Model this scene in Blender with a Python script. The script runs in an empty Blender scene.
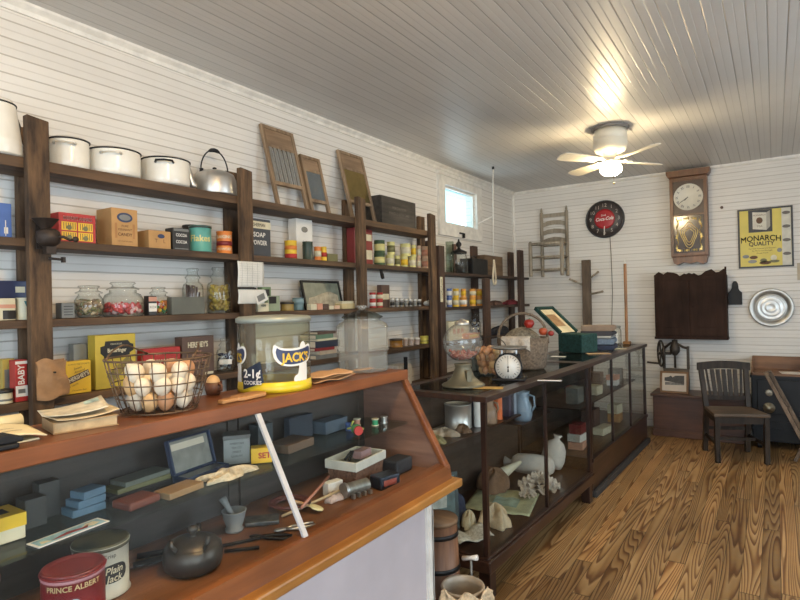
import bpy, math, random
from mathutils import Vector, Matrix
R = math.radians
PI = math.pi
random.seed(7)
sc = bpy.context.scene
col = sc.collection

# ------------------------------------------------------------------ camera
CAM = Vector((2.95, 0.0, 1.55))
AX = Vector((0.83288386, -0.02155429, -0.55302792))    # image right / down / forward seen along world X
AY = Vector((0.55297586, -0.00884761, 0.8331503))
AZ = Vector((-0.02285094, -0.99972853, 0.00454997))
F = 565.0
cd = bpy.data.cameras.new('camera')
cam = bpy.data.objects.new('camera', cd)
col.objects.link(cam)
cam.matrix_world = Matrix(((AX[0], -AX[1], -AX[2], CAM[0]), (AY[0], -AY[1], -AY[2], CAM[1]), (AZ[0], -AZ[1], -AZ[2], CAM[2]), (0, 0, 0, 1)))
cd.sensor_width = 36.0
cd.lens = F * 36 / 800
cd.clip_start = 0.02
sc.camera = cam


def P(px, py, x=None, y=None, z=None):
    """world point where the photograph's pixel meets a real plane x=, y= or z="""
    d = Vector((px - 400, py - 300, F))
    w = Vector((d.dot(AX), d.dot(AY), d.dot(AZ)))
    if x is not None: t = (x - CAM.x) / w.x
    elif y is not None: t = (y - CAM.y) / w.y
    else: t = (z - CAM.z) / w.z
    return CAM + w * t


def depth(x, y): return (x - CAM.x) * AX.z + (y - CAM.y) * AY.z


# ------------------------------------------------------------------ materials
MATS = {}


def nt(name):
    m = bpy.data.materials.new(name)
    m.use_nodes = True
    n = m.node_tree
    b = n.nodes['Principled BSDF']
    return m, n, b


def node(n, t, **kw):
    q = n.nodes.new(t)
    for k, v in kw.items():
        if k in q.inputs: q.inputs[k].default_value = v
        else: setattr(q, k, v)
    return q


def ramp(n, stops):
    r = n.nodes.new('ShaderNodeValToRGB')
    e = r.color_ramp.elements
    while len(e) < len(stops): e.new(0.5)
    for i, (p, c) in enumerate(stops):
        e[i].position = p
        e[i].color = (c[0], c[1], c[2], 1)
    return r


def plain(name, c, rough=0.5, metal=0.0, var=0.12, scale=14.0, bump=0.0, spec=0.5, emit=0, trans=0):
    """painted / paper / metal surface with a little mottling"""
    if name in MATS: return MATS[name]
    m, n, b = nt(name)
    tc = node(n, 'ShaderNodeTexCoord')
    nz = node(n, 'ShaderNodeTexNoise')
    nz.inputs['Scale'].default_value = scale
    nz.inputs['Detail'].default_value = 5
    n.links.new(tc.outputs['Object'], nz.inputs['Vector'])
    a = [max(0, x * (1 - var)) for x in c]
    d = [min(1, x * (1 + var)) for x in c]
    rp = ramp(n, [(0.3, a), (0.7, d)])
    n.links.new(nz.outputs['Fac'], rp.inputs[0])
    n.links.new(rp.outputs[0], b.inputs['Base Color'])
    b.inputs['Roughness'].default_value = rough
    b.inputs['Metallic'].default_value = metal
    b.inputs['Specular IOR Level'].default_value = spec
    if bump:
        bp = node(n, 'ShaderNodeBump')
        bp.inputs['Strength'].default_value = bump
        bp.inputs['Distance'].default_value = 0.01
        n.links.new(nz.outputs['Fac'], bp.inputs['Height'])
        n.links.new(bp.outputs[0], b.inputs['Normal'])
    if emit:
        b.inputs['Emission Color'].default_value = (*c, 1)
        b.inputs['Emission Strength'].default_value = emit
    MATS[name] = m
    return m


def wood(name, c1, c2, axis='y', rough=0.5, scale=10.0, stretch=14.0, bump=0.15, knots=False):
    if name in MATS: return MATS[name]
    m, n, b = nt(name)
    tc = node(n, 'ShaderNodeTexCoord')
    mp = node(n, 'ShaderNodeMapping')
    s = [scale] * 3
    s['xyz'.index(axis)] = scale / stretch
    mp.inputs['Scale'].default_value = s
    n.links.new(tc.outputs['Object'], mp.inputs['Vector'])
    nz = node(n, 'ShaderNodeTexNoise')
    nz.inputs['Scale'].default_value = 2.2
    nz.inputs['Detail'].default_value = 6
    nz.inputs['Roughness'].default_value = 0.62
    n.links.new(mp.outputs[0], nz.inputs['Vector'])
    n2 = node(n, 'ShaderNodeTexNoise')
    n2.inputs['Scale'].default_value = 3.0
    n.links.new(tc.outputs['Object'], n2.inputs['Vector'])
    rp = ramp(n, [(0.32, c1), (0.68, c2)])
    n.links.new(nz.outputs['Fac'], rp.inputs[0])
    mx = node(n, 'ShaderNodeMixRGB', blend_type='MULTIPLY')
    mx.inputs['Fac'].default_value = 1.0
    r2 = ramp(n, [(0.3, (0.6, 0.58, 0.56)), (0.65, (1.1, 1.08, 1.05))])
    n.links.new(n2.outputs['Fac'], r2.inputs[0])
    n.links.new(rp.outputs[0], mx.inputs['Color1'])
    n.links.new(r2.outputs[0], mx.inputs['Color2'])
    n.links.new(mx.outputs[0], b.inputs['Base Color'])
    b.inputs['Roughness'].default_value = rough
    bp = node(n, 'ShaderNodeBump')
    bp.inputs['Strength'].default_value = bump
    bp.inputs['Distance'].default_value = 0.004
    n.links.new(nz.outputs['Fac'], bp.inputs['Height'])
    n.links.new(bp.outputs[0], b.inputs['Normal'])
    MATS[name] = m
    return m


def glass(name, tint=(0.93, 0.96, 0.95), edge=(0.45, 0.5, 0.48), gloss=0.10, rough=0.02, blend=0.35, haze=0.0):
    """clear pane or blown glass: see-through body, darker at grazing edges, mirror on top"""
    if name in MATS: return MATS[name]
    m, n, b = nt(name)
    n.nodes.remove(b)
    out = n.nodes['Material Output']
    lw = node(n, 'ShaderNodeLayerWeight')
    lw.inputs['Blend'].default_value = blend
    rp = ramp(n, [(0.35, tint), (0.97, edge)])
    n.links.new(lw.outputs['Facing'], rp.inputs[0])
    tr = node(n, 'ShaderNodeBsdfTransparent')
    n.links.new(rp.outputs[0], tr.inputs['Color'])
    gl = node(n, 'ShaderNodeBsdfGlossy')
    gl.inputs['Roughness'].default_value = rough
    pw = node(n, 'ShaderNodeMath', operation='POWER')
    pw.inputs[1].default_value = 5.0
    lf = node(n, 'ShaderNodeLayerWeight')
    lf.inputs['Blend'].default_value = 0.5
    n.links.new(lf.outputs['Facing'], pw.inputs[0])
    fr = node(n, 'ShaderNodeMath', operation='MULTIPLY_ADD')
    fr.inputs[1].default_value = 0.55
    fr.inputs[2].default_value = gloss * 0.25
    n.links.new(pw.outputs[0], fr.inputs[0])
    mx = node(n, 'ShaderNodeMixShader')
    n.links.new(fr.outputs[0], mx.inputs[0])
    n.links.new(tr.outputs[0], mx.inputs[1])
    n.links.new(gl.outputs[0], mx.inputs[2])
    if haze:  # pale diffuse mixed in, standing in for light refracted through the glass
        df = node(n, 'ShaderNodeBsdfDiffuse')
        df.inputs['Color'].default_value = (.8, .8, .76, 1)
        m2 = node(n, 'ShaderNodeMixShader')
        m2.inputs[0].default_value = haze
        n.links.new(mx.outputs[0], m2.inputs[1])
        n.links.new(df.outputs[0], m2.inputs[2])
        mx = m2
    n.links.new(mx.outputs[0], out.inputs['Surface'])
    MATS[name] = m
    return m


def beadboard(name, base, dark, axis, pitch, rough, bumpd=0.004, dirt=0.12, minor=0.5):
    """tongue-and-groove boards: a deep groove every `pitch`, a shallow bead half way"""
    m, n, b = nt(name)
    tc = node(n, 'ShaderNodeTexCoord')
    sx = node(n, 'ShaderNodeSeparateXYZ')
    n.links.new(tc.outputs['Object'], sx.inputs[0])
    dv = node(n, 'ShaderNodeMath', operation='DIVIDE')
    dv.inputs[1].default_value = pitch
    n.links.new(sx.outputs['XYZ'.index(axis)], dv.inputs[0])
    fr = node(n, 'ShaderNodeMath', operation='FRACT')
    n.links.new(dv.outputs[0], fr.inputs[0])
    k = 0.035 * 0.083 / pitch
    h = ramp(n, [(0.0, (0, 0, 0)), (k, (0.0, 0.0, 0.0)), (k * 2.4, (1, 1, 1)), (0.5 - k * 1.6, (1, 1, 1)), (0.5, (1 - minor,) * 3), (0.5 + k * 1.6, (1, 1, 1)), (1 - k, (1, 1, 1)), (1.0, (0, 0, 0))])
    n.links.new(fr.outputs[0], h.inputs[0])
    fl = node(n, 'ShaderNodeMath', operation='FLOOR')
    n.links.new(dv.outputs[0], fl.inputs[0])
    wn = node(n, 'ShaderNodeTexWhiteNoise', noise_dimensions='1D')
    n.links.new(fl.outputs[0], wn.inputs['W'])
    nz = node(n, 'ShaderNodeTexNoise')
    nz.inputs['Scale'].default_value = 1.6
    nz.inputs['Detail'].default_value = 8
    nz.inputs['Roughness'].default_value = 0.65
    n.links.new(tc.outputs['Object'], nz.inputs['Vector'])
    ad = node(n, 'ShaderNodeMath', operation='MULTIPLY_ADD')
    ad.inputs[1].default_value = 0.35
    n.links.new(wn.outputs['Value'], ad.inputs[0])
    n.links.new(nz.outputs['Fac'], ad.inputs[2])
    lo = [x * (1 - dirt) for x in base]
    rp = ramp(n, [(0.35, lo), (0.8, base)])
    n.links.new(ad.outputs[0], rp.inputs[0])
    mx = node(n, 'ShaderNodeMixRGB')
    n.links.new(h.outputs[0], mx.inputs['Fac'])
    mx.inputs['Color1'].default_value = (*dark, 1)
    n.links.new(rp.outputs[0], mx.inputs['Color2'])
    n.links.new(mx.outputs[0], b.inputs['Base Color'])
    b.inputs['Roughness'].default_value = rough
    bp = node(n, 'ShaderNodeBump')
    bp.inputs['Strength'].default_value = 0.6
    bp.inputs['Distance'].default_value = bumpd
    hh = node(n, 'ShaderNodeMath', operation='MULTIPLY_ADD')
    hh.inputs[1].default_value = 0.25
    n.links.new(wn.outputs['Value'], hh.inputs[0])
    n.links.new(h.outputs[0], hh.inputs[2])
    n.links.new(hh.outputs[0], bp.inputs['Height'])
    n.links.new(bp.outputs[0], b.inputs['Normal'])
    MATS[name] = m
    return m


def floor_mat():
    m, n, b = nt('pine_floor')
    tc = node(n, 'ShaderNodeTexCoord')
    sx = node(n, 'ShaderNodeSeparateXYZ')
    n.links.new(tc.outputs['Object'], sx.inputs[0])
    W = 0.092
    dv = node(n, 'ShaderNodeMath', operation='DIVIDE'); dv.inputs[1].default_value = W
    n.links.new(sx.outputs[0], dv.inputs[0])
    fl = node(n, 'ShaderNodeMath', operation='FLOOR'); n.links.new(dv.outputs[0], fl.inputs[0])
    fr = node(n, 'ShaderNodeMath', operation='FRACT'); n.links.new(dv.outputs[0], fr.inputs[0])
    wn = node(n, 'ShaderNodeTexWhiteNoise', noise_dimensions='1D'); n.links.new(fl.outputs[0], wn.inputs['W'])
    # board ends: offset y by the board's random number
    yo = node(n, 'ShaderNodeMath', operation='MULTIPLY_ADD'); yo.inputs[1].default_value = 9.0
    n.links.new(wn.outputs['Value'], yo.inputs[0]); n.links.new(sx.outputs[1], yo.inputs[2])
    yd = node(n, 'ShaderNodeMath', operation='DIVIDE'); yd.inputs[1].default_value = 3.1
    n.links.new(yo.outputs[0], yd.inputs[0])
    yf = node(n, 'ShaderNodeMath', operation='FLOOR'); n.links.new(yd.outputs[0], yf.inputs[0])
    yfr = node(n, 'ShaderNodeMath', operation='FRACT'); n.links.new(yd.outputs[0], yfr.inputs[0])
    sd = node(n, 'ShaderNodeMath', operation='MULTIPLY_ADD'); sd.inputs[1].default_value = 17.3
    n.links.new(yf.outputs[0], sd.inputs[0]); n.links.new(fl.outputs[0], sd.inputs[2])
    w2 = node(n, 'ShaderNodeTexWhiteNoise', noise_dimensions='1D'); n.links.new(sd.outputs[0], w2.inputs['W'])
    # cathedral grain: contour lines of a smooth stretched field, different for every board
    cx = node(n, 'ShaderNodeMath', operation='MULTIPLY'); cx.inputs[1].default_value = 7.5; n.links.new(sx.outputs[0], cx.inputs[0])
    cy = node(n, 'ShaderNodeMath', operation='MULTIPLY'); cy.inputs[1].default_value = 0.38; n.links.new(sx.outputs[1], cy.inputs[0])
    cz = node(n, 'ShaderNodeMath', operation='MULTIPLY'); cz.inputs[1].default_value = 61.0; n.links.new(w2.outputs['Value'], cz.inputs[0])
    cb = node(n, 'ShaderNodeCombineXYZ')
    for i, q in enumerate((cx, cy, cz)): n.links.new(q.outputs[0], cb.inputs[i])
    nz = node(n, 'ShaderNodeTexNoise'); nz.inputs['Scale'].default_value = 1.0; nz.inputs['Detail'].default_value = 1.2; nz.inputs['Roughness'].default_value = 0.4
    n.links.new(cb.outputs[0], nz.inputs['Vector'])
    mu = node(n, 'ShaderNodeMath', operation='MULTIPLY'); mu.inputs[1].default_value = 27.0; n.links.new(nz.outputs['Fac'], mu.inputs[0])
    rf = node(n, 'ShaderNodeMath', operation='FRACT'); n.links.new(mu.outputs[0], rf.inputs[0])
    g = ramp(n, [(0.0, (0.46, 0.31, 0.15)), (0.45, (0.40, 0.25, 0.105)), (0.75, (0.21, 0.105, 0.04)), (0.9, (0.16, 0.075, 0.028)), (1.0, (0.38, 0.24, 0.11))])
    n.links.new(rf.outputs[0], g.inputs[0])
    # per-board tone
    tn = ramp(n, [(0.0, (0.62, 0.56, 0.5)), (0.5, (0.95, 0.92, 0.9)), (1.0, (1.15, 1.02, 0.9))])
    n.links.new(w2.outputs['Value'], tn.inputs[0])
    mx = node(n, 'ShaderNodeMixRGB', blend_type='MULTIPLY'); mx.inputs['Fac'].default_value = 1.0
    n.links.new(g.outputs[0], mx.inputs['Color1']); n.links.new(tn.outputs[0], mx.inputs['Color2'])
    # wear
    wz = node(n, 'ShaderNodeTexNoise'); wz.inputs['Scale'].default_value = 1.3; wz.inputs['Detail'].default_value = 6
    n.links.new(tc.outputs['Object'], wz.inputs['Vector'])
    wr = ramp(n, [(0.3, (0.72, 0.7, 0.68)), (0.65, (1.08, 1.06, 1.04))]); n.links.new(wz.outputs['Fac'], wr.inputs[0])
    m2 = node(n, 'ShaderNodeMixRGB', blend_type='MULTIPLY'); m2.inputs['Fac'].default_value = 1.0
    n.links.new(mx.outputs[0], m2.inputs['Color1']); n.links.new(wr.outputs[0], m2.inputs['Color2'])
    # seams
    e1 = ramp(n, [(0.0, (0.25,) * 3), (0.03, (1, 1, 1)), (0.97, (1, 1, 1)), (1.0, (0.25,) * 3)]); n.links.new(fr.outputs[0], e1.inputs[0])
    e2 = ramp(n, [(0.0, (0.2,) * 3), (0.0015, (1, 1, 1)), (1.0, (1, 1, 1))]); n.links.new(yfr.outputs[0], e2.inputs[0])
    m3 = node(n, 'ShaderNodeMixRGB', blend_type='MULTIPLY'); m3.inputs['Fac'].default_value = 1.0
    n.links.new(m2.outputs[0], m3.inputs['Color1']); n.links.new(e1.outputs[0], m3.inputs['Color2'])
    m4 = node(n, 'ShaderNodeMixRGB', blend_type='MULTIPLY'); m4.inputs['Fac'].default_value = 1.0
    n.links.new(m3.outputs[0], m4.inputs['Color1']); n.links.new(e2.outputs[0], m4.inputs['Color2'])
    n.links.new(m4.outputs[0], b.inputs['Base Color'])
    b.inputs['Roughness'].default_value = 0.42
    b.inputs['Specular IOR Level'].default_value = 0.35
    bp = node(n, 'ShaderNodeBump'); bp.inputs['Strength'].default_value = 0.35; bp.inputs['Distance'].default_value = 0.003
    n.links.new(e1.outputs[0], bp.inputs['Height']); n.links.new(bp.outputs[0], b.inputs['Normal'])
    return m


# ------------------------------------------------------------------ mesh builder
class MB:
    def __init__(s):
        s.v = []; s.f = []; s.mi = []; s.sm = []
        s.M = Matrix.Identity(4); s.k = 0; s.smooth = False

    def at(s, loc=(0, 0, 0), rot=(0, 0, 0), scale=(1, 1, 1)):
        from mathutils import Euler
        s.M = Matrix.LocRotScale(Vector(loc), Euler(rot), Vector(scale))
        return s

    def raw(s, vs, fs, smooth=None):
        o = len(s.v)
        s.v += [tuple(s.M @ Vector(p)) for p in vs]
        for q in fs:
            s.f.append([o + i for i in q]); s.mi.append(s.k); s.sm.append(s.smooth if smooth is None else smooth)
        return s

    def box(s, x0, x1, y0, y1, z0, z1):
        return s.raw([(x0, y0, z0), (x1, y0, z0), (x1, y1, z0), (x0, y1, z0), (x0, y0, z1), (x1, y0, z1), (x1, y1, z1), (x0, y1, z1)],
                     [(3, 2, 1, 0), (4, 5, 6, 7), (0, 1, 5, 4), (1, 2, 6, 5), (2, 3, 7, 6), (3, 0, 4, 7)], False)

    def cbox(s, w, d, h, z=0):
        return s.box(-w / 2, w / 2, -d / 2, d / 2, z, z + h)

    def lathe(s, prof, n=24, smooth=True, sx=1, sy=1):
        vs = []; fs = []; idx = []
        for (r, z) in prof:
            if r < 1e-6:
                idx.append([len(vs)]); vs.append((0, 0, z))
            else:
                idx.append(list(range(len(vs), len(vs) + n)))
                vs += [(r * math.cos(2 * PI * i / n) * sx, r * math.sin(2 * PI * i / n) * sy, z) for i in range(n)]
        for a, b in zip(idx, idx[1:]):
            for i in range(n):
                j = (i + 1) % n
                if len(a) == 1 and len(b) == 1: continue
                if len(a) == 1: fs.append((a[0], b[j], b[i]))
                elif len(b) == 1: fs.append((a[i], a[j], b[0]))
                else: fs.append((a[i], a[j], b[j], b[i]))
        return s.raw(vs, fs, smooth)

    def cyl(s, r, z0, z1, n=24, r2=None):
        r2 = r if r2 is None else r2
        return s.lathe([(0, z0), (r, z0)], n, False).lathe([(r, z0), (r2, z1)], n, True).lathe([(r2, z1), (0, z1)], n, False)

    def ball(s, c, r, n=16, m=10):
        if not isinstance(r, (tuple, list)): r = (r, r, r)
        vs = [(c[0], c[1], c[2] - r[2])]; fs = []
        for k in range(1, m):
            t = PI * k / m - PI / 2
            for i in range(n):
                a = 2 * PI * i / n
                vs.append((c[0] + r[0] * math.cos(t) * math.cos(a), c[1] + r[1] * math.cos(t) * math.sin(a), c[2] + r[2] * math.sin(t)))
        vs.append((c[0], c[1], c[2] + r[2]))
        for i in range(n): fs.append((0, 1 + (i + 1) % n, 1 + i))
        for k in range(m - 2):
            for i in range(n):
                a = 1 + k * n + i; b = 1 + k * n + (i + 1) % n
                fs.append((a, b, b + n, a + n))
        t = len(vs) - 1; o = 1 + (m - 2) * n
        for i in range(n): fs.append((o + i, o + (i + 1) % n, t))
        return s.raw(vs, fs, True)

    def tube(s, pts, r, n=8, closed=False, flat=1.0):
        pts = [Vector(p) for p in pts]
        N = len(pts); vs = []; fs = []
        up = None
        for i, p in enumerate(pts):
            if closed: t = pts[(i + 1) % N] - pts[i - 1]
            else: t = pts[min(i + 1, N - 1)] - pts[max(i - 1, 0)]
            t.normalize()
            if up is None:
                a = Vector((0, 0, 1)) if abs(t.z) < 0.9 else Vector((1, 0, 0))
                up = (a - t * a.dot(t)).normalized()
            else:
                up = up - t * up.dot(t)
                up.normalize()
            sd = t.cross(up)
            rr = r[i] if isinstance(r, (list, tuple)) else r
            for k in range(n):
                a = 2 * PI * k / n
                vs.append(p + up * math.cos(a) * rr * flat + sd * math.sin(a) * rr)
        for i in range(N if closed else N - 1):
            for k in range(n):
                a = i * n + k; b = i * n + (k + 1) % n
                c = ((i + 1) % N) * n
                fs.append((a, b, c + (k + 1) % n, c + k))
        if not closed:
            fs.append(tuple(range(n))[::-1]); fs.append(tuple((N - 1) * n + k for k in range(n)))
        return s.raw(vs, fs, True)

    def bar(s, a, b, w, t, up=(0, 0, 1)):
        """straight rectangular bar from a to b: w across, t along `up`"""
        a = Vector(a); b = Vector(b); d = (b - a).normalized(); u = Vector(up)
        u = (u - d * u.dot(d)).normalized(); q = d.cross(u)
        vs = []
        for p in (a, b):
            for (i, j) in ((-1, -1), (1, -1), (1, 1), (-1, 1)): vs.append(p + q * i * w / 2 + u * j * t / 2)
        return s.raw(vs, [(3, 2, 1, 0), (4, 5, 6, 7), (0, 1, 5, 4), (1, 2, 6, 5), (2, 3, 7, 6), (3, 0, 4, 7)], False)

    def prism(s, poly, a, b, axis='y'):
        """polygon (counter-clockwise) extruded from a to b; poly lies in the two other axes"""
        n = len(poly)
        def mk(u, v, w): return {'x': (w, u, v), 'y': (u, w, v), 'z': (u, v, w)}[axis]
        vs = [mk(u, v, a) for u, v in poly] + [mk(u, v, b) for u, v in poly]
        fs = [tuple(range(n)), tuple(range(2 * n - 1, n - 1, -1))]
        for i in range(n):
            j = (i + 1) % n
            fs.append((i, n + i, n + j, j))
        return s.raw(vs, fs, False)

    def sheet(s, fn, nu, nv, smooth=True):
        vs = [fn(i / nu, j / nv) for i in range(nu + 1) for j in range(nv + 1)]
        fs = [(i * (nv + 1) + j, (i + 1) * (nv + 1) + j, (i + 1) * (nv + 1) + j + 1, i * (nv + 1) + j + 1) for i in range(nu) for j in range(nv)]
        return s.raw(vs, fs, smooth)

    def mesh(s, name, mats):
        me = bpy.data.meshes.new(name)
        me.from_pydata([tuple(p) for p in s.v], [], s.f)
        for m in (mats if isinstance(mats, (list, tuple)) else [mats]): me.materials.append(m)
        for p, k, q in zip(me.polygons, s.mi, s.sm): p.material_index = k; p.use_smooth = q
        me.update()
        import bmesh
        bm = bmesh.new(); bm.from_mesh(me)
        bmesh.ops.recalc_face_normals(bm, faces=bm.faces)
        bm.to_mesh(me); bm.free()
        return me


def obj(name, mb, mats, parent=None, loc=(0, 0, 0), rot=(0, 0, 0), bevel=0, solid=0, sub=0):
    o = bpy.data.objects.new(name, mb.mesh(name, mats) if isinstance(mb, MB) else mb)
    col.objects.link(o)
    o.location = loc; o.rotation_euler = rot
    if parent: o.parent = parent
    if solid:
        q = o.modifiers.new('solid', 'SOLIDIFY'); q.thickness = solid; q.offset = 0
    if bevel:
        q = o.modifiers.new('bevel', 'BEVEL'); q.width = bevel; q.segments = 2; q.limit_method = 'ANGLE'; q.angle_limit = R(50)
    if sub:
        q = o.modifiers.new('sub', 'SUBSURF'); q.levels = sub; q.render_levels = sub
    return o


def tag(o, label, cat, group=None, kind=None):
    o['label'] = label; o['category'] = cat
    if group: o['group'] = group
    if kind: o['kind'] = kind
    return o


def thing(name, label, cat, loc=(0, 0, 0), rz=0, group=None):
    o = bpy.data.objects.new(name, None)
    col.objects.link(o)
    o.empty_display_size = 0.05
    o.location = loc; o.rotation_euler = (0, 0, rz)
    return tag(o, label, cat, group)


def struct(name, mb, mats, parent=None, **k):
    o = obj(name, mb, mats, parent, **k)
    if parent is None: o['kind'] = 'structure'
    return o


def dup(o, parent=None):
    c = o.copy(); col.objects.link(c)
    if parent: c.parent = parent
    for ch in list(o.children): dup(ch, c)
    return c


def text(parent, s, size, mat, loc=(0, 0, 0), rot=(PI / 2, 0, 0), wrap=0, bold=0.0, sx=1.0, shear=0, arc=0, name='lettering'):
    """printed words, as a thin mesh; wrap = radius of the can they run round"""
    cu = bpy.data.curves.new('t', 'FONT')
    cu.body = s; cu.size = size; cu.align_x = 'CENTER'; cu.align_y = 'CENTER'; cu.offset = 0.0 if 'M' in s else bold * size; cu.shear = shear
    cu.resolution_u = 3; cu.space_line = 0.85
    t = bpy.data.objects.new('t', cu)
    col.objects.link(t)
    dg = bpy.context.evaluated_depsgraph_get()
    me = bpy.data.meshes.new_from_object(t.evaluated_get(dg))
    bpy.data.objects.remove(t)
    if 'M' in s and bold:      # heavy strokes: three overlapping prints
        vs = [v.co.copy() for v in me.vertices]; fs = [tuple(p.vertices) for p in me.polygons]; q = bold * size * .9
        me = bpy.data.meshes.new('t')
        me.from_pydata([(v.x + a, v.y + b, 0) for a, b in ((-q, 0), (q, 0), (0, q), (0, -q)) for v in vs], [], [tuple(i + k * len(vs) for i in f) for k in range(4) for f in fs])
    for v in me.vertices:
        v.co.x *= sx
        if arc: v.co.y -= arc * v.co.x ** 2
    if wrap:
        for v in me.vertices:
            x, y = v.co.x, v.co.y
            a = x / wrap
            v.co = (wrap * math.sin(a), -wrap * math.cos(a), y)
        rot = (0, 0, 0)
    me.name = name
    me.materials.clear(); me.materials.append(mat)
    return obj(name, me, None, parent, loc, rot)
# ------------------------------------------------------------------ palette
WALL = beadboard('white_beadboard', (0.74, 0.705, 0.65), (0.47, 0.425, 0.37), 'Z', 0.083, 0.5, bumpd=.003)
CEIL = beadboard('grey_ceiling_boards', (0.60, 0.585, 0.56), (0.40, 0.39, 0.37), 'X', 0.092, 0.38, bumpd=0.005, dirt=0.1, minor=0.35)
FLOOR = floor_mat()
TRIMW = plain('white_trim', (0.72, 0.69, 0.63), 0.45)
PANELW = plain('lilac_white_paint', (0.50, 0.455, 0.475), 0.5, var=0.06, scale=5)
OLDW = wood('old_brown_lumber', (0.028, 0.015, 0.008), (0.165, 0.095, 0.047), 'z', 0.8, 13, 6, 0.45)
OLDH = wood('old_brown_shelf', (0.045, 0.024, 0.012), (0.15, 0.083, 0.04), 'y', 0.65, 12, 14, 0.25)
DARKW = wood('near_black_walnut', (0.014, 0.006, 0.004), (0.05, 0.022, 0.015), 'z', 0.32, 10, 14, 0.1)
DARKH = wood('near_black_walnut_rail', (0.016, 0.007, 0.005), (0.06, 0.028, 0.018), 'y', 0.3, 10, 14, 0.1)
REDW = wood('red_brown_counter_wood', (0.15, 0.045, 0.014), (0.27, 0.092, 0.03), 'y', 0.33, 9, 18, 0.08)
HONEY = wood('honey_ledge_wood', (0.27, 0.115, 0.025), (0.46, 0.22, 0.055), 'y', 0.36, 9, 18, 0.1)
INNER = wood('pinkish_plywood', (0.14, 0.065, 0.045), (0.30, 0.165, 0.12), 'x', 0.6, 9, 7, 0.1)
DECKW = wood('case_deck_wood', (0.13, 0.05, 0.02), (0.26, 0.115, 0.05), 'y', 0.4, 9, 12, 0.08)
PANE = glass('pane_glass', (0.97, 0.98, 0.975), (0.88, 0.9, 0.89), 0.07, 0.015)
WPANE = glass('window_glass', (0.96, 0.99, 0.99), (0.8, 0.85, 0.85), 0.06)
SHELFG = glass('shelf_glass', (0.90, 0.95, 0.93), (0.5, 0.62, 0.58), 0.12)
JARG = glass('jar_glass', (0.93, 0.945, 0.93), (0.46, 0.48, 0.46), 0.16, 0.05, 0.45, haze=.035)
IRON = plain('black_iron', (0.022, 0.021, 0.021), 0.45, 0.6, 0.3, 30, 0.2)
STEEL = plain('worn_steel', (0.42, 0.41, 0.39), 0.35, 0.9, 0.2, 20)
ALU = plain('dull_aluminium', (0.55, 0.53, 0.49), 0.38, 0.85, 0.1, 20)
BRASS = plain('aged_brass', (0.50, 0.36, 0.14), 0.4, 0.9, 0.2)
ENAMEL = plain('white_enamel', (0.78, 0.75, 0.67), 0.22, 0, 0.04)
BLACK = plain('black_enamel', (0.013, 0.013, 0.014), 0.5, spec=0.25)
WHITE = plain('off_white_paint', (0.75, 0.72, 0.66), 0.5, 0, 0.05)
PAPER = plain('cream_paper', (0.70, 0.62, 0.47), 0.8, 0, 0.08)
INK = plain('black_ink', (0.02, 0.02, 0.02), 0.6)
BROWNI = plain('brown_ink', (0.12, 0.055, 0.02), 0.6)
GOLD = plain('gold_leaf', (0.62, 0.40, 0.10), 0.35, 0.6, 0.2)
RED = plain('red_print', (0.42, 0.03, 0.025), 0.5)
DKRED = plain('dark_red_tin', (0.22, 0.025, 0.025), 0.4)
YEL = plain('yellow_card', (0.76, 0.48, 0.03), 0.5)
NAVY = plain('navy_print', (0.025, 0.035, 0.09), 0.4)
BLUE = plain('blue_print', (0.05, 0.12, 0.36), 0.45)
TEAL = plain('teal_tin', (0.10, 0.33, 0.27), 0.4)
GREEN = plain('green_print', (0.05, 0.20, 0.08), 0.5)
ORANGE = plain('orange_tin', (0.72, 0.22, 0.04), 0.45)
TAN = plain('tan_carton', (0.46, 0.26, 0.10), 0.75, 0, 0.1)
CHOC = plain('chocolate_card', (0.10, 0.058, 0.042), 0.5)
GREYT = plain('grey_tin', (0.20, 0.20, 0.185), 0.5, 0.3, 0.15)
DKTIN = plain('dark_tin', (0.045, 0.042, 0.04), 0.4, 0.5, 0.2)
CREAMT = plain('cream_tin', (0.66, 0.60, 0.42), 0.45)
OLIVE = plain('olive_tin', (0.16, 0.15, 0.06), 0.5)
PINK = plain('salmon_print', (0.62, 0.30, 0.20), 0.5)
TIN = plain('bright_tin_lid', (0.50, 0.49, 0.46), 0.35, 0.85, 0.1)
GREYW = wood('weathered_grey_wood', (0.20, 0.13, 0.075), (0.42, 0.30, 0.19), 'z', 0.75, 14, 12, 0.2)
PALEW = wood('bleached_chair_wood', (0.24, 0.20, 0.15), (0.42, 0.37, 0.29), 'z', 0.75, 14, 12, 0.2)

# ------------------------------------------------------------------ the room
XR, YB, YF, HC = 5.6, 7.276, -3.2, 3.008
struct('floor', MB().box(-0.12, XR + 0.12, YF - 0.12, YB + 0.12, -0.1, 0), FLOOR)
struct('ceiling', MB().box(-0.12, XR + 0.12, YF - 0.12, YB + 0.12, HC, HC + 0.1), CEIL)
wy0, wy1, wz0, wz1 = 5.33, 6.10, 2.395, 2.81          # opening of the high window
w = MB().box(-0.12, 0, YF - 0.12, wy0, 0, HC).box(-0.12, 0, wy1, YB + 0.12, 0, HC).box(-0.12, 0, wy0, wy1, 0, wz0).box(-0.12, 0, wy0, wy1, wz1, HC)
struct('wall_left', w, WALL)
struct('wall_back', MB().box(0, XR, YB, YB + 0.12, 0, HC), WALL)
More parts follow.
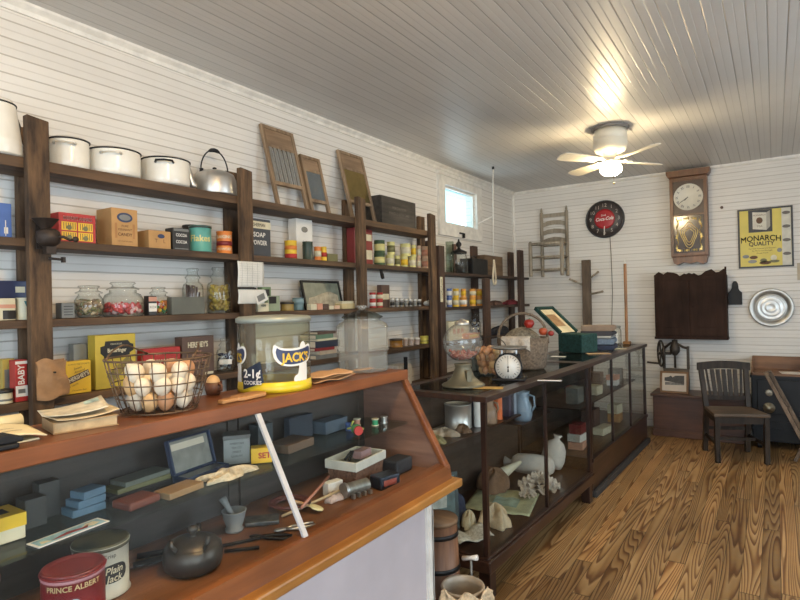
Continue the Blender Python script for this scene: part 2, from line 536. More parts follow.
# daylight comes from two shop windows and an open doorway behind and beside the photographer
w = MB().box(XR, XR + 0.12, YF, -2.2, 0, HC).box(XR, XR + 0.12, 0.2, 2.6, 0, HC).box(XR, XR + 0.12, 4.6, YB + 0.12, 0, HC)
for a, b in ((-2.2, 0.2), (2.6, 4.6)): w.box(XR, XR + 0.12, a, b, 0, 0.85).box(XR, XR + 0.12, a, b, 2.45, HC)
struct('wall_right', w, WALL)
w = MB().box(-0.12, 0.7, YF - 0.12, YF, 0, HC).box(2.2, 3.0, YF - 0.12, YF, 0, HC).box(4.8, XR + 0.12, YF - 0.12, YF, 0, HC).box(0.7, 2.2, YF - 0.12, YF, 0, 0.7).box(0.7, 2.2, YF - 0.12, YF, 2.45, HC).box(3.0, 4.8, YF - 0.12, YF, 2.45, HC)
struct('wall_front', w, WALL)
# crown trim: small cove along the two visible walls, corner bead
struct('trim_1', MB().prism([(0, HC), (0, HC - 0.05), (0.012, HC - 0.05), (0.018, HC - 0.03), (0.04, HC - 0.012), (0.045, HC)], YF, YB), TRIMW)
struct('trim_2', MB().prism([(YB, HC), (YB - 0.03, HC), (YB - 0.026, HC - 0.02), (YB - 0.012, HC - 0.035), (YB, HC - 0.035)], 0.03, XR, 'x'), TRIMW)
struct('trim_3', MB().at((0.012, YB - 0.012, 0)).cyl(0.02, 0.0, HC - 0.04, 10), TRIMW)

# high window
wf = MB()
wf.box(0.0, 0.028, 5.19, wy0, 2.26, 2.93).box(0.0, 0.028, wy1, 6.24, 2.26, 2.93).box(0, 0.028, wy0, wy1, wz1, 2.93).box(0, 0.028, wy0, wy1, 2.26, wz0)
wf.box(0.0, 0.045, 5.17, 6.27, 2.90, 2.935).box(-0.12, 0.0, wy0 - .01, wy1 + .01, wz0 - 0.02, wz0).box(-0.12, 0, wy0 - .01, wy1 + .01, wz1, wz1 + 0.02)
win = struct('window_1', wf, TRIMW)
s_ = MB()
for (a, b, c, d) in ((wy0, wy0 + 0.022, wz0, wz1), (wy1 - 0.03, wy1, wz0, wz1), (wy0 + .022, wy1 - .03, wz0, wz0 + 0.022), (wy0 + .022, wy1 - .03, wz1 - 0.022, wz1)): s_.box(-0.045, -0.012, a, b, c, d)
sash = obj('window_sash', s_, TRIMW, win)
obj('pane', MB().box(-0.03, -0.025, wy0 + .02, wy1 - .028, wz0 + .02, wz1 - .02), WPANE, win)
lt = MB().at((0.03, 5.68, 2.31)).box(0, 0.012, -0.05, 0.05, -0.008, 0.008).box(0, 0.03, 0.02, 0.035, -0.05, 0.0)
obj('latch', lt, IRON, win)
lt = MB().bar((0.04, 5.98, 2.43), (0.22, 6.10, 2.53), 0.008, 0.008)
obj('prop_stick', lt, TRIMW, win)

# outside: porch with a pale blue plank ceiling and its post
pc = beadboard('haint_blue_planks', (0.40, 0.84, 0.88), (0.16, 0.42, 0.48), 'X', 0.36, 0.6, minor=0.0)
pm = MB().box(-2.1, -0.14, 3.5, 9.5, 3.0, 3.04)
struct('trim_4', pm, pc)
struct('trim_5', MB().box(-2.05, -1.93, 8.05, 8.2, 0, 3.0), plain('porch_post_blue', (0.45, 0.8, 0.86), 0.6))

# ------------------------------------------------------------------ light
wd = bpy.data.worlds.new('sky'); sc.world = wd; wd.use_nodes = True
bg = wd.node_tree.nodes['Background']
bg.inputs['Color'].default_value = (0.72, 0.88, 1.0, 1); bg.inputs['Strength'].default_value = 4.0


def area(name, loc, rot, sx, sy, power, c):
    l = bpy.data.lights.new(name, 'AREA'); l.shape = 'RECTANGLE'; l.size = sx; l.size_y = sy; l.energy = power; l.color = c
    o = bpy.data.objects.new(name, l); col.objects.link(o); o.location = loc; o.rotation_euler = rot
    return o


area('daylight_side_window', (XR + 0.1, -1.0, 1.65), (0, R(90), 0), 1.6, 2.4, 54, (0.74, 0.87, 1.0))
area('daylight_far_side_window', (XR + 0.1, 3.6, 1.65), (0, R(90), 0), 1.6, 2.0, 36, (0.76, 0.88, 1.0))
area('daylight_shop_window', (1.45, YF - 0.1, 1.6), (R(90), 0, 0), 1.5, 1.75, 40, (0.72, 0.86, 1.0))
area('daylight_doorway', (3.9, YF - 0.1, 1.3), (R(90), 0, 0), 1.8, 2.3, 52, (0.72, 0.86, 1.0))


def lamp(name, loc, power, c, r):
    l = bpy.data.lights.new(name, 'POINT'); l.energy = power; l.color = c; l.shadow_soft_size = r
    o = bpy.data.objects.new(name, l); col.objects.link(o); o.location = loc


lamp('near_ceiling_lamp', (2.35, 1.0, 2.66), 66, (1.0, 0.66, 0.29), 0.08)

sc.view_settings.view_transform = 'Standard'
sc.view_settings.look = 'None'
sc.view_settings.gamma = 1.0
sc.view_settings.use_curve_mapping = False
sc.view_settings.exposure = 0.12
sc.cycles.max_bounces = 8
sc.cycles.transparent_max_bounces = 24
sc.cycles.caustics_reflective = False
sc.cycles.caustics_refractive = False
sc.cycles.sample_clamp_indirect = 6.0

# ------------------------------------------------------------------ ceiling fan
fx, fy = 1.80, 5.05
fan = thing('ceiling_fan', 'white four-blade ceiling fan with one lit frosted bowl lamp', 'ceiling fan', (fx, fy, HC))
FW = plain('fan_white', (0.74, 0.68, 0.55), 0.35, 0, 0.03)
obj('canopy', MB().lathe([(0, 0), (0.155, 0), (0.155, -0.012), (0.14, -0.02), (0, -0.02)], 32), plain('fan_dark_ring', (0.22, 0.2, 0.18), 0.5), fan)  # thin disc at the ceiling, darker grey than the motor
obj('motor', MB().lathe([(0, -0.02), (0.125, -0.02), (0.14, -0.06), (0.14, -0.1), (0.132, -0.105), (0.138, -0.115), (0.138, -0.16), (0.12, -0.205), (0.075, -0.225), (0.06, -0.25), (0.06, -0.285), (0.07, -0.29), (0.065, -0.302), (0, -0.302)], 36), FW, fan)
for k, d in enumerate((-38, 54, 143, 235)):
    b = MB().at((0, 0, -0.283), (R(11), 0, 0))
    pts = [(0.14, -0.045), (0.30, -0.062), (0.47, -0.068), (0.515, -0.058), (0.535, -0.02), (0.535, 0.02), (0.515, 0.058), (0.47, 0.068), (0.30, 0.062), (0.14, 0.045)]
    b.prism(pts, -0.004, 0.004, 'z')
    bl = obj('blade', b, FW, fan, rot=(0, 0, R(d)))
    i = MB().box(0.05, 0.2, -0.014, 0.014, -0.280, -0.270).box(0.13, 0.2, -0.035, 0.035, -0.282, -0.272)
    obj('blade_iron', i, BRASS if k == 9 else FW, bl)
BULB = plain('lit_frosted_glass', (1.0, 0.78, 0.46), 0.4, 0, 0.0, emit=165)
obj('lamp_bowl', MB().lathe([(0.05, -0.302), (0.075, -0.314), (0.09, -0.345), (0.085, -0.378), (0.058, -0.402), (0, -0.412)], 28), BULB, fan)
obj('pull_chain', MB().tube([(0.03, 0, -0.29), (0.04, -0.07, -0.31), (0.045, -0.098, -0.35), (0.045, -0.098, -0.49)], 0.002, 6).ball((0.045, -0.098, -0.498), 0.009, 8, 6), BRASS, fan)

# ------------------------------------------------------------------ wall shelving
unit = thing('plank_shelving', 'long rough brown plank shelving on tall posts along the left wall', 'shelving', (0, 0, 0))
S1, S2, S3, S4, S5 = 2.220, 1.867, 1.511, 1.157, 0.80
BP = [(0.02, 1.205, 1.285, 2.41), (0.02, 2.40, 2.49, 2.42), (0.02, 3.60, 3.70, 2.40), (0.02, 4.76, 4.86, 2.40)]
FP = [(0.28, 1.145, 1.235, 2.40), (0.28, 2.315, 2.405, 2.39), (0.28, 3.465, 3.56, 2.38), (0.28, 4.565, 4.66, 2.38)]
for (x, a, b, h) in [(0.02, 0.02, 0.11, 2.4)] + BP: obj('post', MB().box(0.004, 0.044, a, b, 0, h), OLDW, unit, bevel=0.004)
for i, (x, a, b, h) in enumerate([(0.28, -0.02, 0.07, 2.4)] + FP):
    p = MB(); t = 0.012 * (-1) ** i
    p.raw([(0.243, a, 0), (0.283, a, 0), (0.283, b, 0), (0.243, b, 0), (0.243, a + t * 0, h), (0.283, a, h), (0.283, b, h - .012), (0.243, b, h - .012)], [(3, 2, 1, 0), (4, 5, 6, 7), (0, 1, 5, 4), (1, 2, 6, 5), (2, 3, 7, 6), (3, 0, 4, 7)], False)
    obj('post', p, OLDW, unit, bevel=0.004)
for z in (S1, S2, S3, S4, S5):
    obj('shelf_board', MB().box(0.046, 0.242, -0.05, 4.72, z - (0.048 if z == S1 else 0.036), z), OLDH, unit, bevel=0.003)
unit2 = thing('plank_shelving', 'lower dark plank shelving in the corner past the window', 'shelving', (0, 0, 0))
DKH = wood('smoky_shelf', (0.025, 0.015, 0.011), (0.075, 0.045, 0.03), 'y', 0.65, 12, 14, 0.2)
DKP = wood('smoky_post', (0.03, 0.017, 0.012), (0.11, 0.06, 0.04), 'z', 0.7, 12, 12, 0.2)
T1, T2, T3 = 1.842, 1.492, 1.141
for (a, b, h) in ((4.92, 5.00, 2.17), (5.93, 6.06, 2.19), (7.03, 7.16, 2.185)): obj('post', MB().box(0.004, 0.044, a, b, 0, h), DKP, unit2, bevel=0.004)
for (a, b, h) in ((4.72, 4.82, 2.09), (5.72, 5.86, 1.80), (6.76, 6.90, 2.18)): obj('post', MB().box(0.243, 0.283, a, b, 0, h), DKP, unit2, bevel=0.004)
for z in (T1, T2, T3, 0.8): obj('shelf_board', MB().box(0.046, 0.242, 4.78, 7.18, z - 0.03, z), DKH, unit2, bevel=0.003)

# ------------------------------------------------------------------ slant-front counter
Y0, Y1, YD = -0.25, 2.122, 1.245
cn = thing('sales_counter', 'slant-front glass sales counter with red-brown top and honey ledge', 'counter', (0, 0, 0))
obj('top_board', MB().box(1.317, 1.576, Y0, Y1, 1.207, 1.25), REDW, cn, bevel=0.004)
base = MB().box(1.33, 1.68, Y0, Y1 - 0.02, 0.0, 0.762)
bs = obj('base_cabinet', base, PANELW, cn)
obj('corner_board', MB().box(1.665, 1.694, Y1 - 0.055, Y1 - 0.012, 0, 0.762).box(1.33, 1.694, Y1 - 0.02, Y1 - 0.008, 0, 0.762), TRIMW, bs)
obj('baseboard', MB().box(1.68, 1.695, Y0, Y1 - .055, 0, 0.12), TRIMW, bs)
obj('ledge', MB().box(1.32, 1.825, Y0, Y1 + 0.025, 0.763, 0.797), HONEY, cn, bevel=0.006)
obj('ledge_moulding', MB().prism([(1.681, 0.715), (1.70, 0.715), (1.765, 0.748), (1.80, 0.763), (1.681, 0.763)], Y0, Y1 - .056, 'y'), wood('raw_ledge_underside', (0.20, 0.12, 0.07), (0.36, 0.25, 0.16), 'y', 0.7), cn)
fr = wood('red_counter_front_rail', (0.13, 0.042, 0.012), (0.25, 0.09, 0.028), 'y', 0.3, 9, 18, 0.08)
obj('front_rail', MB().prism([(1.73, 0.797), (1.786, 0.797), (1.778, 0.854), (1.75, 0.858), (1.73, 0.858)], Y0, Y1), fr, cn)
obj('deck', MB().box(1.335, 1.74, Y0, Y1 - 0.03, 0.797, 0.832), DECKW, cn)
for yy in (Y1 - 0.024, Y0):
    obj('end_panel', MB().prism([(1.325, 0.797), (1.762, 0.797), (1.758, 0.848), (1.562, 1.207), (1.325, 1.207)], yy + .002, yy + 0.02), INNER, cn)
    n_ = Vector((0.359, 0, 0.207)).normalized()
    obj('slant_stile', MB().raw([(1.755, yy - .006, .842), (1.783, yy - .006, .842), (1.783, yy + .024, .842), (1.755, yy + .024, .842), (1.550, yy - .006, 1.207), (1.576, yy - .006, 1.207), (1.576, yy + .024, 1.207), (1.550, yy + .024, 1.207)],
        [(3, 2, 1, 0), (4, 5, 6, 7), (0, 1, 5, 4), (1, 2, 6, 5), (2, 3, 7, 6), (3, 0, 4, 7)], False), REDW, cn, bevel=0.003)
def slant(a, b, off=0.0, t=0.004):
    q = [(1.562 + off, 1.207), (1.562 + off + t, 1.207), (1.757 + off + t, 0.857), (1.757 + off, 0.857)]
    return MB().prism([(x, z) for x, z in q][::-1], a, b)
obj('front_glass', slant(Y0 + .02, YD - .004), PANE, cn)
obj('front_glass', slant(YD + .004, Y1 - .03), PANE, cn)
obj('divider_strip', slant(YD - .009, YD + .009, 0.002, 0.010), plain('grey_white_strip', (.48, .47, .47), .4), cn)
obj('glass_shelf', MB().box(1.36, 1.588, Y0 + .03, Y1 - .03, 1.016, 1.024), SHELFG, cn)
bd = wood('counter_back_doors', (0.03, 0.024, 0.018), (0.075, 0.06, 0.05), 'y', 0.5)
for a, b in ((Y0, 0.55), (0.55, 1.35), (1.35, Y1 - .03)): obj('sliding_door', MB().box(1.325, 1.34, a + .01, b, 0.833, 1.205).box(1.34, 1.346, a + .01, a + .05, .833, 1.205).box(1.34, 1.346, b - .04, b, .833, 1.205), bd, cn)

# ------------------------------------------------------------------ floor showcases
def showcase(root, L, D, zb, ztop, stiles, leg=True, kick=False, wdn=DARKW, hor=DARKH):
    """local frame: front face on x=0, depth towards -x, length along +y"""
    fy = [0.0] + stiles + [L]
    top = MB().box(-0.07, 0.018, -0.015, L + 0.015, ztop - 0.03, ztop).box(-D - .01, -D + .05, -0.015, L + .015, ztop - .03, ztop).box(-D + .05, -0.07, -.015, 0.05, ztop - .03, ztop).box(-D + .05, -0.07, L - .05, L + .015, ztop - .03, ztop)
    obj('top_frame', top, hor, root, bevel=0.003)
    obj('top_glass', MB().box(-D + .04, -0.06, .04, L - .04, ztop - .010, ztop - .002), glass('table_glass', (0.85, 0.88, 0.86), (0.5, 0.53, 0.52), 0.2, 0.03), root)
    c = 0.026
    for k, (a, b) in enumerate(((0, 0), (0, L - c), (-D, 0), (-D, L - c))): obj('corner_post', MB().box(a - (c if a == 0 else 0), a + (0 if a == 0 else c), b, b + c, zb, ztop - .03), wdn, root)
    for yy in stiles: obj('stile', MB().box(-0.02, 0, yy - 0.008, yy + 0.008, zb, ztop - .03), wdn, root)
    for a, b in zip(fy, fy[1:]): obj('front_glass', MB().box(-0.014, -0.010, a + .012, b - .012, zb, ztop - .03), PANE, root)
    for b in (0.010, L - 0.014): obj('end_glass', MB().box(-D + c, -c, b, b + .004, zb, ztop - .03), PANE, root)
    bk = wood('case_back_doors', (0.03, 0.02, 0.015), (0.075, 0.05, 0.035), 'y', 0.5)
    obj('back_panel', MB().box(-D, -D + .012, c, L - c, zb, ztop - .03), bk, root)
    if leg:
        obj('base_moulding', MB().box(-D - .02, 0.02, -.02, L + .02, 0.145, zb - .015).box(-D - .008, 0.008, -.008, L + .008, zb - .015, zb), hor, root, bevel=0.006)
        for a, b in ((-.06, 0.005), (-.06, L - .075), (-D, .005), (-D, L - .075)): obj('leg', MB().box(a, a + .065, b, b + .07, 0, .145), wdn, root, bevel=0.004)
    if kick:
        obj('base_panel', MB().box(-D, 0.0, 0, L, 0.05, zb).box(-.02, 0.012, -.0, L, zb - .03, zb), hor, root, bevel=0.003)
        obj('kick_moulding', MB().box(-D - .01, 0.03, 0.0, L + .012, 0, 0.05), plain('worn_grey_kick', (0.035, 0.032, 0.03), 0.7), root, bevel=0.008)

A1 = -0.0365
c1 = thing('glass_showcase', 'dark wood glass showcase on legs, with the dial scale on top', 'showcase', (1.69, 2.665, 0), A1)
showcase(c1, 1.735, 0.60, 0.225, 1.055, [0.845])
obj('half_shelf', MB().box(-0.585, -0.285, 0.03, 1.10, 0.735, 0.747), DARKH, c1)
A2 = -0.022
c2 = thing('glass_showcase', 'dark wood glass showcase on a solid base, topped by the stack of folded cloth', 'showcase', (1.738, 4.475, 0), A2)
showcase(c2, 2.0, 0.60, 0.30, 1.050, [0.66, 1.33], leg=False, kick=True)
obj('inner_shelf', MB().box(-0.585, -0.10, 0.03, 1.96, 0.66, 0.672), DARKH, c2)
# ------------------------------------------------------------------ goods on the wall shelves
def fit(px0, px1, pt, pb, xf):
    a = P(px0, pb, x=xf); b = P(px1, pb, x=xf); m = (px0 + px1) / 2
    return (a.y + b.y) / 2, b.y - a.y, P(m, pt, x=xf).z


def carton(name, label, cat, px0, px1, pt, zs, mats, xf=0.215, d=0.10, rz=PI / 2, group=None, pb=None, bevel=0.0025, edge=None):
    """box on a shelf with its printed face towards the room; returns (object, width, height, half depth)"""
    y, w, zt = fit(px0, px1, pt, pb or pt + 30, xf)
    h = zt - zs
    m = MB().cbox(w, d, h)
    o = obj(name, m, mats, None, (xf - d / 2, y, zs), (0, 0, rz), bevel=bevel)
    tag(o, label, cat, group)
    return o, w, h, -d / 2 - 0.0012


def panel(o, mat, x0, x1, z0, z1, y, name='label_panel', t=0.0008):
    return obj(name, MB().box(x0, x1, y, y + t, z0, z1), mat, o)


def oval(o, mat, cx, cz, rx, rz_, y, name='label_panel', n=28):
    return obj(name, MB().prism([(cx + rx * math.cos(2 * PI * i / n), cz + rz_ * math.sin(2 * PI * i / n)) for i in range(n)], y, y + 0.0008), mat, o)


def can(name, label, cat, px0, px1, pt, zs, body, lid=None, xc=0.14, bands=(), group=None, pb=None, words=None, wm=None, wsz=0.3, wz=0.5, rim=True, loc=None, r=None, h=None, rz=None, n=24, sq=1.0, bold=0.02):
    """round tin: body with rolled rims, paper bands, lid; returns root"""
    if loc is None:
        y = P((px0 + px1) / 2, pb or pt + 20, x=xc).y
        r = (px1 - px0) / 2 * depth(xc, y) / F
        h = P((px0 + px1) / 2, pt, x=xc).z - zs
        loc = (xc, y, zs)
    if rz is None: rz = math.atan2(CAM.y - loc[1], CAM.x - loc[0]) + PI / 2
    m = MB()
    e = min(0.004, r * 0.07)
    m.lathe([(0, 0), (r, 0), (r + e, 0.002), (r, 0.006), (r, h - 0.006), (r + e, h - 0.002), (r, h), (r - e, h), (r - e, h - 0.004), (0, h - 0.004)] if rim else [(0, 0), (r, 0), (r, h), (0, h)], n, False if n < 9 else True)
    o = obj(name, m, body, None, loc, (0, 0, rz))
    o.scale = (1, sq, 1)
    tag(o, label, cat, group)
    for (a, b, mt) in bands:
        obj('label_band', MB().lathe([(r + 0.0006, a * h), (r + 0.0012, a * h), (r + 0.0012, b * h), (r + 0.0006, b * h)], n), mt, o)
    if lid:
        obj('lid', MB().lathe([(r + 0.0015, h - 0.012), (r + 0.003, h - 0.011), (r + 0.003, h + 0.001), (r - 0.003, h + 0.003), (r * .8, h + 0.0015), (0, h + 0.0015)], n), lid, o)
    if words:
        ws = words if isinstance(words, list) else [(words, wz, wsz)]
        for (t, zz, s) in ws: text(o, t, s * h, wm or INK, (0, 0, zz * h), wrap=r + 0.0022, bold=bold).location.z = zz * h
    return o


# ---- enamel ware on the top shelf
def stockpot(label, px0, px1, ptr, xc, group, rim_m=BLACK, hdl_m=BLACK, lid_h=0.012):
    y = P((px0 + px1) / 2, ptr + 20, x=xc).y
    r = (px1 - px0) / 2 * depth(xc, y) / F
    h = P((px0 + px1) / 2, ptr + 4, x=xc + r * .8).z - S1
    t = thing('enamel_stockpot', label, 'pot', (xc, y, S1), 2.5, group)
    obj('body', MB().lathe([(0, 0), (r * .93, 0), (r * .985, .008), (r, .03), (r, h)], 40), ENAMEL, t)
    obj('rim', MB().lathe([(r - .003, h - .005), (r + .005, h - .004), (r + .006, h + .002), (r - .003, h + .004)], 40), rim_m, t)
    l = obj('lid', MB().lathe([(r + .002, h + .002), (r * .9, h + .010), (r * .5, h + lid_h * .8), (0, h + lid_h)], 40), ENAMEL, t)
    obj('lid_knob', MB().lathe([(.006, h + lid_h - .003), (.006, h + lid_h + .006), (.015, h + lid_h + .010), (.013, h + lid_h + .017), (0, h + lid_h + .019)], 16), hdl_m, l)
    for s in (-1, 1):
        hd = [(s * (r - .002), -.045, h - .03), (s * (r + .028), -.04, h - .026), (s * (r + .036), 0, h - .024), (s * (r + .028), .04, h - .026), (s * (r - .002), .045, h - .03)]
        obj('side_handle', MB().tube(hd, .006, 8), hdl_m if s < 0 else hdl_m, t)
    return t


stockpot('white enamel stockpot with black rim just right of the tall corner post', 50.5, 87, 134, 0.15, 'enamel stockpots on the top shelf', BLACK, ENAMEL)
stockpot('wide white enamel stockpot, middle one of the three stockpots', 90.5, 138.5, 144, 0.145, 'enamel stockpots on the top shelf', BLACK, ENAMEL)
stockpot('greyish enamel stockpot with black side handle beside the metal kettle', 143, 188.5, 153, 0.145, 'enamel stockpots on the top shelf', BLACK)
# coffee boiler at the frame's edge
yb = P(-7, 140, x=0.15).y + .02
t = thing('enamel_coffee_boiler', 'tall tapered white enamel coffee boiler at the left end of the top shelf', 'coffee pot', (0.158, yb - .02, S1), 1.9)
h = P(4, 104, x=0.2).z - S1
obj('body', MB().lathe([(0, 0), (.108, 0), (.112, .006), (.108, .03), (.110, .034), (.105, .05), (.107, .054), (.102, .07), (.082, h)], 36), ENAMEL, t)
obj('rim', MB().lathe([(.080, h - .004), (.086, h - .003), (.086, h + .003), (.080, h + .004)], 36), BLACK, t)
l = obj('lid', MB().lathe([(.081, h + .003), (.07, h + .02), (.03, h + .035), (0, h + .038)], 32), ENAMEL, t)
obj('lid_knob', MB().lathe([(.007, h + .036), (.007, h + .044), (.016, h + .052), (.012, h + .062), (0, h + .064)], 14), ENAMEL, l)
obj('ear_handle', MB().tube([(.08, .02, h - .02), (.12, .02, h - .005), (.14, .02, h - .05), (.135, .02, h - .12), (.105, .02, h - .16)], .007, 8), BLACK, t)
# kettle
yk = P(215, 190, x=0.13).y
t = thing('kettle', 'dull metal kettle with black wire handle at the right end of the pots', 'kettle', (0.13, yk, S1), 1.35)
r = 21 * depth(.13, yk) / F
obj('body', MB().lathe([(0, 0), (r, 0), (r * 1.02, .006), (r * .98, r * .75), (r * .88, r * 1.0), (r * .62, r * 1.14), (0, r * 1.16)], 36), ALU, t)
l = obj('lid', MB().lathe([(r * .5, r * 1.14), (r * .5, r * 1.18), (r * .3, r * 1.22), (0, r * 1.24)], 24), ALU, t)
obj('lid_knob', MB().lathe([(.005, r * 1.23), (.012, r * 1.31), (.012, r * 1.36), (0, r * 1.4)], 12), BLACK, l)
obj('spout', MB().tube([(-r * .8, 0, r * .28), (-r * 1.1, 0, r * .42), (-r * 1.22, 0, r * .85), (-r * 1.30, 0, r * 1.18), (-r * 1.42, 0, r * 1.3)], [.03, .024, .018, .014, .011], 14), ALU, t)
hd = [(math.cos(a) * -r * .68, 0, r * 1.15 + math.sin(a) * r * 1.05) for a in [PI * i / 16 for i in range(17)]]
wh = obj('wire_handle', MB().tube(hd, .0045, 8), IRON, t)
obj('handle_grip', MB().tube(hd[6:11], [.007, .012, .013, .012, .007], 10), BLACK, wh)
obj('handle_ear', MB().box(-r * .72, -r * .58, -.008, .008, r * 1.0, r * 1.25), IRON, t)
obj('handle_ear', MB().box(r * .58, r * .72, -.008, .008, r * 1.0, r * 1.25), IRON, t)


# ---- washboards leaning on the wall
def washboard(label, px0, px1, pt, lean_x, rub, n_slots, top_frac=.2, mid=.68, rz=PI / 2, rubname='rubbing_panel'):
    yb_ = P((px0 + px1) / 2, pt + 90, x=lean_x).y
    w = (px1 - px0) * depth(lean_x, yb_) / F * 1.12
    h = P((px0 + px1) / 2, pt, x=.03).z - S1
    L = math.hypot(h, lean_x - .02)
    a = math.asin((lean_x - .02) / L)
    t = thing('washboard', label, 'washboard', (lean_x, yb_, S1 + .004), rz)
    t.rotation_euler = (-a, 0, rz)
    s_ = .028 if w > .2 else .02
    for s in (-1, 1): obj('side_leg', MB().box(s * w / 2 - (s_ if s > 0 else 0), s * w / 2 + (s_ if s < 0 else 0), -.012, .012, 0, L), GREYW, t, bevel=.003)
    obj('top_rail', MB().box(-w / 2 + s_, w / 2 - s_, -.01, .01, L - .025, L), GREYW, t)
    obj('middle_rail', MB().box(-w / 2 + s_, w / 2 - s_, -.008, .006, L * (1 - top_frac) - .02, L * (1 - top_frac)), GREYW, t)
    obj('soap_board', MB().box(-w / 2 + s_, w / 2 - s_, -.003, .006, L * (1 - top_frac), L - .025), wood('washboard_soap_panel', (.24, .15, .09), (.42, .29, .18), 'x', .7), t)
    obj('lower_rail', MB().box(-w / 2 + s_, w / 2 - s_, -.01, .01, L * (1 - mid) - .025, L * (1 - mid)), GREYW, t)
    m = MB()
    zz0, zz1 = L * (1 - mid), L * (1 - top_frac) - .02
    if n_slots:
        ww = w - 2 * s_
        for i in range(n_slots):
            x = -ww / 2 + ww * (i + .5) / n_slots
            m.box(x - ww / n_slots * .3, x + ww / n_slots * .3, -.008, .002, zz0, zz1)
    else:
        nn = 26
        m.sheet(lambda u, v: (-w / 2 + s_ + (w - 2 * s_) * v, -.003 + .003 * math.sin(u * nn * PI * 2), zz0 + (zz1 - zz0) * u), nn * 6, 1)
    obj(rubname, m, rub, t)
    return t


washboard('large wooden washboard with wide vertical grey slats on top shelf', 273.5, 314, 135, .17, plain('washboard_grey_slat', (.22, .21, .19), .6), 6, .24, .70)
washboard('small wooden washboard with dark glass panel tucked behind the slatted one', 309, 335, 161, .13, plain('slate_glass', (.13, .15, .16), .3), 0, .24, .76)
washboard('wooden washboard with brassy ribbed panel next to the dark wooden crate', 347, 383, 159, .16, plain('brass_rub', (.22, .17, .07), .4, .7), 0, .24, .72)

# dark wooden crate
y0 = P(382, 220, x=.22).y; y1 = P(416, 227, x=.22).y
w = y1 - y0; h = P(382, 195, x=.22).z - S1
t = thing('wooden_crate', 'dark grey wooden crate with faded stencil on top shelf by the window', 'crate', (.13, (y0 + y1) / 2, S1), PI / 2)
CRW = wood('crate_grey_wood', (.028, .024, .02), (.09, .078, .064), 'x', .75, 10, 10, .2)
obj('front_board', MB().box(-w / 2, w / 2, -.09, -.075, 0, h), CRW, t, bevel=.003)
obj('back_board', MB().box(-w / 2, w / 2, .075, .09, 0, h), CRW, t, bevel=.003)
for s in (-1, 1): obj('end_board', MB().box(s * w / 2 - .012 * (s > 0), s * w / 2 + .012 * (s < 0), -.074, .074, 0, h + .004), CRW, t, bevel=.003)
obj('bottom_board', MB().box(-w / 2 + .013, w / 2 - .013, -.074, .074, .005, .015), CRW, t)
FADE = plain('faded_stencil', (.15, .135, .11), .8)
for i, (s, zz) in enumerate((('DYNAMITE' if 0 else 'MERCHANDISE', .62), ('HANDLE WITH CARE', .42))): text(t, s, h * .14, FADE, (0, -.0905, h * zz))
obj('stencil_mark', MB().prism([(.11 * math.cos(a * PI / 12) * .5 - .13 * 0, h * .5 + h * .3 * math.sin(a * PI / 12)) for a in range(24)], -.0903, -.0902).box(0, 0, 0, 0, 0, 0), FADE, t).location.x = -w * .38 if 0 else 0
bpy.data.objects.remove(t.children[-1])

# ---- shelf two, left to right
o, w, h, f = carton('salt_box', 'blue carton with white figure at the far left of the second shelf', 'box', -8, 12, 203, S2, [BLUE], .2, .09)
obj('label_mark', MB().box(w * .1, w * .3, f, f + .001, h * .12, h * .3).box(w * .16, w * .2, f, f + .001, h * .05, h * .5), WHITE, o)
o, w, h, f = carton('animal_crackers_box', 'red and yellow animal crackers carton on the second shelf', 'box', 59, 96, 214, S2, [RED], .215, .10, pb=240)
text(o, "BARNUM'S ANIMALS", h * .17, WHITE, (0, f, h * .82), bold=.02, sx=.62)
for i in range(2):
    for j in range(2):
        x0 = -w * .43 + i * w * .44; z0 = h * .06 + j * h * .34
        panel(o, YEL, x0, x0 + w * .4, z0, z0 + h * .29, f)
        cb = MB()
        for q in range(6): cb.box(x0 + w * .05 + q * w * .06, x0 + w * .055 + q * w * .06 + .002, f - .0006, f, z0 + h * .04, z0 + h * .26)
        obj('printed_cage_bars', cb, DKTIN, o)
        obj('printed_wheel', MB().prism([(x0 + w * .2 + w * .07 * math.cos(a * PI / 8), z0 + h * .1 + w * .07 * math.sin(a * PI / 8)) for a in range(16)], f - .0008, f - .0002), OLIVE, o)
o, w, h, f = carton('candy_carton', 'tall tan pine candy carton with dark oval emblem', 'box', 112, 138, 209, S2, [TAN], .22, .14, pb=244)
oval(o, NAVY, 0, h * .76, w * .30, h * .13, f); oval(o, GREYT, 0, h * .76, w * .22, h * .08, f - .0006)
text(o, 'PURE', h * .085, BROWNI, (0, f, h * .53)); text(o, 'PENNANT', h * .085, BROWNI, (0, f, h * .43)); text(o, 'CANDY', h * .115, BROWNI, (0, f, h * .3), bold=.02)
text(o, 'NET FIVE POUNDS', h * .05, BROWNI, (0, f, h * .12))
for s in (-1, 1): panel(o, plain('carton_shadow_print', (.38, .19, .07), .75), s * w * .34 - .006, s * w * .34 + .006, h * .2, h * .6, f)
o, w, h, f = carton('small_carton', 'small low tan carton just right of the tall candy carton', 'box', 149, 171, 231, S2, [TAN], .21, .11, pb=247)
oval(o, NAVY, w * .05, h * .7, w * .16, h * .12, f); text(o, 'T    L', h * .3, BROWNI, (0, f, h * .42))
o, w, h, f = carton('cocoa_tin', 'black cocoa tin with silver bands on the second shelf', 'tin', 173, 190, 228.5, S2, [DKTIN], .2, .07, pb=249)
panel(o, GREYT, -w * .44, w * .44, h * .86, h * .98, f); text(o, 'COCOA', h * .19, WHITE, (0, f, h * .68), sx=.8, bold=.02); text(o, 'COCOA', h * .19, WHITE, (0, f, h * .38), sx=.8, bold=.02); panel(o, GREYT, -w * .4, w * .4, h * .06, h * .1, f)
can('round_tin', 'dark round tin standing behind the black cocoa tin and green tin', 'tin', 183.5, 199, 226, S2, DKTIN, DKTIN, xc=.062)
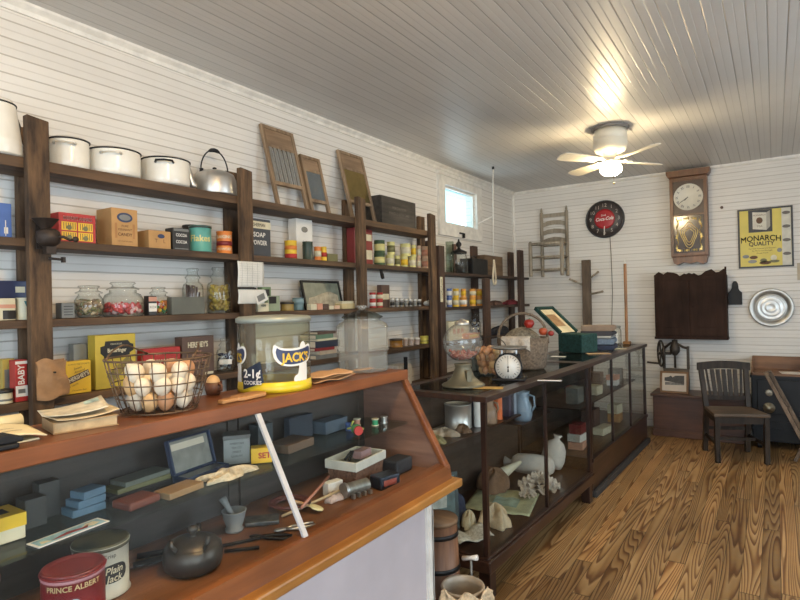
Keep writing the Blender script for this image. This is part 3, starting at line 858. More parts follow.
can('green_tin', 'sea green lidded tin with yellow script', 'tin', 190, 211, 227, S2, TEAL, DKTIN, xc=.18, words=[('Flakes', .5, .34)], wm=plain('yellow_script', (.62, .55, .2), .5))
can('orange_tin', 'orange tin with dark red band beside the second post pair', 'tin', 217, 232, 232, S2, ORANGE, None, xc=.165, bands=[(.36, .56, DKRED)], words=[('BAKING', .74, .2), ('POWDER', .2, .16)], wm=CREAMT)
obj_ = MB().tube([(0, 0, .004), (0.02, .03, .006), (.03, .05, .004)], .004, 6)
# bay two
o, w, h, f = carton('soap_powder_box', 'tall dark grey soap powder carton right of the second front post', 'box', 248, 271, 219, S2, [plain('soap_box_grey', (.045, .05, .06), .55)], .19, .08, pb=256)
panel(o, CREAMT, -w / 2, w / 2, h * .74, h * .93, f)
text(o, 'SHERMAN', h * .13, INK, (0, f - .0006, h * .83), sx=.72, bold=.02); text(o, 'SOAP', h * .17, WHITE, (0, f, h * .57), bold=.02); text(o, 'POWDER', h * .17, WHITE, (0, f, h * .36), sx=.72, bold=.02)
can('yellow_tin', 'yellow and red tin in front of the tall white carton', 'tin', 285, 297, 241, S2, YEL, None, xc=.16, bands=[(0, .28, RED), (.5, .72, ORANGE)])
o, w, h, f = carton('white_carton', 'tall white carton with faint writing on the second shelf', 'box', 297, 313, 219.5, S2, [WHITE], .12, .08, pb=258)
for i, s in enumerate(('OAT', 'FLAKE', 'CO.')): text(o, s, h * .08, GREYT, (0, f, h * (.45 - .1 * i)))
oval(o, GREYT, 0, h * .75, w * .2, h * .07, f)
can('dark_green_can', 'plain dark green can in front of the white carton', 'can', 303, 313, 242, S2, plain('bottle_green_can', (.03, .05, .035), .45), None, xc=.18, n=20)
can('coffee_tin', 'orange patterned tin, left one of a touching pair', 'tin', 314.5, 321.5, 247, S2, ORANGE, None, xc=.17, bands=[(.3, .7, CREAMT)])
can('coffee_tin', 'yellow patterned tin, right one of a touching pair', 'tin', 321, 327, 247, S2, YEL, None, xc=.175, bands=[(.3, .6, RED)])
carton('snuff_tin', 'small low olive tin before the third post pair', 'tin', 328, 338, 254, S2, [OLIVE], .18, .05, pb=262)
# bay three
o, w, h, f = carton('tall_red_tin', 'tall red tin half hidden behind the third front post', 'tin', 355, 373, 229, S2, [DKRED], .135, .08, pb=265)
panel(o, CREAMT, w * .15, w * .45, h * .68, h * .86, f); panel(o, CREAMT, w * .1, w * .46, h * .16, h * .42, f)


def can_rows(rows, zs, what, group, xc, name, cat='can'):
    """rows: list bottom-up of [(px0, px1, body, band, colour word)], stacked on each other"""
    z = zs
    for ri, (pt, row) in enumerate(rows):
        hh = None
        for ci, (a, b, body, band, cw) in enumerate(row):
            y = P((a + b) / 2, pt + 8, x=xc).y
            r = min((b - a) / 2 * depth(xc, y) / F, .055)
            if hh is None: hh = P((a + b) / 2, pt, x=xc).z - z
            tier = ('upper' if ri else 'lower') + ' row'
            pos = ('first', 'second', 'third', 'fourth', 'fifth', 'sixth', 'seventh', 'eighth')[ci]
            can(name, f'{cw} {what}, {pos} in the {tier}', cat, 0, 0, 0, 0, body, None, loc=(xc, y, z), r=r * .97, h=hh - .001, bands=[(.22, .72, band)] if band else (), group=group, n=20, rz=0.9)
        z += hh


PEAG = plain('pea_can_green', (.05, .09, .04), .45)
LEM = plain('lemon_can_label', (.66, .60, .24), .45)
SAL = plain('salmon_can_label', (.62, .42, .28), .45)
can_rows([(254, [(374, 385, PEAG, LEM, 'dark green'), (385.5, 394, LEM, CREAMT, 'yellow'), (394.5, 400, LEM, OLIVE, 'yellow and olive'), (400.5, 408, LEM, YEL, 'bright yellow'), (408.5, 416, LEM, CREAMT, 'pale yellow'), (416.5, 421, SAL, CREAMT, 'cream and tan'), (421.5, 429, SAL, PINK, 'salmon pink')]),
          (240.5, [(374, 385, PEAG, LEM, 'dark green'), (387, 395, LEM, OLIVE, 'yellow'), (400, 410.5, LEM, CREAMT, 'wide pale yellow'), (411, 416, LEM, YEL, 'bright yellow'), (416.5, 421, SAL, CREAMT, 'cream and tan'), (421.5, 429, SAL, PINK, 'salmon pink')])],
         S2, 'food can beside the third post', 'food cans stacked two high on the second shelf', .155, 'food_can')
# a tag hanging under shelf two
tag(obj('hanging_tag', MB().box(-.004, .004, -.016, .016, -.075, 0).box(-.006, .006, -.006, .022, -.085, -.04), IRON, None, (.2, P(381, 275, x=.2).y, S2 - .034), (.25, 0, 0)), 'small dark hook hanging under the shelf of stacked cans', 'hook')

# ---- shelf three
o, w, h, f = carton('dark_blue_tin', 'dark blue chest-like tin with cream tag on left end of third shelf', 'tin', -6, 33, 281, S3, [NAVY], .10, .05, pb=320)
panel(o, CREAMT, w * .05, w * .3, h * .70, h * .85, f)
o, w, h, f = carton('scenic_carton', 'low carton with pastel picture, before the dark blue tin', 'box', -6, 16, 298.5, S3, [CREAMT], .17, .05, pb=322)
panel(o, PINK, -w / 2, w / 2, h * .55, h * .72, f); panel(o, DKTIN, -w * .1, w * .5, h * .05, h * .45, f)
o = can('cream_can', 'cream can with teal triangle beside the corner post', 'can', 17.5, 33, 298, S3, CREAMT, None, xc=.15)
m = MB(); rr = 7.75 * depth(.15, o.location.y) / F + .001; hh = P(25, 298, x=.15).z - S3
m.raw([(rr * math.sin(a), -rr * math.cos(a), z) for a, z in ((-.1, hh * .85), (.35, hh * .85), (.85, hh * .85), (.85, hh * .2), (.55, hh * .25), (.2, hh * .55))], [(0, 5, 1), (1, 5, 4, 2), (2, 4, 3)])
obj('printed_triangle', m, plain('deep_teal', (.03, .16, .17), .5), o)
o, w, h, f = carton('grey_tin_box', 'small grey lettered tin box left of the candy jars', 'tin', 62, 75, 303, S3, [GREYT], .16, .06, pb=320)
for i in range(4): panel(o, DKTIN, -w * .35, w * .35, h * (.2 + .18 * i), h * (.25 + .18 * i), f)


def jar(label, px0, px1, pt, zs, xc, prof, fill, fillh, lid='knob', name='glass_jar', cat='jar', group=None, piece=.011, n_piece=120, sticks=False, lidr=.6, pb=None):
    y = P((px0 + px1) / 2, pb or pt + 25, x=xc).y
    r = (px1 - px0) / 2 * depth(xc, y) / F
    H = P((px0 + px1) / 2, pt, x=xc).z - zs
    t = thing(name, label, cat, (xc, y, zs), random.random() * 3, group)
    obj('jar_body', MB().lathe([(a * r, b * H) for a, b in prof], 36), JARG, t)
    zt = prof[-1][1] * H; rt = prof[-1][0] * r
    m = MB().lathe([(rt * 1.18, zt), (rt * 1.24, zt + H * .03), (rt * 1.05, zt + H * .06), (rt * .86, zt + H * .09), (rt * .78, (zt + H) / 2 + H * .02), (rt * .98, H * .95), (rt * .9, H * .985), (0, H)], 30)
    obj('lid', m, JARG, t)
    mats = fill if isinstance(fill, list) else [fill]
    m = MB(); rd = random.Random(px0)
    if sticks:
        for i in range(14):
            a = rd.random() * 6.28; q = r * .6 * math.sqrt(rd.random())
            m.k = i % len(mats); m.tube([(q * math.cos(a), q * math.sin(a), .006), (q * math.cos(a) * 1.15, q * math.sin(a) * 1.15, fillh * H * (.75 + .3 * rd.random()))], .006, 6)
    else:
        for i in range(n_piece):
            z = piece * 1.3 + .004 + rd.random() * max(.002, fillh * H - .012)
            a = rd.random() * 6.28
            rr_ = r * .9
            for (p0, p1) in zip(prof, prof[1:]):
                if p0[1] * H <= z <= p1[1] * H and p1[1] > p0[1]: rr_ = r * (p0[0] + (p1[0] - p0[0]) * (z / H - p0[1]) / (p1[1] - p0[1]))
            q = max(0, rr_ - piece * 1.25) * math.sqrt(rd.uniform(.25, 1))
            m.k = rd.randrange(len(mats))
            m.at((q * math.cos(a), q * math.sin(a), z), (rd.random() * 3, rd.random() * 3, 0)).ball((0, 0, 0), (piece * 1.25, piece * .85, piece * .8), 8, 5)
        m.at()
    o = obj('jar_contents', m, mats, t)
    o['kind'] = 'stuff'
    return t


ROUND = [(0, 0.002), (.62, 0.002), (.8, .05), (.97, .22), (1.0, .38), (.93, .55), (.78, .66), (.70, .70), (.74, .74)]
BELL = [(0, .002), (.9, .002), (.98, .04), (1.0, .3), (.97, .5), (.85, .63), (.66, .68), (.64, .76)]
TALL = [(0, .002), (.93, .002), (1.0, .03), (1.0, .56), (.9, .64), (.62, .68), (.6, .76)]
SHELL = plain('pale_shell_candy', (.45, .36, .24), .5, 0, .25); SHELL2 = plain('brown_nut_candy', (.24, .15, .08), .5)
CR = plain('red_candy', (.50, .05, .05), .3); CW = plain('white_pink_candy', (.70, .45, .42), .3)
jar('round glass jar of brown and cream candies, leftmost of the jars', 75.5, 103, 285.5, S3, .145, ROUND, [SHELL, SHELL2, OLIVE], .48, n_piece=150, piece=.012)
jar('bell-shaped glass jar of red and white candy', 104, 142.5, 282, S3, .145, BELL, [CR, CR, CW], .30, n_piece=150, piece=.013)
o, w, h, f = carton('candy_box', 'small upright pink-labelled carton against the mixed candy jar', 'box', 149, 157, 296, S3, [DKTIN], .215, .045, pb=317)
panel(o, PINK, -w / 2, w / 2, h * .72, h * .95, f); panel(o, WHITE, -w / 2, w / 2, h * .2, h * .62, f); text(o, 'XOX', h * .18, INK, (0, f - .0006, h * .42))
jar('small glass jar of mixed green orange and yellow candies', 147, 170.5, 287, S3, .105, TALL, [YEL, GREEN, ORANGE, RED], .42, n_piece=130, piece=.011)
o = carton('grey_metal_box', 'plain greenish grey metal box before the dark candy stick jar', 'box', 172, 205, 297, S3, [plain('green_grey_metal', (.13, .13, .105), .5, .3)], .215, .045, pb=316)[0]
jar('tall glass jar of dark candy sticks behind the grey metal box', 183, 203, 268, S3, .078, TALL, [plain('liquorice', (.06, .03, .025), .4)], .62, sticks=True)
PICK = plain('yellow_pickle', (.36, .27, .04), .4, 0, .3)
jar('tall glass jar of yellow pickled fruit next to the second post', 207.5, 230, 267, S3, .14, TALL, [PICK, plain('olive_pickle', (.25, .17, .03), .4)], .52, n_piece=170, piece=.016)
# bay two, third shelf
tag(obj('wicker_box', MB().cbox(.10, .07, .05), plain('brown_wicker', (.10, .055, .03), .8, 0, .4, 60, .4), None, (.17, P(252, 308, x=.2).y, S3), (0, 0, PI / 2), bevel=.004), 'low brown woven box under the hanging price lists', 'box')
o, w, h, f = carton('seed_card_box', 'small cream carton lettered in black, above the yellow-based jar', 'box', 258, 269, 303, S3, [CREAMT], .225, .05, pb=312)
text(o, 'HERB', h * .32, INK, (0, f, h * .68), bold=.02)
o, w, h, f = carton('green_tea_tin', 'tall green and black tin at the edge of the price lists', 'tin', 263, 271.5, 287, S3, [plain('sage_tin', (.17, .25, .13), .5)], .12, .05, pb=310)
panel(o, DKTIN, -w * .3, w * .3, h * .6, h * .9, f)
o, w, h, f = carton('green_tea_tin', 'shorter pale green tin with black label beside the amber tin', 'tin', 268, 280, 296, S3, [plain('pale_sage_tin', (.30, .36, .24), .5)], .17, .06, pb=310)
panel(o, DKTIN, -w * .4, w * .2, h * .5, h * .95, f)
can('amber_tin', 'squat amber tin with dark lid on third shelf', 'tin', 281, 294, 302.5, S3, plain('amber_label', (.30, .20, .05), .45), DKTIN, xc=.16)
can('teal_tin', 'grey-teal round tin left of the framed picture', 'tin', 293, 304, 298, S3, plain('grey_teal_label', (.12, .2, .22), .45), None, xc=.12, bands=[(.55, .9, plain('pale_teal_label', (.25, .36, .38), .5))])
# framed picture leaning back
y, w, zt = fit(304, 342, 281, 310, .12)
t = thing('framed_picture', 'black framed picture of a pale mountain leaning on the third shelf', 'picture', (.135, y, S3 + .002), PI / 2)
t.rotation_euler = (-.22, 0, PI / 2)
h = (zt - S3) * 1.02
fm = MB()
for (a, b, c, d) in ((-w / 2, -w / 2 + .016, 0, h), (w / 2 - .016, w / 2, 0, h), (-w / 2 + .016, w / 2 - .016, 0, .016), (-w / 2 + .016, w / 2 - .016, h - .016, h)): fm.box(a, b, -.008, .008, c, d)
obj('frame', fm, BLACK, t)
pi_ = obj('print', MB().box(-w / 2 + .014, w / 2 - .014, 0, .004, .014, h - .014), plain('dusky_green_print', (.16, .18, .14), .4, 0, .3, 18), t)
obj('painted_hill', MB().prism([(-w * .42, h * .1), (w * .42, h * .1), (w * .40, h * .5), (w * .2, h * .62), (0, h * .56), (-w * .2, h * .45), (-w * .36, h * .4)], -.0008, -.0002), plain('pale_hill_print', (.38, .33, .23), .5, 0, .35, 25), pi_)
# little things in front of the picture
for i, (a, b, tp, mt, cw) in enumerate(((311, 317, 304, CREAMT, 'cream'), (317.5, 323, 303.5, PINK, 'pinkish'), (323.5, 329, 304, CHOC, 'brown'), (329.5, 334, 306, CREAMT, 'low cream'), (334.5, 340, 305.5, SAL, 'tan'))):
    carton('matchbox', f'tiny {cw} box in the row before the framed picture', 'box', a, b, tp, S3, [mt], .225, .04, pb=309, group='tiny boxes before the picture')
o, w, h, f = carton('pale_yellow_box', 'pale yellow carton, upper one of two stacked before the third post', 'box', 342.5, 354, 298, S3 + .035, [CREAMT], .20, .07, pb=308)
o.scale.z = .48
o.location.z = S3 + .0365
carton('pale_yellow_box', 'pale yellow carton, lower one of two stacked before the third post', 'box', 342, 355, 303.5, S3, [plain('butter_card', (.62, .50, .26), .6)], .205, .07, pb=308)[0].scale.z = .99
# bay three, third shelf
can_rows([(300.5, [(369.5, 376, RED, WHITE, 'red and white'), (376.5, 383, RED, CREAMT, 'red and cream')]), (292.5, [(369.5, 376, RED, WHITE, 'red and white'), (376.5, 383, RED, CREAMT, 'red and cream')])], S3, 'soup can right of the third post', 'red soup cans on the third shelf', .18, 'soup_can')
o, w, h, f = carton('brown_canister', 'tall brown carton rising above the red soup cans', 'box', 382, 390, 285, S3, [CHOC], .14, .05, pb=307)
panel(o, CREAMT, -w * .4, w * .4, h * .35, h * .6, f)
CHK = plain('speckled_tin', (.22, .21, .19), .5, 0, .8, 60)
for i in range(7):
    can('spice_tin', f'speckled grey spice tin on third shelf, {("first","second","third","fourth","fifth","sixth","seventh")[i]} from the soup cans', 'tin', 390.5 + i * 4.5, 394.6 + i * 4.5, 298 + .2 * i, S3, CHK, None, xc=.17, bands=[(.2, .55, GREYT if i % 2 else DKTIN), (.75, .95, WHITE)], group='speckled spice tins on the third shelf', n=16)
tag(obj('crumpled_paper', MB().ball((0, 0, .025), (.05, .03, .025), 12, 8).ball((.04, -.01, .03), (.03, .028, .03), 10, 7), plain('white_crumple', (.6, .58, .54), .8, 0, .2, 30, .6), None, (.17, P(427, 303, x=.17).y, S3), (0, 0, PI / 2)), 'white crumpled packet beside the fourth front post', 'packet')

# ---- shelf four
o, w, h, f = carton('yellow_tall_carton', 'narrow yellow carton behind the red and white carton at left', 'box', 3, 15.5, 359, S4, [plain('mustard_card', (.42, .32, .07), .6)], .13, .05, pb=400)
panel(o, GREYT, -w * .35, w * .35, h * .2, h * .75, f)
can('cream_paint_can', 'short cream can at the left end of the fourth shelf', 'can', -3, 11.5, 390, S4, CREAMT, DKTIN, xc=.19, bands=[(.2, .35, GREYT)])
o, w, h, f = carton('red_white_carton', 'tall slim red carton with white lower half by the corner post', 'box', 16, 28, 360, S4, [RED], .215, .06, pb=405)
panel(o, WHITE, -w / 2, w / 2, h * .12, h * .38, f); panel(o, WHITE, -w / 2, w / 2, h * .9, h * .97, f); text(o, 'BABY', h * .2, WHITE, (0, f, h * .64), (PI / 2, -PI / 2, 0), bold=.02)
panel(o, GREYT, -w * .3, w * .3, h * .2, h * .3, f - .0006)
o, w, h, f = carton('cocoa_box', "yellow chocolate box with slanted brown name, beside the paper bag", 'box', 66.5, 91.5, 361, S4, [YEL], .21, .05, pb=396)
bn = MB().bar((-w * .42, f + .0005, h * .40), (w * .42, f + .0005, h * .62), h * .2, .001, (0, 1, 0)); obj('name_banner', bn, CHOC, o)
text(o, "HERSHEY'S", h * .17, CREAMT, (0, f - .0008, h * .51), (PI / 2, -math.atan2(h * .22, w * .84), 0), sx=.78, bold=.02)
text(o, 'ALWAYS THE FAVORITE', h * .06, BROWNI, (0, f, h * .9)); text(o, 'Sweet', h * .1, BROWNI, (-w * .05, f, h * .78), (PI / 2, -.25, 0), shear=.3); text(o, 'Almond', h * .1, BROWNI, (w * .02, f, h * .68), (PI / 2, -.25, 0), shear=.3); text(o, 'Chocolate Bars', h * .07, BROWNI, (0, f, h * .1), shear=.3); text(o, '5 CENTS', h * .07, BROWNI, (-w * .2, f, h * .26), (PI / 2, -.25, 0))
carton('grey_tin', 'plain grey tin standing behind the yellow chocolate box', 'tin', 74, 88, 344, S4, [plain('grey_blank_tin', (.26, .27, .25), .5, .3)], .10, .05, pb=370)
o, w, h, f = carton('candy_bar_box', 'large yellow candy bar box with black plaque behind the egg basket', 'box', 96, 136.5, 334.5, S4, [plain('old_yellow_card', (.56, .42, .05), .5, 0, .15, 8)], .19, .07, pb=390)
pl = [(-.38, .66), (-.30, .60), (-.30, .56), (.34, .60), (.34, .64), (.44, .68), (.44, .80), (.36, .82), (.3, .88), (-.26, .88), (-.28, .8), (-.38, .78)]
obj('name_plaque', MB().prism([(a * w, b * h) for a, b in pl], f, f + .0008), INK, o)
text(o, "Butterfinger", h * .105, CREAMT, (w * .02, f - .0006, h * .70), sx=.72, bold=.03); text(o, 'DELICIOUS', h * .045, CREAMT, (0, f - .0006, h * .82))
bar_ = MB().bar((-w * .18, f, h * .16), (w * .35, f, h * .52), h * .16, .002, (0, 1, 0)); obj('printed_bar', bar_, plain('olive_bar_print', (.25, .2, .06), .6, 0, .3, 40), o)
o, w, h, f = carton('raisin_box', 'red carton with white letters behind the egg basket', 'box', 144, 181, 348, S4, [RED], .20, .06, pb=380)
text(o, 'CARNIVAL', h * .1, CREAMT, (0, f, h * .83)); text(o, 'BABY RUTH', h * .24, CREAMT, (w * .02, f, h * .56), sx=.72, bold=.03); text(o, 'CANDY BAR', h * .15, CREAMT, (w * .03, f, h * .34), sx=.8)
o, w, h, f = carton('chocolate_box', "tall dark brown chocolate box with cream name above the egg basket", 'box', 183, 214.5, 336.5, S4, [CHOC], .205, .07, pb=375)
text(o, "HERSHEY'S", h * .19, CREAMT, (-w * .02, f, h * .79), sx=.66, bold=.03)
for i, s in enumerate(('MILK', 'CHOCOLATE')): text(o, s, h * .07, PINK, (0, f, h * (.62 - .09 * i)), shear=.2)
text(o, 'ALMOND BARS', h * .07, PINK, (0, f, h * .38)); panel(o, CREAMT, w * .15, w * .46, h * .02, h * .08, f)
jar('small clear bottle with white tag at right end of the fourth shelf', 217, 234, 338, S4, .15, TALL, [plain('blue_white_beads', (.45, .5, .55), .4), NAVY], .5, name='glass_bottle', cat='bottle', n_piece=50, piece=.011)
bt = [q for q in col.objects if q.name.startswith('glass_bottle')][-1]
tg = obj('paper_tag', MB().box(-.036, .036, -.002, 0, .045, .075), WHITE, bt); tg.parent = bt; tg.location = (0, 0, 0); bt.rotation_euler.z = .9; tg.matrix_basis = Matrix.Translation((0, -.048, 0))
# stack of books behind the yellow-based jar
z = S4
bk = [(.235, .16, .030, GREYT, 'grey book at the bottom'), (.19, .15, .028, plain('tan_book', (.45, .36, .26), .6), 'tan book'), (.21, .16, .022, DKRED, 'dark red book'), (.25, .17, .048, plain('navy_cloth_book', (.018, .022, .04), .6), 'thick navy book'), (.22, .16, .014, CREAMT, 'thin cream book'), (.2, .15, .03, plain('green_cloth_book', (.12, .2, .13), .6), 'green book'), (.19, .14, .02, CHOC, 'brown book at the top')]
yb_ = P(318, 345, x=.15).y
for i, (bw, bdp, bh, mt, cw) in enumerate(bk):
    t = thing('book', f'{cw} of the stack between the two counter jars', 'book', (.155, yb_ + .02 * math.sin(i * 2.3), z), PI / 2 + .06 * math.sin(i * 1.7), 'stacked books on the fourth shelf')
    obj('cover', MB().box(-bw / 2, bw / 2, -bdp / 2, bdp / 2, 0, .003).box(-bw / 2, bw / 2, -bdp / 2, bdp / 2, bh - .003, bh).box(-bw / 2, bw / 2, -bdp / 2, -bdp / 2 + .003, .003, bh - .003), mt, t)
    obj('pages', MB().box(-bw / 2 + .003, bw / 2 - .004, -bdp / 2 + .004, bdp / 2 - .005, .0035, bh - .0035), PAPER, t)
    z += bh + .0005
# loop of white hose/rope leaning by the books
yy = P(331, 347, x=.2).y
tag(obj('curved_bone_handle', MB().tube([(0, .02 * 0 + .055 * math.cos(a), .078 + .075 * math.sin(a)) for a in [R(-80 + 16 * i) for i in range(11)]], .009, 8, flat=.6), WHITE, None, (.2, yy - .03, S4), (0, 0, 0)), 'white curved band standing at the right end of the book stack', 'hoop')
# honey and spice jars
t = can('honey_jar', 'square amber honey jar right of the large clear jar', 'jar', 390, 403, 339, S4, plain('honey_amber', (.28, .13, .025), .2, 0, .2), DKTIN, xc=.15)
for i, (a, b) in enumerate(((403.5, 408), (408.5, 414), (414.5, 420))):
    can('spice_jar', f'{("first","second","third")[i]} white-capped pinkish jar right of the honey jar', 'jar', a, b, 338, S4, plain('dusty_pink_jar', (.42, .33, .28), .3), WHITE, xc=.17, group='white-capped jars on the fourth shelf', n=18)
can('mustard_can', 'bright yellow can at the end of the row of white-capped jars', 'can', 420.5, 429, 336, S4, plain('lemon_yellow_can', (.68, .58, .1), .45), None, xc=.17, bands=[(.3, .4, OLIVE)])
# things on the lowest shelf seen past the counter
tag(obj('white_box', MB().cbox(.22, .12, .2), plain('white_printed_box', (.62, .6, .56), .6, 0, .2, 30), None, (.16, P(405, 372, x=.22).y, S5), (0, 0, PI / 2), bevel=.003), 'white carton on the lowest shelf, seen past the end of the counter', 'box')
can('dark_bottle', 'thin dark bottle before the white carton on the lowest shelf', 'bottle', 404, 408, 357, S5, BLACK, None, xc=.25, n=14)

# ---- corner unit
y = P(456, 240, x=.2).y
tag(obj('spare_plank', MB().box(0.047, .065, -.035, .035, 0, .33), wood('red_plank', (.09, .04, .025), (.19, .09, .055), 'z', .7), None, (.0, P(455, 260, x=.06).y, T1)), 'short reddish plank standing on the corner shelf under the window', 'plank')
can('glass_lamp_chimney', 'greenish glass chimney beside the black-topped glass jar', 'glass', 446, 454, 242, T1, glass('green_glass', (.75, .82, .74), (.3, .36, .3), .15), None, xc=.12, rim=False)
t = jar('clear glass jar topped with a black iron finial under the window', 451, 468, 254, T1, .15, [(0, .002), (.8, .002), (1, .05), (1, .7), (.85, .9), (.8, 1.0)], [IRON], .55, sticks=True)
bpy.data.objects.remove([q for q in t.children if q.name.startswith('lid')][0])
hj = P(460, 254, x=.15).z - T1
rj = 8.5 * depth(.15, t.location.y) / F
l = obj('iron_lid', MB().lathe([(rj * .95, hj), (rj * .95, hj + .02), (rj * .6, hj + .035), (.02, hj + .05), (.014, hj + .07), (.03, hj + .09), (.03, hj + .11), (.012, hj + .13), (.008, hj + .155), (0, hj + .16)], 20), IRON, t)
o = carton('black_metal_box', 'black metal box with carrying handle on the corner shelf', 'box', 473, 488, 259, T1, [IRON], .215, .16, pb=274)[0]
obj('carry_handle', MB().tube([(-.06, 0, P(480, 259, x=.215).z - T1), (-.05, 0, P(480, 256, x=.215).z - T1), (.05, 0, P(480, 256, x=.215).z - T1), (.06, 0, P(480, 259, x=.215).z - T1)], .006, 6), IRON, o)
carton('brown_wooden_box', 'brown wooden box behind the hanging rope loop', 'box', 485, 503, 256, T1, [wood('brown_box_wood', (.09, .055, .03), (.2, .13, .075), 'x', .7)], .16, .10, pb=275)
BY = plain('blue_can_label', (.10, .16, .38), .45); OY = plain('orange_can_label', (.72, .33, .06), .45)
can_rows([(297.5, [(446.5, 452, BY, WHITE, 'blue'), (452.5, 459, YEL, CREAMT, 'yellow'), (459.5, 467, OY, WHITE, 'orange'), (469.5, 476, OY, YEL, 'orange and yellow'), (476.5, 483, OY, CREAMT, 'orange and cream')]),
          (288.5, [(446.5, 452, BY, WHITE, 'blue'), (453, 459, YEL, CREAMT, 'yellow'), (461, 466, OY, YEL, 'slim orange'), (469.5, 476, OY, CREAMT, 'orange and cream'), (476.5, 483, OY, YEL, 'orange and yellow')])],
         T2, 'can on the corner shelf', 'cans stacked two high on the corner shelf', .17, 'fruit_can')


def cloth_lump(name, label, loc, sx, sy, sz, mat, rz=0, seed=1, cat='cloth', rough=.25, group=None):
    rd = random.Random(seed); ph = [rd.random() * 6.28 for _ in range(8)]
    m = MB(); n, k = 28, 10
    def fn(u, v):
        a = u * 2 * PI; q = v
        rr = 1 + rough * .6 * math.sin(3 * a + ph[0]) + rough * .4 * math.sin(5 * a + ph[1] + 3 * q) + rough * .25 * math.sin(9 * a + ph[4])
        hgt = max(0.0, math.cos(q * PI / 2)) ** .7 * (1 + rough * .6 * math.sin(4 * a + ph[2] + 6 * q) + rough * .4 * math.sin(7 * a + ph[3]) * q)
        return (sx * rr * math.sin(q * PI / 2) * math.cos(a), sy * rr * math.sin(q * PI / 2) * math.sin(a), max(.001, sz * hgt))
    m.sheet(fn, n * 2, k * 2)
    m.lathe([(0, 0.0005), (.3 * min(sx, sy), .0005)], 8)
    o = obj(name, m, mat, None, loc, (0, 0, rz))
    return tag(o, label, cat, group)


cloth_lump('folded_cloth', 'brown cloth bundle on the corner shelf', (.15, P(495, 306, x=.15).y, T2), .07, .10, .05, plain('brown_cloth', (.08, .045, .035), .9), 0, 3)
cloth_lump('folded_cloth', 'dark red cloth bundle on the corner shelf', (.15, P(511, 306, x=.15).y, T2), .08, .17, .055, plain('maroon_cloth', (.16, .02, .03), .9), 0, 5)
o, w, h, f = carton('cream_carton', 'cream carton behind the round candy globe', 'box', 449, 469, 321, T3, [CREAMT], .15, .08, pb=335)
for i in range(3): panel(o, PINK, w * (-.3 + .2 * i), w * (-.18 + .2 * i), h * .35, h * .6, f)
o, w, h, f = carton('orange_carton', 'orange and yellow carton left of the patterned glass bottle', 'box', 468, 480, 333, T3, [ORANGE], .215, .07, pb=345)
panel(o, YEL, -w * .35, w * .4, h * .3, h * .75, f)
o = jar('patterned clear bottle standing on the corner shelf', 470, 481, 313, T3, .13, TALL, [plain('blue_bits', (.2, .25, .35), .5), WHITE], .7, name='glass_bottle', cat='bottle', n_piece=60)
cloth_lump('dark_cloth', 'black cloth heap on the corner shelf behind the dial scale', (.16, P(500, 334, x=.16).y, T3), .08, .22, .09, plain('black_cloth', (.02, .022, .03), .9), 0, 9)

# ---- hung on the posts
# coffee mill bolted to the corner post
pc_ = P(43, 232, x=.29)
t = thing('hand_coffee_mill', 'dark iron hand mill bolted to the tall corner post', 'coffee mill', (.284, pc_.y, pc_.z - .02), 0)
t.scale = (.8, .8, .8)
t.location.x += .002
IRON_, IRON = IRON, plain('rusty_mill_iron', (.045, .032, .025), .55, .5, .35, 30, .2)
obj('mount_plate', MB().box(0, .012, -.035, .035, -.07, .10), IRON, t)
obj('mill_body', MB().at((.065, 0, -.01), (0, 0, 0)).lathe([(0, -.055), (.03, -.05), (.055, -.03), (.06, .0), (.055, .03), (.035, .045), (0, .05)], 24), IRON, t)
obj('hopper', MB().at((.06, -.012, .03)).lathe([(.022, 0), (.028, .012), (.062, .055), (.066, .058), (.058, .055), (.02, .01)], 24), IRON, t)
obj('crank', MB().tube([(.10, .02, -.01), (.135, .045, -.01), (.14, .075, -.025), (.135, .10, -.02)], .008, 8).ball((.15, .10, -.02), .016, 10, 8), IRON, t)
obj('spout', MB().box(.04, .085, -.02, .03, -.10, -.05), IRON, t)
obj('clamp_screw', MB().tube([(.02, .02, -.12), (.03, .09, -.125)], .007, 8).box(.015, .04, .085, .10, -.14, -.11), IRON, t)
IRON = IRON_
# paper bag on a nail
a = P(53, 379, x=.30)
m = MB()
wy, hz = .135, .165
m.sheet(lambda u, v: (.012 + .016 * math.sin(v * PI) * (1 - .3 * u) + .006 * math.sin(u * 9 + v * 5), wy * (v - .5) * (1 - .12 * u + .05 * math.sin(u * 7)), hz * (u - .5) + .012 * math.sin(v * 6) * (1 if u > .5 else -.6)), 16, 12)
m.sheet(lambda u, v: (.002, wy * (v - .5) * (.98 - .1 * u), hz * (u - .5)), 6, 6)
o = tag(obj('hanging_paper_bag', m, plain('kraft_paper', (.36, .20, .095), .8, 0, .2, 20, .5), None, (.285, a.y, a.z), (.05, 0, 0)), 'crumpled brown paper bag nailed to the corner post', 'paper bag')
obj('nail', MB().at((.03, -.0, .03), (0, PI / 2, 0)).cyl(.004, -.03, .012, 8), IRON, o)
# price lists pinned to the second front post
b = P(237.5, 261, x=.29); c_ = P(263, 263, x=.29); d_ = P(238, 287, x=.29)
lw = c_.y - b.y
t = thing('price_list', 'white printed price sheets pinned to the second front post', 'paper', (.286, b.y, b.z), 0)
LPAP = plain('white_list_paper', (.68, .66, .60), .8, 0, .06)
def curl(z0, z1, w_, y0=0): return MB().sheet(lambda u, v: (.003 + .012 * max(0, v - .55) ** 1.5 + .004 * math.sin(u * 4), y0 + w_ * v, z0 + (z1 - z0) * u), 8, 10)
up = obj('upper_sheet', curl(0, d_.z - b.z, lw), LPAP, t, solid=.0006)
cl_ = MB()
for i in range(4): cl_.sheet(lambda u, v: (.0045 + .012 * max(0, (.15 + .2 * i) + .004 * v - .55) ** 1.5 + .004 * math.sin((.05 + .9 * u) * 4), lw * (.15 + .2 * i + .008 * v), (d_.z - b.z) * (.05 + .9 * u)), 8, 1)
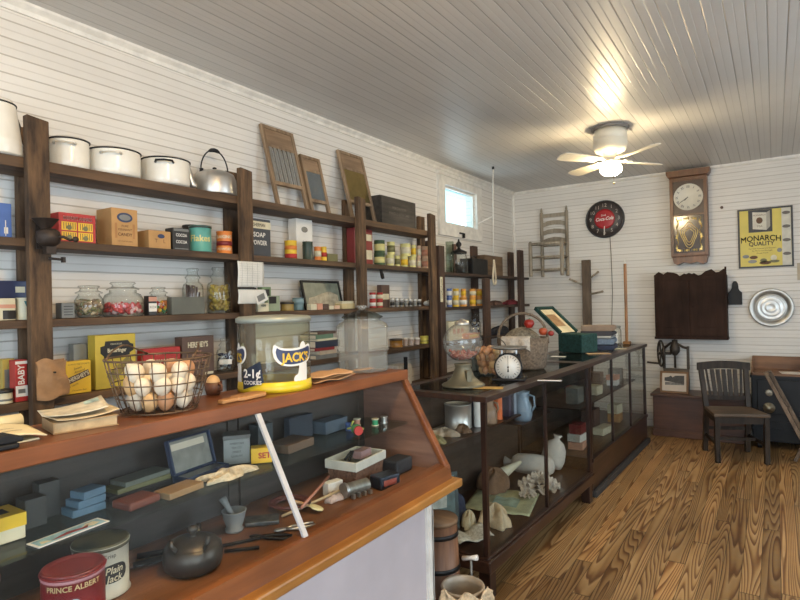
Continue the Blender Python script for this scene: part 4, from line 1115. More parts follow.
for i in range(9): cl_.sheet(lambda u, v: (.0046 + .012 * max(0, v * .8 + .05 - .55) ** 1.5 + .004 * math.sin((.1 + .09 * i + .006 * u) * 4), lw * (.05 + .8 * v), (d_.z - b.z) * (.1 + .09 * i + .004 * u)), 1, 8)
obj('ruled_lines', cl_, GREYT, up)
z1 = P(239, 304, x=.29).z - b.z; z0 = P(239, 289.5, x=.29).z - b.z
lo = obj('lower_sheet', curl(z0, z1, lw * 1.02), LPAP, t, solid=.0006)
obj('sheet_heading', MB().box(.006, .0066, .005, lw * .7, z0 - .0, z0 + .012), INK, lo)
cp = MB().at((.012, lw * .85, (z0 + z1) / 2 - .005), (R(22), 0, 0)).box(0, .001, -.045, .05, -.035, .03)
cpo = obj('photo_clipping', cp, LPAP, t)
obj('clipping_picture', MB().at((.0132, lw * .85, (z0 + z1) / 2 - .005), (R(22), 0, 0)).box(0, .0006, -.03, .03, -.02, .018), GREYT, cpo)
# thermometer on the post at the shelf corner
a = P(441.5, 277, x=.29); b = P(442.5, 302, x=.29)
t = thing('hanging_thermometer', 'cream strip thermometer on the post at the shelf corner', 'thermometer', (.284, a.y, b.z), 0)
hh = a.z - b.z
obj('backing', MB().box(0, .006, -.022, .022, 0, hh), CREAMT, t, bevel=.002)
obj('scale_marks', MB().box(.006, .0066, -.003, .003, .03, hh - .02).box(.006, .0066, .004, .016, hh * .3, hh * .32).box(.006, .0066, .004, .016, hh * .5, hh * .52).box(.006, .0066, .004, .016, hh * .7, hh * .72).box(.006, .0066, -.018, -.006, hh * .4, hh * .42).box(.006, .0066, -.018, -.006, hh * .6, hh * .62), DKTIN, t)
# string with a rope loop from the ceiling
a = P(497, 171, z=HC); lx = .42
yl = P(494, 270, x=lx).y; zb_ = P(494, 285, x=lx).z; zt_ = P(494, 256, x=lx).z
t = thing('ceiling_string', 'white string with a rope loop hanging from the ceiling near the window', 'string', (lx, yl, HC), 0)
ROPE = plain('pale_rope', (.5, .43, .32), .9)
obj('string', MB().tube([(0, .04, -.002), (0, .02, -.3), (0, 0, zt_ - HC)], .006, 6), plain('white_string', (.7, .68, .62), .9), t)
obj('rope_loop', MB().tube([(0, .006 + .045 * math.sin(a_) * math.sin(a_ / 2) ** .8, zt_ - HC + (zb_ - zt_) * (math.sin(a_ / 2))) for a_ in [2 * PI * i / 24 for i in range(1, 24)]], .011, 8), ROPE, t)
obj('hook', MB().at((0, .04, 0)).cyl(.014, -.03, 0, 8), IRON, t)
# ------------------------------------------------------------------ on the slant-front counter
ZT = 1.25


def bx(name, label, cat, loc, w, d, h, mats, rz=PI / 2, group=None, bevel=0.002):
    o = obj(name, MB().cbox(w, d, h), mats, None, loc, (0, 0, rz), bevel=bevel)
    return tag(o, label, cat, group)


# order pad with curling pages
a = P(16, 441, z=ZT)
t = thing('order_pad', 'cream order pad with curled-over pages at the left end of the counter top', 'notepad', (1.45, a.y - .03, ZT), PI / 2)
LP = plain('cream_pad_paper', (.72, .62, .38), .8, 0, .06)
t.scale = (.8, .8, .8)
obj('cover', MB().box(-.10, .08, -.085, .09, 0, .006), LP, t, bevel=.002)
obj('open_page', MB().sheet(lambda u, v: (-.105 + .20 * u + .01 * v, -.095 + .15 * v, .010 + .022 * math.sin(u * PI) * (.4 + .6 * u) + .012 * v), 14, 8), LP, t, solid=.004)
obj('rolled_pages', MB().tube([(-.11, .075, .035), (.0, .08, .037), (.10, .085, .035)], .022, 14), LP, t)
obj('written_lines', MB().sheet(lambda u, v: (-.07 + .12 * u, -.05 + .004 * v, .0125 + .022 * math.sin((.17 + .6 * u) * PI) * (.4 + .6 * (.17 + .6 * u)) + .012 * (.3 + .03 * v) + .001), 10, 1).sheet(lambda u, v: (-.06 + .1 * u, -.02 + .004 * v, .0125 + .022 * math.sin((.22 + .5 * u) * PI) * (.4 + .6 * (.22 + .5 * u)) + .012 * .52 + .001), 10, 1), BROWNI, t)
tag(obj('black_stapler', MB().box(-.06, .04, -.02, .02, 0, .012).prism([(-.06, .012), (.05, .012), (.05, .022), (.02, .034), (-.06, .03)], -.017, .017), BLACK, None, (1.545, P(2, 448, z=ZT).y - .02, ZT), (0, 0, PI / 2), bevel=.004), 'black stapler at the front edge beside the order pad', 'stapler')
# old book with loose papers
a = P(80, 422, z=ZT)
t = thing('old_book', 'old tan book lying under loose papers left of the egg basket', 'book', (1.455, a.y - .03, ZT), PI / 2 - .22)
t.scale = (.70, .70, .70)
obj('cover', MB().box(-.105, .105, -.085, .085, 0, .003).box(-.105, .105, -.085, .085, .035, .038).box(-.105, -.102, -.085, .085, .003, .035), plain('tan_cover', (.36, .23, .11), .7, 0, .15), t)
obj('pages', MB().box(-.101, .101, -.08, .08, .0035, .0345), plain('yellowed_pages', (.48, .34, .18), .85, 0, .15, 40), t)
for i, (dx, dy, a_, mt, lb) in enumerate(((.0, -.01, .12, plain('buff_pamphlet', (.50, .40, .25), .8, 0, .1), 'buff pamphlet lying directly on the old tan book'), (-.02, .012, -.1, plain('printed_sheet', (.52, .46, .34), .8, 0, .25, 25), 'curling printed sheet on top of the pile on the tan book'))):
    z0 = .040 + .014 * i
    m = MB().sheet(lambda u, v: (dx + .21 * (u - .5), dy + .15 * (v - .5), .002 + .02 * (u - .4) ** 2 * 2 + .012 * v * u * (1 + i)), 12, 8)
    o = tag(obj('loose_paper', m, mt, None, (1.455, a.y - .03, ZT + .7 * z0), (0, 0, PI / 2 - .22 + a_), solid=.0015), lb, 'paper')
    o.scale = (.7, .7, .7)
    if i: obj('printed_picture', MB().sheet(lambda u, v: (dx + .04 + .05 * u, dy + .02 + .04 * v, .0055 + .02 * (.5 + .19 + .24 * u - .4) ** 2 * 2 + .012 * (.6 + .3 * v) * (.7 + .2 * u) * 2), 4, 4), plain('teal_red_print', (.35, .45, .40), .7, 0, .5, 30), o)

# wire basket of eggs
ex, ey = 1.447, .985
t = thing('wire_egg_basket', 'rusty wire basket full of white and brown eggs on the counter', 'basket', (ex, ey, ZT), .5)
WIRE = plain('rusty_wire', (.15, .095, .055), .5, .6, .3, 40)
Hb = P(163, 358, x=1.447).z - ZT
def rb(z): return .101 + .044 * (z / Hb) ** .8
w = MB()
for i in range(26):
    a_ = 2 * PI * i / 26
    w.tube([(rb(z) * math.cos(a_), rb(z) * math.sin(a_), z + .004) for z in (0, Hb * .15, Hb * .4, Hb * .7, Hb)], .0016, 5)
obj('upright_wires', w, WIRE, t)
w = MB()
for z, r_ in ((.004, .0022), (Hb * .3, .0018), (Hb * .55, .0018), (Hb * .78, .0018), (Hb, .003)):
    w.tube([(rb(z) * math.cos(2 * PI * i / 40), rb(z) * math.sin(2 * PI * i / 40), z + .003) for i in range(40)], r_, 6, True)
obj('hoop_wires', w, WIRE, t)
w = MB()
for i in range(-3, 4):
    c = math.sqrt(.1 ** 2 - (i * .028) ** 2); w.tube([(-c, i * .028, .004), (c, i * .028, .004)], .0016, 5)
obj('bottom_wires', w, WIRE, t)
for s in (-1, 1):
    pts_ = []
    for k in range(11):
        q = k / 10; b_ = R(-50 + 100 * q) + (PI if s < 0 else 0) - .5 + (.5 if s < 0 else .9)
        e_ = math.sin(q * PI)
        pts_.append((rb(Hb) * math.cos(b_) * (1 - .25 * e_), rb(Hb) * math.sin(b_) * (1 - .25 * e_), Hb + .004 + .035 * e_))
    obj('swing_handle', MB().tube(pts_, .0026, 6), WIRE, t)
EGGW = plain('white_egg', (.74, .63, .47), .45, 0, .03); EGGT = plain('tan_egg', (.62, .38, .17), .45, 0, .06); EGGB = plain('brown_egg', (.46, .23, .11), .45, 0, .06)
def egg_mesh(name, m): 
    mb = MB(); mb.ball((0, 0, 0), (.0285, .0225, .0225), 18, 12)
    mb.v = [(x, y * (1 - 4.5 * x), z * (1 - 4.5 * x)) for x, y, z in mb.v]
    return mb.mesh(name, m)
EM = {k: egg_mesh('egg', m) for k, m in (('white', EGGW), ('tan', EGGT), ('brown', EGGB))}
rd = random.Random(5)
lay = []
for n_, R_, z in ((3, .027, .036), (9, .068, .036), (4, .034, .080), (10, .078, .079), (7, .076, .117)):
    for i in range(n_): lay.append((R_, 2 * PI * (i + rd.random() * .15) / n_ + z * 9, z))
kk = ['white', 'tan', 'white', 'brown', 'white', 'tan', 'white']
for i, (R_, a_, z) in enumerate(lay):
    k = kk[rd.randrange(7)]
    o = bpy.data.objects.new('egg', EM[k]); col.objects.link(o)
    o.location = (ex + R_ * math.cos(a_), ey + R_ * math.sin(a_), ZT + z)
    o.rotation_euler = (rd.random() * 6, PI / 2 + rd.uniform(-.5, .5), rd.random() * 6)
    tag(o, f'{k} egg lying in the rusty wire basket on the counter', 'egg', f'{k} eggs in the wire basket')

# brown cup with an egg
a = P(221, 397, z=ZT)
cy_ = (1.345, a.y + .02, ZT)
t = thing('clay_cup', 'small brown clay cup holding one tan egg behind the paddle', 'cup', cy_)
CLAY = plain('brown_clay', (.12, .045, .02), .5)
obj('body', MB().lathe([(0, 0), (.022, 0), (.027, .02), (.030, .043), (.027, .043), (.024, .02), (.02, .008), (0, .008)], 24), CLAY, t)
obj('handle', MB().tube([(.028, 0, .036), (.045, 0, .034), (.045, 0, .018), (.027, 0, .014)], .004, 8), CLAY, t)
o = bpy.data.objects.new('egg', EM['tan']); col.objects.link(o); o.location = (cy_[0], cy_[1], ZT + .038); o.rotation_euler = (0, PI / 2, .3)
tag(o, 'tan egg sitting in the small brown clay cup', 'egg')
# wooden butter paddle
a = P(208, 403, z=ZT); b = P(262, 396, z=ZT)
pd = MB().prism([(0, -.012), (.06, -.016), (.075, -.03), (.17, -.034), (.19, -.02), (.19, .02), (.17, .034), (.075, .03), (.06, .016), (0, .012)], 0, .012, 'z')
tag(obj('wooden_paddle', pd, wood('orange_paddle_wood', (.36, .16, .05), (.55, .28, .10), 'x', .5), None, (1.525, a.y, ZT), (0, 0, math.atan2(b.y - a.y, -.02)), bevel=.003), 'flat orange-brown wooden paddle lying before the yellow-based jar', 'paddle')

# big round cookie jar with printed banner
jx, jy = 1.432, 1.455
t = thing('cookie_jar', "round glass cookie jar with navy banner, yellow base and grey lid", 'jar', (jx, jy, ZT))
jr = 35.5 * depth(jx, jy) / F
jh = P(273, 319, x=jx).z - ZT
rzj = math.atan2(CAM.y - jy, CAM.x - jx) + PI / 2
CJ = glass('cookie_jar_glass', (.82, .80, .64), (.55, .53, .40), .12, .05, .4, haze=.05)
obj('jar_body', MB().lathe([(0, .004), (jr * .97, .004), (jr, .014), (jr, jh - .012), (jr * .96, jh - .003)], 56), CJ, t)
obj('yellow_base', MB().lathe([(0, 0), (jr * 1.015, 0), (jr * 1.02, .012), (jr * 1.003, .036), (jr * 1.0015, .036), (jr * 1.001, .01)], 56), plain('jar_yellow', (.70, .50, .02), .35, 0, .04), t)
obj('lid', MB().lathe([(jr * 1.0, jh - .012), (jr * 1.04, jh - .01), (jr * 1.04, jh + .004), (jr * .96, jh + .010), (jr * .5, jh + .014), (0, jh + .014)], 56), plain('grey_green_lid', (.27, .29, .25), .4, .3, .08), t)
def onjar(poly, off, name, mat, a0, par, base=None):
    """flat outline in (arc length, height) wrapped round the jar: finely cut into columns"""
    m = MB(); xs = [p[0] for p in poly]; x0, x1 = min(xs), max(xs); N = 40
    def span(x):
        c = []
        for (p, q) in zip(poly, poly[1:] + poly[:1]):
            if (p[0] - x) * (q[0] - x) < 0: c.append(p[1] + (q[1] - p[1]) * (x - p[0]) / (q[0] - p[0]))
        return (min(c), max(c)) if len(c) > 1 else None
    R_ = (base or jr) + off; cols_ = []
    for i in range(N + 1):
        x = x0 + (x1 - x0) * (i + (.02 if i == 0 else -.02 if i == N else 0)) / N
        s_ = span(x)
        if s_: cols_.append((x, s_))
    for (xa, sa), (xb, sb) in zip(cols_, cols_[1:]):
        pts = []
        for x, z in ((xa, sa[0]), (xb, sb[0]), (xb, sb[1]), (xa, sa[1])):
            an = a0 + x / R_; pts.append((R_ * math.sin(an), -R_ * math.cos(an), z))
        m.raw(pts, [(0, 1, 2, 3)], True)
    return obj(name, m, mat, par)
def banner(a0, nm):
    q = jh
    out = [(-.082, .68 * q), (-.062, .61 * q), (-.02, .59 * q), (.03, .605 * q), (.088, .66 * q), (.088, .43 * q), (.03, .355 * q), (-.03, .345 * q), (-.066, .39 * q), (-.086, .51 * q)]
    inn = [(-.073, .63 * q), (-.059, .58 * q), (-.02, .562 * q), (.03, .577 * q), (.08, .625 * q), (.08, .455 * q), (.03, .382 * q), (-.03, .372 * q), (-.059, .41 * q), (-.075, .51 * q)]
    pole_ = [(.005, .06 * q), (.05, .06 * q), (.056, .12 * q), (.054, .68 * q), (.014, .68 * q), (.014, .24 * q), (-.006, .22 * q), (-.012, .15 * q), (.0, .10 * q)]
    def soft(p):
        for _ in range(2):
            p = [q_ for a, b in zip(p, p[1:] + p[:1]) for q_ in ((a[0] * .75 + b[0] * .25, a[1] * .75 + b[1] * .25), (a[0] * .25 + b[0] * .75, a[1] * .25 + b[1] * .75))]
        return p
    out, inn, pole_ = soft(out), soft(inn), soft(pole_)
    onjar(pole_, .0004, 'printed_white_column', WHITE, a0, t)
    onjar(out, .0008, 'banner_border', WHITE, a0, t)
    onjar(inn, .0013, 'banner', NAVY, a0, t)
    e = text(t, "JACK'S", .042, YEL, wrap=jr + .002, bold=.03, sx=.95)
    e.location = (0, 0, .465 * q); e.rotation_euler = (0, 0, a0 + .04)
banner(rzj + .60, 'a'); banner(rzj - 1.5, 'b')
# sign plate: 2 for 1 cent
sg = onjar([(-.046, .045 * jh), (.040, .15 * jh), (.030, .44 * jh), (-.050, .29 * jh)], .0052, 'price_sign', plain('sign_navy', (.012, .02, .04), .4), rzj - .58, t)
e = text(t, '2-1¢', .040, WHITE, wrap=jr + .0066, bold=.03); e.location = (0, 0, .265 * jh); e.rotation_euler = (R(0), 0, rzj - .62)
e = text(t, 'COOKIES', .0185, WHITE, wrap=jr + .0066, bold=.02, sx=.95); e.location = (0, 0, .145 * jh); e.rotation_euler = (0, 0, rzj - .61)
# brown paper sacks
a = P(330, 381, z=ZT)
for i, (dx, dy, q, lb) in enumerate(((0, 0, .1, 'brown paper sack lying lowest between the two counter jars'), (-.012, .02, -.15, 'brown paper sack in the middle of the flat pile between the two counter jars'), (.004, -.01, .02, 'brown paper sack on top of the flat pile between the two counter jars'))):
    m = MB().sheet(lambda u, v: (.20 * (u - .5), .11 * (v - .5), .001 + .006 * math.sin(u * 5 + i) ** 2 + .012 * (u - .2) ** 2 + .004 * v), 14, 6)
    tag(obj('paper_sack', m, plain(f'sack_paper_{i}', ((.50, .28, .13), (.44, .24, .10), (.56, .33, .17))[i], .8, 0, .12), None, (1.475 + dx, a.y + dy, ZT + .003 + .009 * i), (0, 0, PI / 2 - .25 + q), solid=.002), lb, 'paper bag', 'paper sacks on the counter')
# big clear store jar: eight-sided with lid and ball knob
gx, gy = 1.43, 1.985
t = thing('store_jar', 'large empty clear glass store jar with ball-knob lid at counter end', 'jar', (gx, gy, ZT), math.atan2(-gy, 2.95 - gx) + PI / 8)
gr = 26.5 * depth(gx, gy) / F
gh = P(367, 305, x=gx).z - ZT
GJ = glass('store_jar_glass', (.86, .88, .86), (.34, .36, .34), .3, .06, .45, haze=.13)
def octa(prof): return MB().lathe([(r_ * gr, z * gh) for r_, z in prof], 8, False)
jb = octa([(0, .012), (.92, .012), (.97, .03), (.97, .30), (1.04, .33), (1.02, .36), (.99, .37), (1.0, .66)])
jb.lathe([(gr * .98, gh * .66), (gr * .90, gh * .72), (gr * .70, gh * .765), (gr * .66, gh * .78), (gr * .70, gh * .80)], 32)
obj('jar_body', jb, GJ, t)
l = obj('lid', MB().lathe([(gr * .72, gh * .80), (gr * .78, gh * .81), (gr * .76, gh * .83), (gr * .45, gh * .89), (gr * .16, gh * .92), (gr * .10, gh * .93)], 32), glass('lid_glass', (.55, .55, .48), (.3, .3, .26), .2, .05), t)
obj('lid_knob', MB().lathe([(gr * .10, gh * .925), (gr * .12, gh * .94), (gr * .2, gh * .965), (gr * .17, gh * .99), (0, gh)], 20), GJ, l)
for s, w_ in ((-.52, 'CRACKERS'), (.62, 'FRESH')): pass
o = tag(obj('paper_slip', MB().sheet(lambda u, v: (.08 * (u - .5), .05 * (v - .5), .001 + .006 * u * u), 6, 4), plain('orange_slip', (.6, .3, .12), .8), None, (gx, gy, ZT + gh * .02), (0, 0, .8), solid=.001), 'orange paper slip lying inside the large clear jar', 'paper')

# ------------------------------------------------------------------ inside the slant-front counter: glass shelf
ZS, ZD = 1.0245, .8325
can('grey_round_tin', 'grey round tin with dark lid at the left end of the glass shelf', 'tin', 0, 0, 0, 0, plain('pale_grey_tin', (.22, .23, .2), .5, .2), DKTIN, loc=(1.50, .47, ZS), r=.042, h=.075)
o = bx('yellow_box', 'yellow-lidded box at the left end of the glass shelf', 'box', (1.445, .565, ZS), .085, .09, .058, [CREAMT])
obj('lid', MB().cbox(.088, .093, .03, .03), YEL, o)
obj('printed_mark', MB().box(-.02, .02, -.02, .02, .0605, .061), INK, o)
for i, (y_, x_, s_) in enumerate(((.65, 1.42, .05), (.70, 1.385, .04))):
    bx('dark_carton', f'dark carton standing {("directly behind the picture card", "against the back beside the blue boxes")[i]}', 'box', (x_, y_ - .0, ZS), .05, s_, .07 + .02 * i, [plain('smoky_card', (.05, .05, .045), .7)])
BL2 = plain('slate_blue_box', (.10, .17, .23), .55)
for i in range(3): bx('blue_box', f'flat slate-blue box, {("bottom", "middle", "top")[i]} of the stack on the glass shelf', 'box', (1.44, .765 + .006 * i, ZS + .0195 * i), .085 - .01 * i, .06 - .004 * i, .019, [BL2], PI / 2 + .1 * i, 'slate-blue boxes stacked on the glass shelf')
t = tag(obj('picture_card', MB().box(-.085, .085, -.024, .024, 0, .002), WHITE, None, (1.553, .675, ZS), (0, .0, PI / 2 + .10)), 'white-edged picture card with blue scene at the front of the glass shelf', 'card')
obj('printed_sky', MB().box(-.079, .079, -.019, .019, .002, .0024), plain('card_blue', (.25, .45, .55), .5, 0, .35, 40), t)
obj('printed_figure', MB().prism([(-.05, -.012), (-.03, -.004), (-.005, .004), (.03, -.004), (.05, .006), (.035, -.014), (.0, -.01)], .0024, .0028, 'z'), DKRED, t)
obj('printed_scroll', MB().prism([(.03, .0), (.045, .012), (.065, .01), (.07, -.008), (.05, -.014)], .0024, .0028, 'z').prism([(-.072, -.012), (-.068, .004), (-.055, -.002), (-.05, -.014)], .0024, .0028, 'z'), CREAMT, t)
bx('red_brown_box', 'low red-brown leather box in the middle of the glass shelf', 'box', (1.515, .865, ZS), .095, .075, .022, [plain('red_brown_leather', (.13, .04, .025), .5)], PI / 2 + .12, bevel=.006)
bx('tan_box', 'low tan-topped box between the leather box and the blue case', 'box', (1.53, .985, ZS), .12, .065, .018, [plain('tan_lid_box', (.27, .17, .08), .6)], PI / 2 + .1)
for i in range(3): bx('flat_book', f'thin dark book, {("lowest", "middle", "topmost")[i]} of the flat stack along the back of the shelf', 'book', (1.40, .93 + .01 * i, ZS + .0145 * i), .19 - .02 * i, .07, .014, [(DKTIN, OLIVE, plain('grey_green_book', (.13, .14, .11), .7))[i]], PI / 2 + .05 * i, 'flat dark books at the back of the glass shelf')
# blue hinged case standing open
NV = plain('navy_leatherette', (.02, .035, .075), .4)
t = thing('harmonica_case', 'open navy hinged case with silver comb inside on the glass shelf', 'case', (1.455, 1.115, ZS), PI / 2 + .12)
obj('case_tray', MB().box(-.085, .085, -.035, .03, 0, .004).box(-.085, .085, -.035, -.031, .004, .022).box(-.085, .085, .026, .03, .004, .022).box(-.085, -.081, -.031, .026, .004, .022).box(.081, .085, -.031, .026, .004, .022), NV, t, bevel=.002)
obj('comb', MB().box(-.075, .075, -.026, .02, .0045, .018).box(-.075, .075, -.027, -.024, .018, .02), STEEL, t)
lidm = MB().at((0, .031, .02), (R(-16), 0, 0)).box(-.085, .085, 0, .006, 0, .105).box(-.085, -.079, -.014, 0, 0, .105).box(.079, .085, -.014, 0, 0, .105).box(-.079, .079, -.014, 0, .099, .105)
ld = obj('case_lid', lidm, NV, t, bevel=.003)
obj('lid_lining', MB().at((0, .031, .02), (R(-16), 0, 0)).box(-.078, .078, -.002, -.0005, .004, .098), plain('grey_silk', (.25, .24, .2), .6, 0, .2, 30), ld)
obj('paper_strip', MB().at((0, .031, .02), (R(-16), 0, 0)).box(-.07, .06, -.004, -.0025, .07, .09), PAPER, ld)
cloth_lump('fur_piece', 'cream fur piece lying at the front of the glass shelf', (1.535, 1.15, ZS), .035, .085, .022, plain('cream_fur', (.60, .49, .33), .95, 0, .25, 60, 1.0), -.12, 11, 'fur', .45)
o = bx('grey_card_file', 'square grey tin file box with faded writing, left of the divider strip', 'box', (1.42, 1.285, ZS), .085, .07, .082, [plain('file_box_grey', (.27, .28, .26), .5)], R(50))
for i in range(4): text(o, ('AMERICAN', 'TEA CO.', 'FINEST', 'QUALITY')[i], .009, DKTIN, (0, -.0357, .068 - .014 * i))
obj('lid', MB().cbox(.088, .073, .012, .083), plain('file_lid_grey', (.15, .15, .14), .5), o)
o = bx('yellow_spice_box', 'small yellow carton with red letters next to the divider strip', 'box', (1.495, 1.325, ZS), .068, .05, .05, [YEL], R(48))
text(o, 'SET', .026, RED, (0.01, -.0258, .025), bold=.03)
text(o, 'N.T.', .018, RED, (-.0348, 0, .025), (PI / 2, 0, -PI / 2), bold=.02)
bx('dark_carton', 'tall dark carton behind the small yellow carton', 'box', (1.39, 1.42, ZS), .07, .05, .10, [plain('dark_blue_grey_card', (.05, .06, .065), .7)])
bx('brown_book', 'brown book lying right of the divider strip on the glass shelf', 'book', (1.46, 1.50, ZS), .15, .10, .03, [plain('dusty_brown_book', (.11, .075, .05), .7)], PI / 2 + .1)
bx('black_book', 'black book leaning against the back of the glass shelf', 'book', (1.385, 1.62, ZS + .002), .13, .03, .09, [plain('blue_black_cloth', (.025, .035, .05), .7)], PI / 2)
bx('blue_grey_box', 'long blue-grey box at the back right of the glass shelf', 'box', (1.40, 1.79, ZS), .15, .07, .05, [plain('dusty_blue_box', (.09, .12, .15), .6)], PI / 2 + .05)
can('blue_cup', 'small bright blue cup behind the red and green toy', 'cup', 0, 0, 0, 0, BLUE, None, loc=(1.47, 1.83, ZS), r=.016, h=.03)
t = thing('wind_up_toy', 'little red and green wind-up toy on the glass shelf', 'toy', (1.54, 1.785, ZS), .5)
obj('body', MB().ball((0, 0, .022), (.022, .02, .02), 16, 10), GREEN, t)
obj('red_wheel', MB().at((.012, -.02, .02), (PI / 2, 0, .5)).cyl(.018, -.006, .006, 20), RED, t)
obj('arms', MB().tube([(-.035, -.01, .025), (0, 0, .03), (.03, .012, .02)], .004, 6).tube([(-.02, .0, .035), (-.01, 0, .055)], .004, 6), plain('yellow_green_toy', (.35, .4, .08), .4), t)
for (nm, lb, x_, y_, mt, c_) in (('thread_spool', 'pinkish thread spool behind the wind-up toy', 1.44, 1.92, PINK, 'spool'), ('green_spool', 'green thread spool right of the wind-up toy', 1.51, 1.955, plain('green_thread', (.03, .3, .14), .5), 'spool'), ('silver_spool', 'silver thread spool nearest the right end of the glass shelf', 1.515, 2.015, STEEL, 'spool')):
    t = thing(nm, lb, c_, (x_, y_, ZS))
    obj('thread', MB().cyl(.013, .004, .026, 18), mt, t); obj('spool_core', MB().cyl(.016, 0, .004, 18).cyl(.016, .026, .030, 18), TIN if nm == 'silver_spool' else CREAMT, t)

# ------------------------------------------------------------------ inside the counter: bottom deck
can('tobacco_tin', 'dark red round tin with cream letters at the left end of the deck', 'tin', 0, 0, 0, 0, DKRED, DKRED, loc=(1.47, .50, ZD), r=.055, h=.125, words=[('BON', .8, .16), ('POWDER', .6, .16)], wm=CREAMT)
o = can('tobacco_tin', 'large dark red tobacco tin with pink rim and light oval emblem', 'tin', 0, 0, 0, 0, plain('prince_red', (.20, .02, .022), .35), None, loc=(1.612, .652, ZD), r=.064, h=.135, words=[('PRINCE ALBERT', .84, .12)], wm=plain('gold_letters', (.5, .36, .18), .5), bands=[(.91, .96, plain('pink_rim', (.48, .22, .24), .4))])
obj('lid', MB().lathe([(.0635, .136), (.064, .139), (.06, .141), (.058, .137), (.04, .1365), (0, .138)], 36), plain('deep_red_lid', (.17, .03, .03), .35), o)
onjar([(.022 * math.cos(2 * PI * i / 24), .056 + .034 * math.sin(2 * PI * i / 24)) for i in range(24)], .0012, 'oval_emblem', plain('pale_blue_emblem', (.35, .52, .6), .5), 0, o, .064)
o = can('syrup_tin', 'white tin with black script plaque and dark lid behind the red tobacco tin', 'tin', 0, 0, 0, 0, plain('ivory_tin', (.55, .53, .43), .4), plain('grey_olive_lid', (.10, .10, .07), .45, .3), loc=(1.506, .772, ZD), r=.064, h=.130)
rzs = o.rotation_euler.z
onjar([(.036 * math.cos(2 * PI * i / 24), .062 + .027 * math.sin(2 * PI * i / 24) * (1.0 + .15 * math.cos(4 * PI * i / 24))) for i in range(24)], .0012, 'black_plaque', INK, .45, o, .064)
for s_, z in (('Plain', .070), ('Jack', .050)):
    e = text(o, s_, .024, CREAMT, wrap=.0664, bold=.01, shear=.2); e.location.z = z; e.rotation_euler.z = .45
e = text(o, 'Crisp', .014, INK, wrap=.0655); e.location.z = .106; e.rotation_euler.z = .3
# low dark teapot
KT = plain('dark_pewter', (.07, .06, .05), .38, .7, .2)
t = thing('squat_teapot', 'squat dark metal teapot with small spout on the counter deck', 'teapot', (1.60, .975, ZD), -.75)
t.scale = (1.15, 1.15, 1.25)
obj('body', MB().lathe([(0, 0), (.055, 0), (.066, .01), (.069, .03), (.066, .048), (.058, .055), (0, .055)], 36), KT, t)
l = obj('lid', MB().lathe([(.06, .055), (.055, .06), (.03, .068), (0, .07)], 30), KT, t)
obj('lid_knob', MB().lathe([(.008, .069), (.006, .076), (.013, .082), (.013, .09), (0, .094)], 14), KT, l)
obj('spout', MB().tube([(-.06, 0, .02), (-.085, 0, .024), (-.10, 0, .045), (-.112, 0, .056)], [.014, .012, .009, .008], 12), KT, t)
obj('handle_lug', MB().tube([(.045, -.03, .055), (.058, -.04, .075), (.052, -.04, .082)], .005, 8).tube([(.045, .03, .055), (.058, .04, .075), (.052, .04, .082)], .005, 8), KT, t)
# flat irons / pistols shapes at the back: two curling tongs and a knife
t = thing('curling_tongs', 'black curling tongs lying behind the squat teapot', 'tongs', (1.48, 1.0, ZD), .9)
obj('barrel', MB().tube([(-.10, 0, .010), (.06, .01, .010)], .008, 10), IRON, t)
obj('grips', MB().tube([(.06, .01, .012), (.10, .03, .014), (.13, .028, .012)], .006, 8).tube([(.06, .01, .010), (.10, -.008, .010), (.13, -.004, .010)], .006, 8), STEEL, t)
t = thing('butcher_knife', 'dark-bladed knife lying flat left of the curling tongs', 'knife', (1.47, .90, ZD + .005), 1.15)
obj('blade', MB().prism([(-.02, -.018), (.13, -.012), (.14, .0), (.12, .014), (-.02, .016)], .004, .007, 'z'), IRON, t)
obj('handle', MB().tube([(-.02, 0, .007), (-.06, 0, .007), (-.11, .004, .007)], [.008, .010, .009], 10), CHOC, t)
# mortar and pestle
t = thing('mortar', 'small grey stone mortar on the counter deck', 'mortar', (1.495, 1.205, ZD))
GST = plain('grey_stone', (.22, .22, .21), .6, 0, .15)
obj('bowl', MB().lathe([(0, 0), (.027, 0), (.029, .008), (.024, .014), (.033, .04), (.037, .062), (.04, .066), (.034, .066), (.028, .04), (.0, .02)], 30), GST, t)
o = tag(obj('pestle', MB().tube([(.006, 0, .026), (-.012, 0, .062), (-.026, 0, .088), (-.036, 0, .105)], [.012, .008, .010, .012], 12), GST, None, (1.495, 1.205, ZD), (0, 0, .6)), 'grey pestle leaning in the stone mortar', 'pestle')
# pliers, hinges and other small steel pieces
for i, (x_, y_, rz_, lb) in enumerate(((1.60, 1.20, .5, 'old steel pliers right of the mortar'), (1.63, 1.275, 1.0, 'old steel pliers close to the divider strip'))):
    t = thing('pliers', lb, 'pliers', (x_, y_, ZD), rz_)
    obj('jaw', MB().at((0, 0, .006)).ball((0, 0, 0), (.022, .011, .006), 12, 8), STEEL if i else IRON, t)
    for s in (-1, 1): obj('grip', MB().tube([(.015, 0, .006), (.04, s * .012, .006), (.09, s * .014, .006), (.11, s * .01, .006)], .005, 8), STEEL if i else IRON, t)
for i, (p_, q_, lb) in enumerate((((1.60, 1.08), (1.67, 1.15), 'short dark rod lying right of the teapot'), ((1.56, 1.09), (1.62, 1.20), 'longer dark rod lying nearest the mortar'))):
    tag(obj('iron_rod', MB().tube([(0, 0, .006), (q_[0] - p_[0], q_[1] - p_[1], .006)], .005, 8), IRON, None, (*p_, ZD)), lb, 'rod')
bx('tin_dish', 'shallow dull metal tray of scraps between the mortar and the divider', 'tray', (1.52, 1.30, ZD), .11, .07, .014, [plain('dull_scrap_tin', (.10, .10, .095), .5, .5, .4, 50, .4)], .8, bevel=.004)
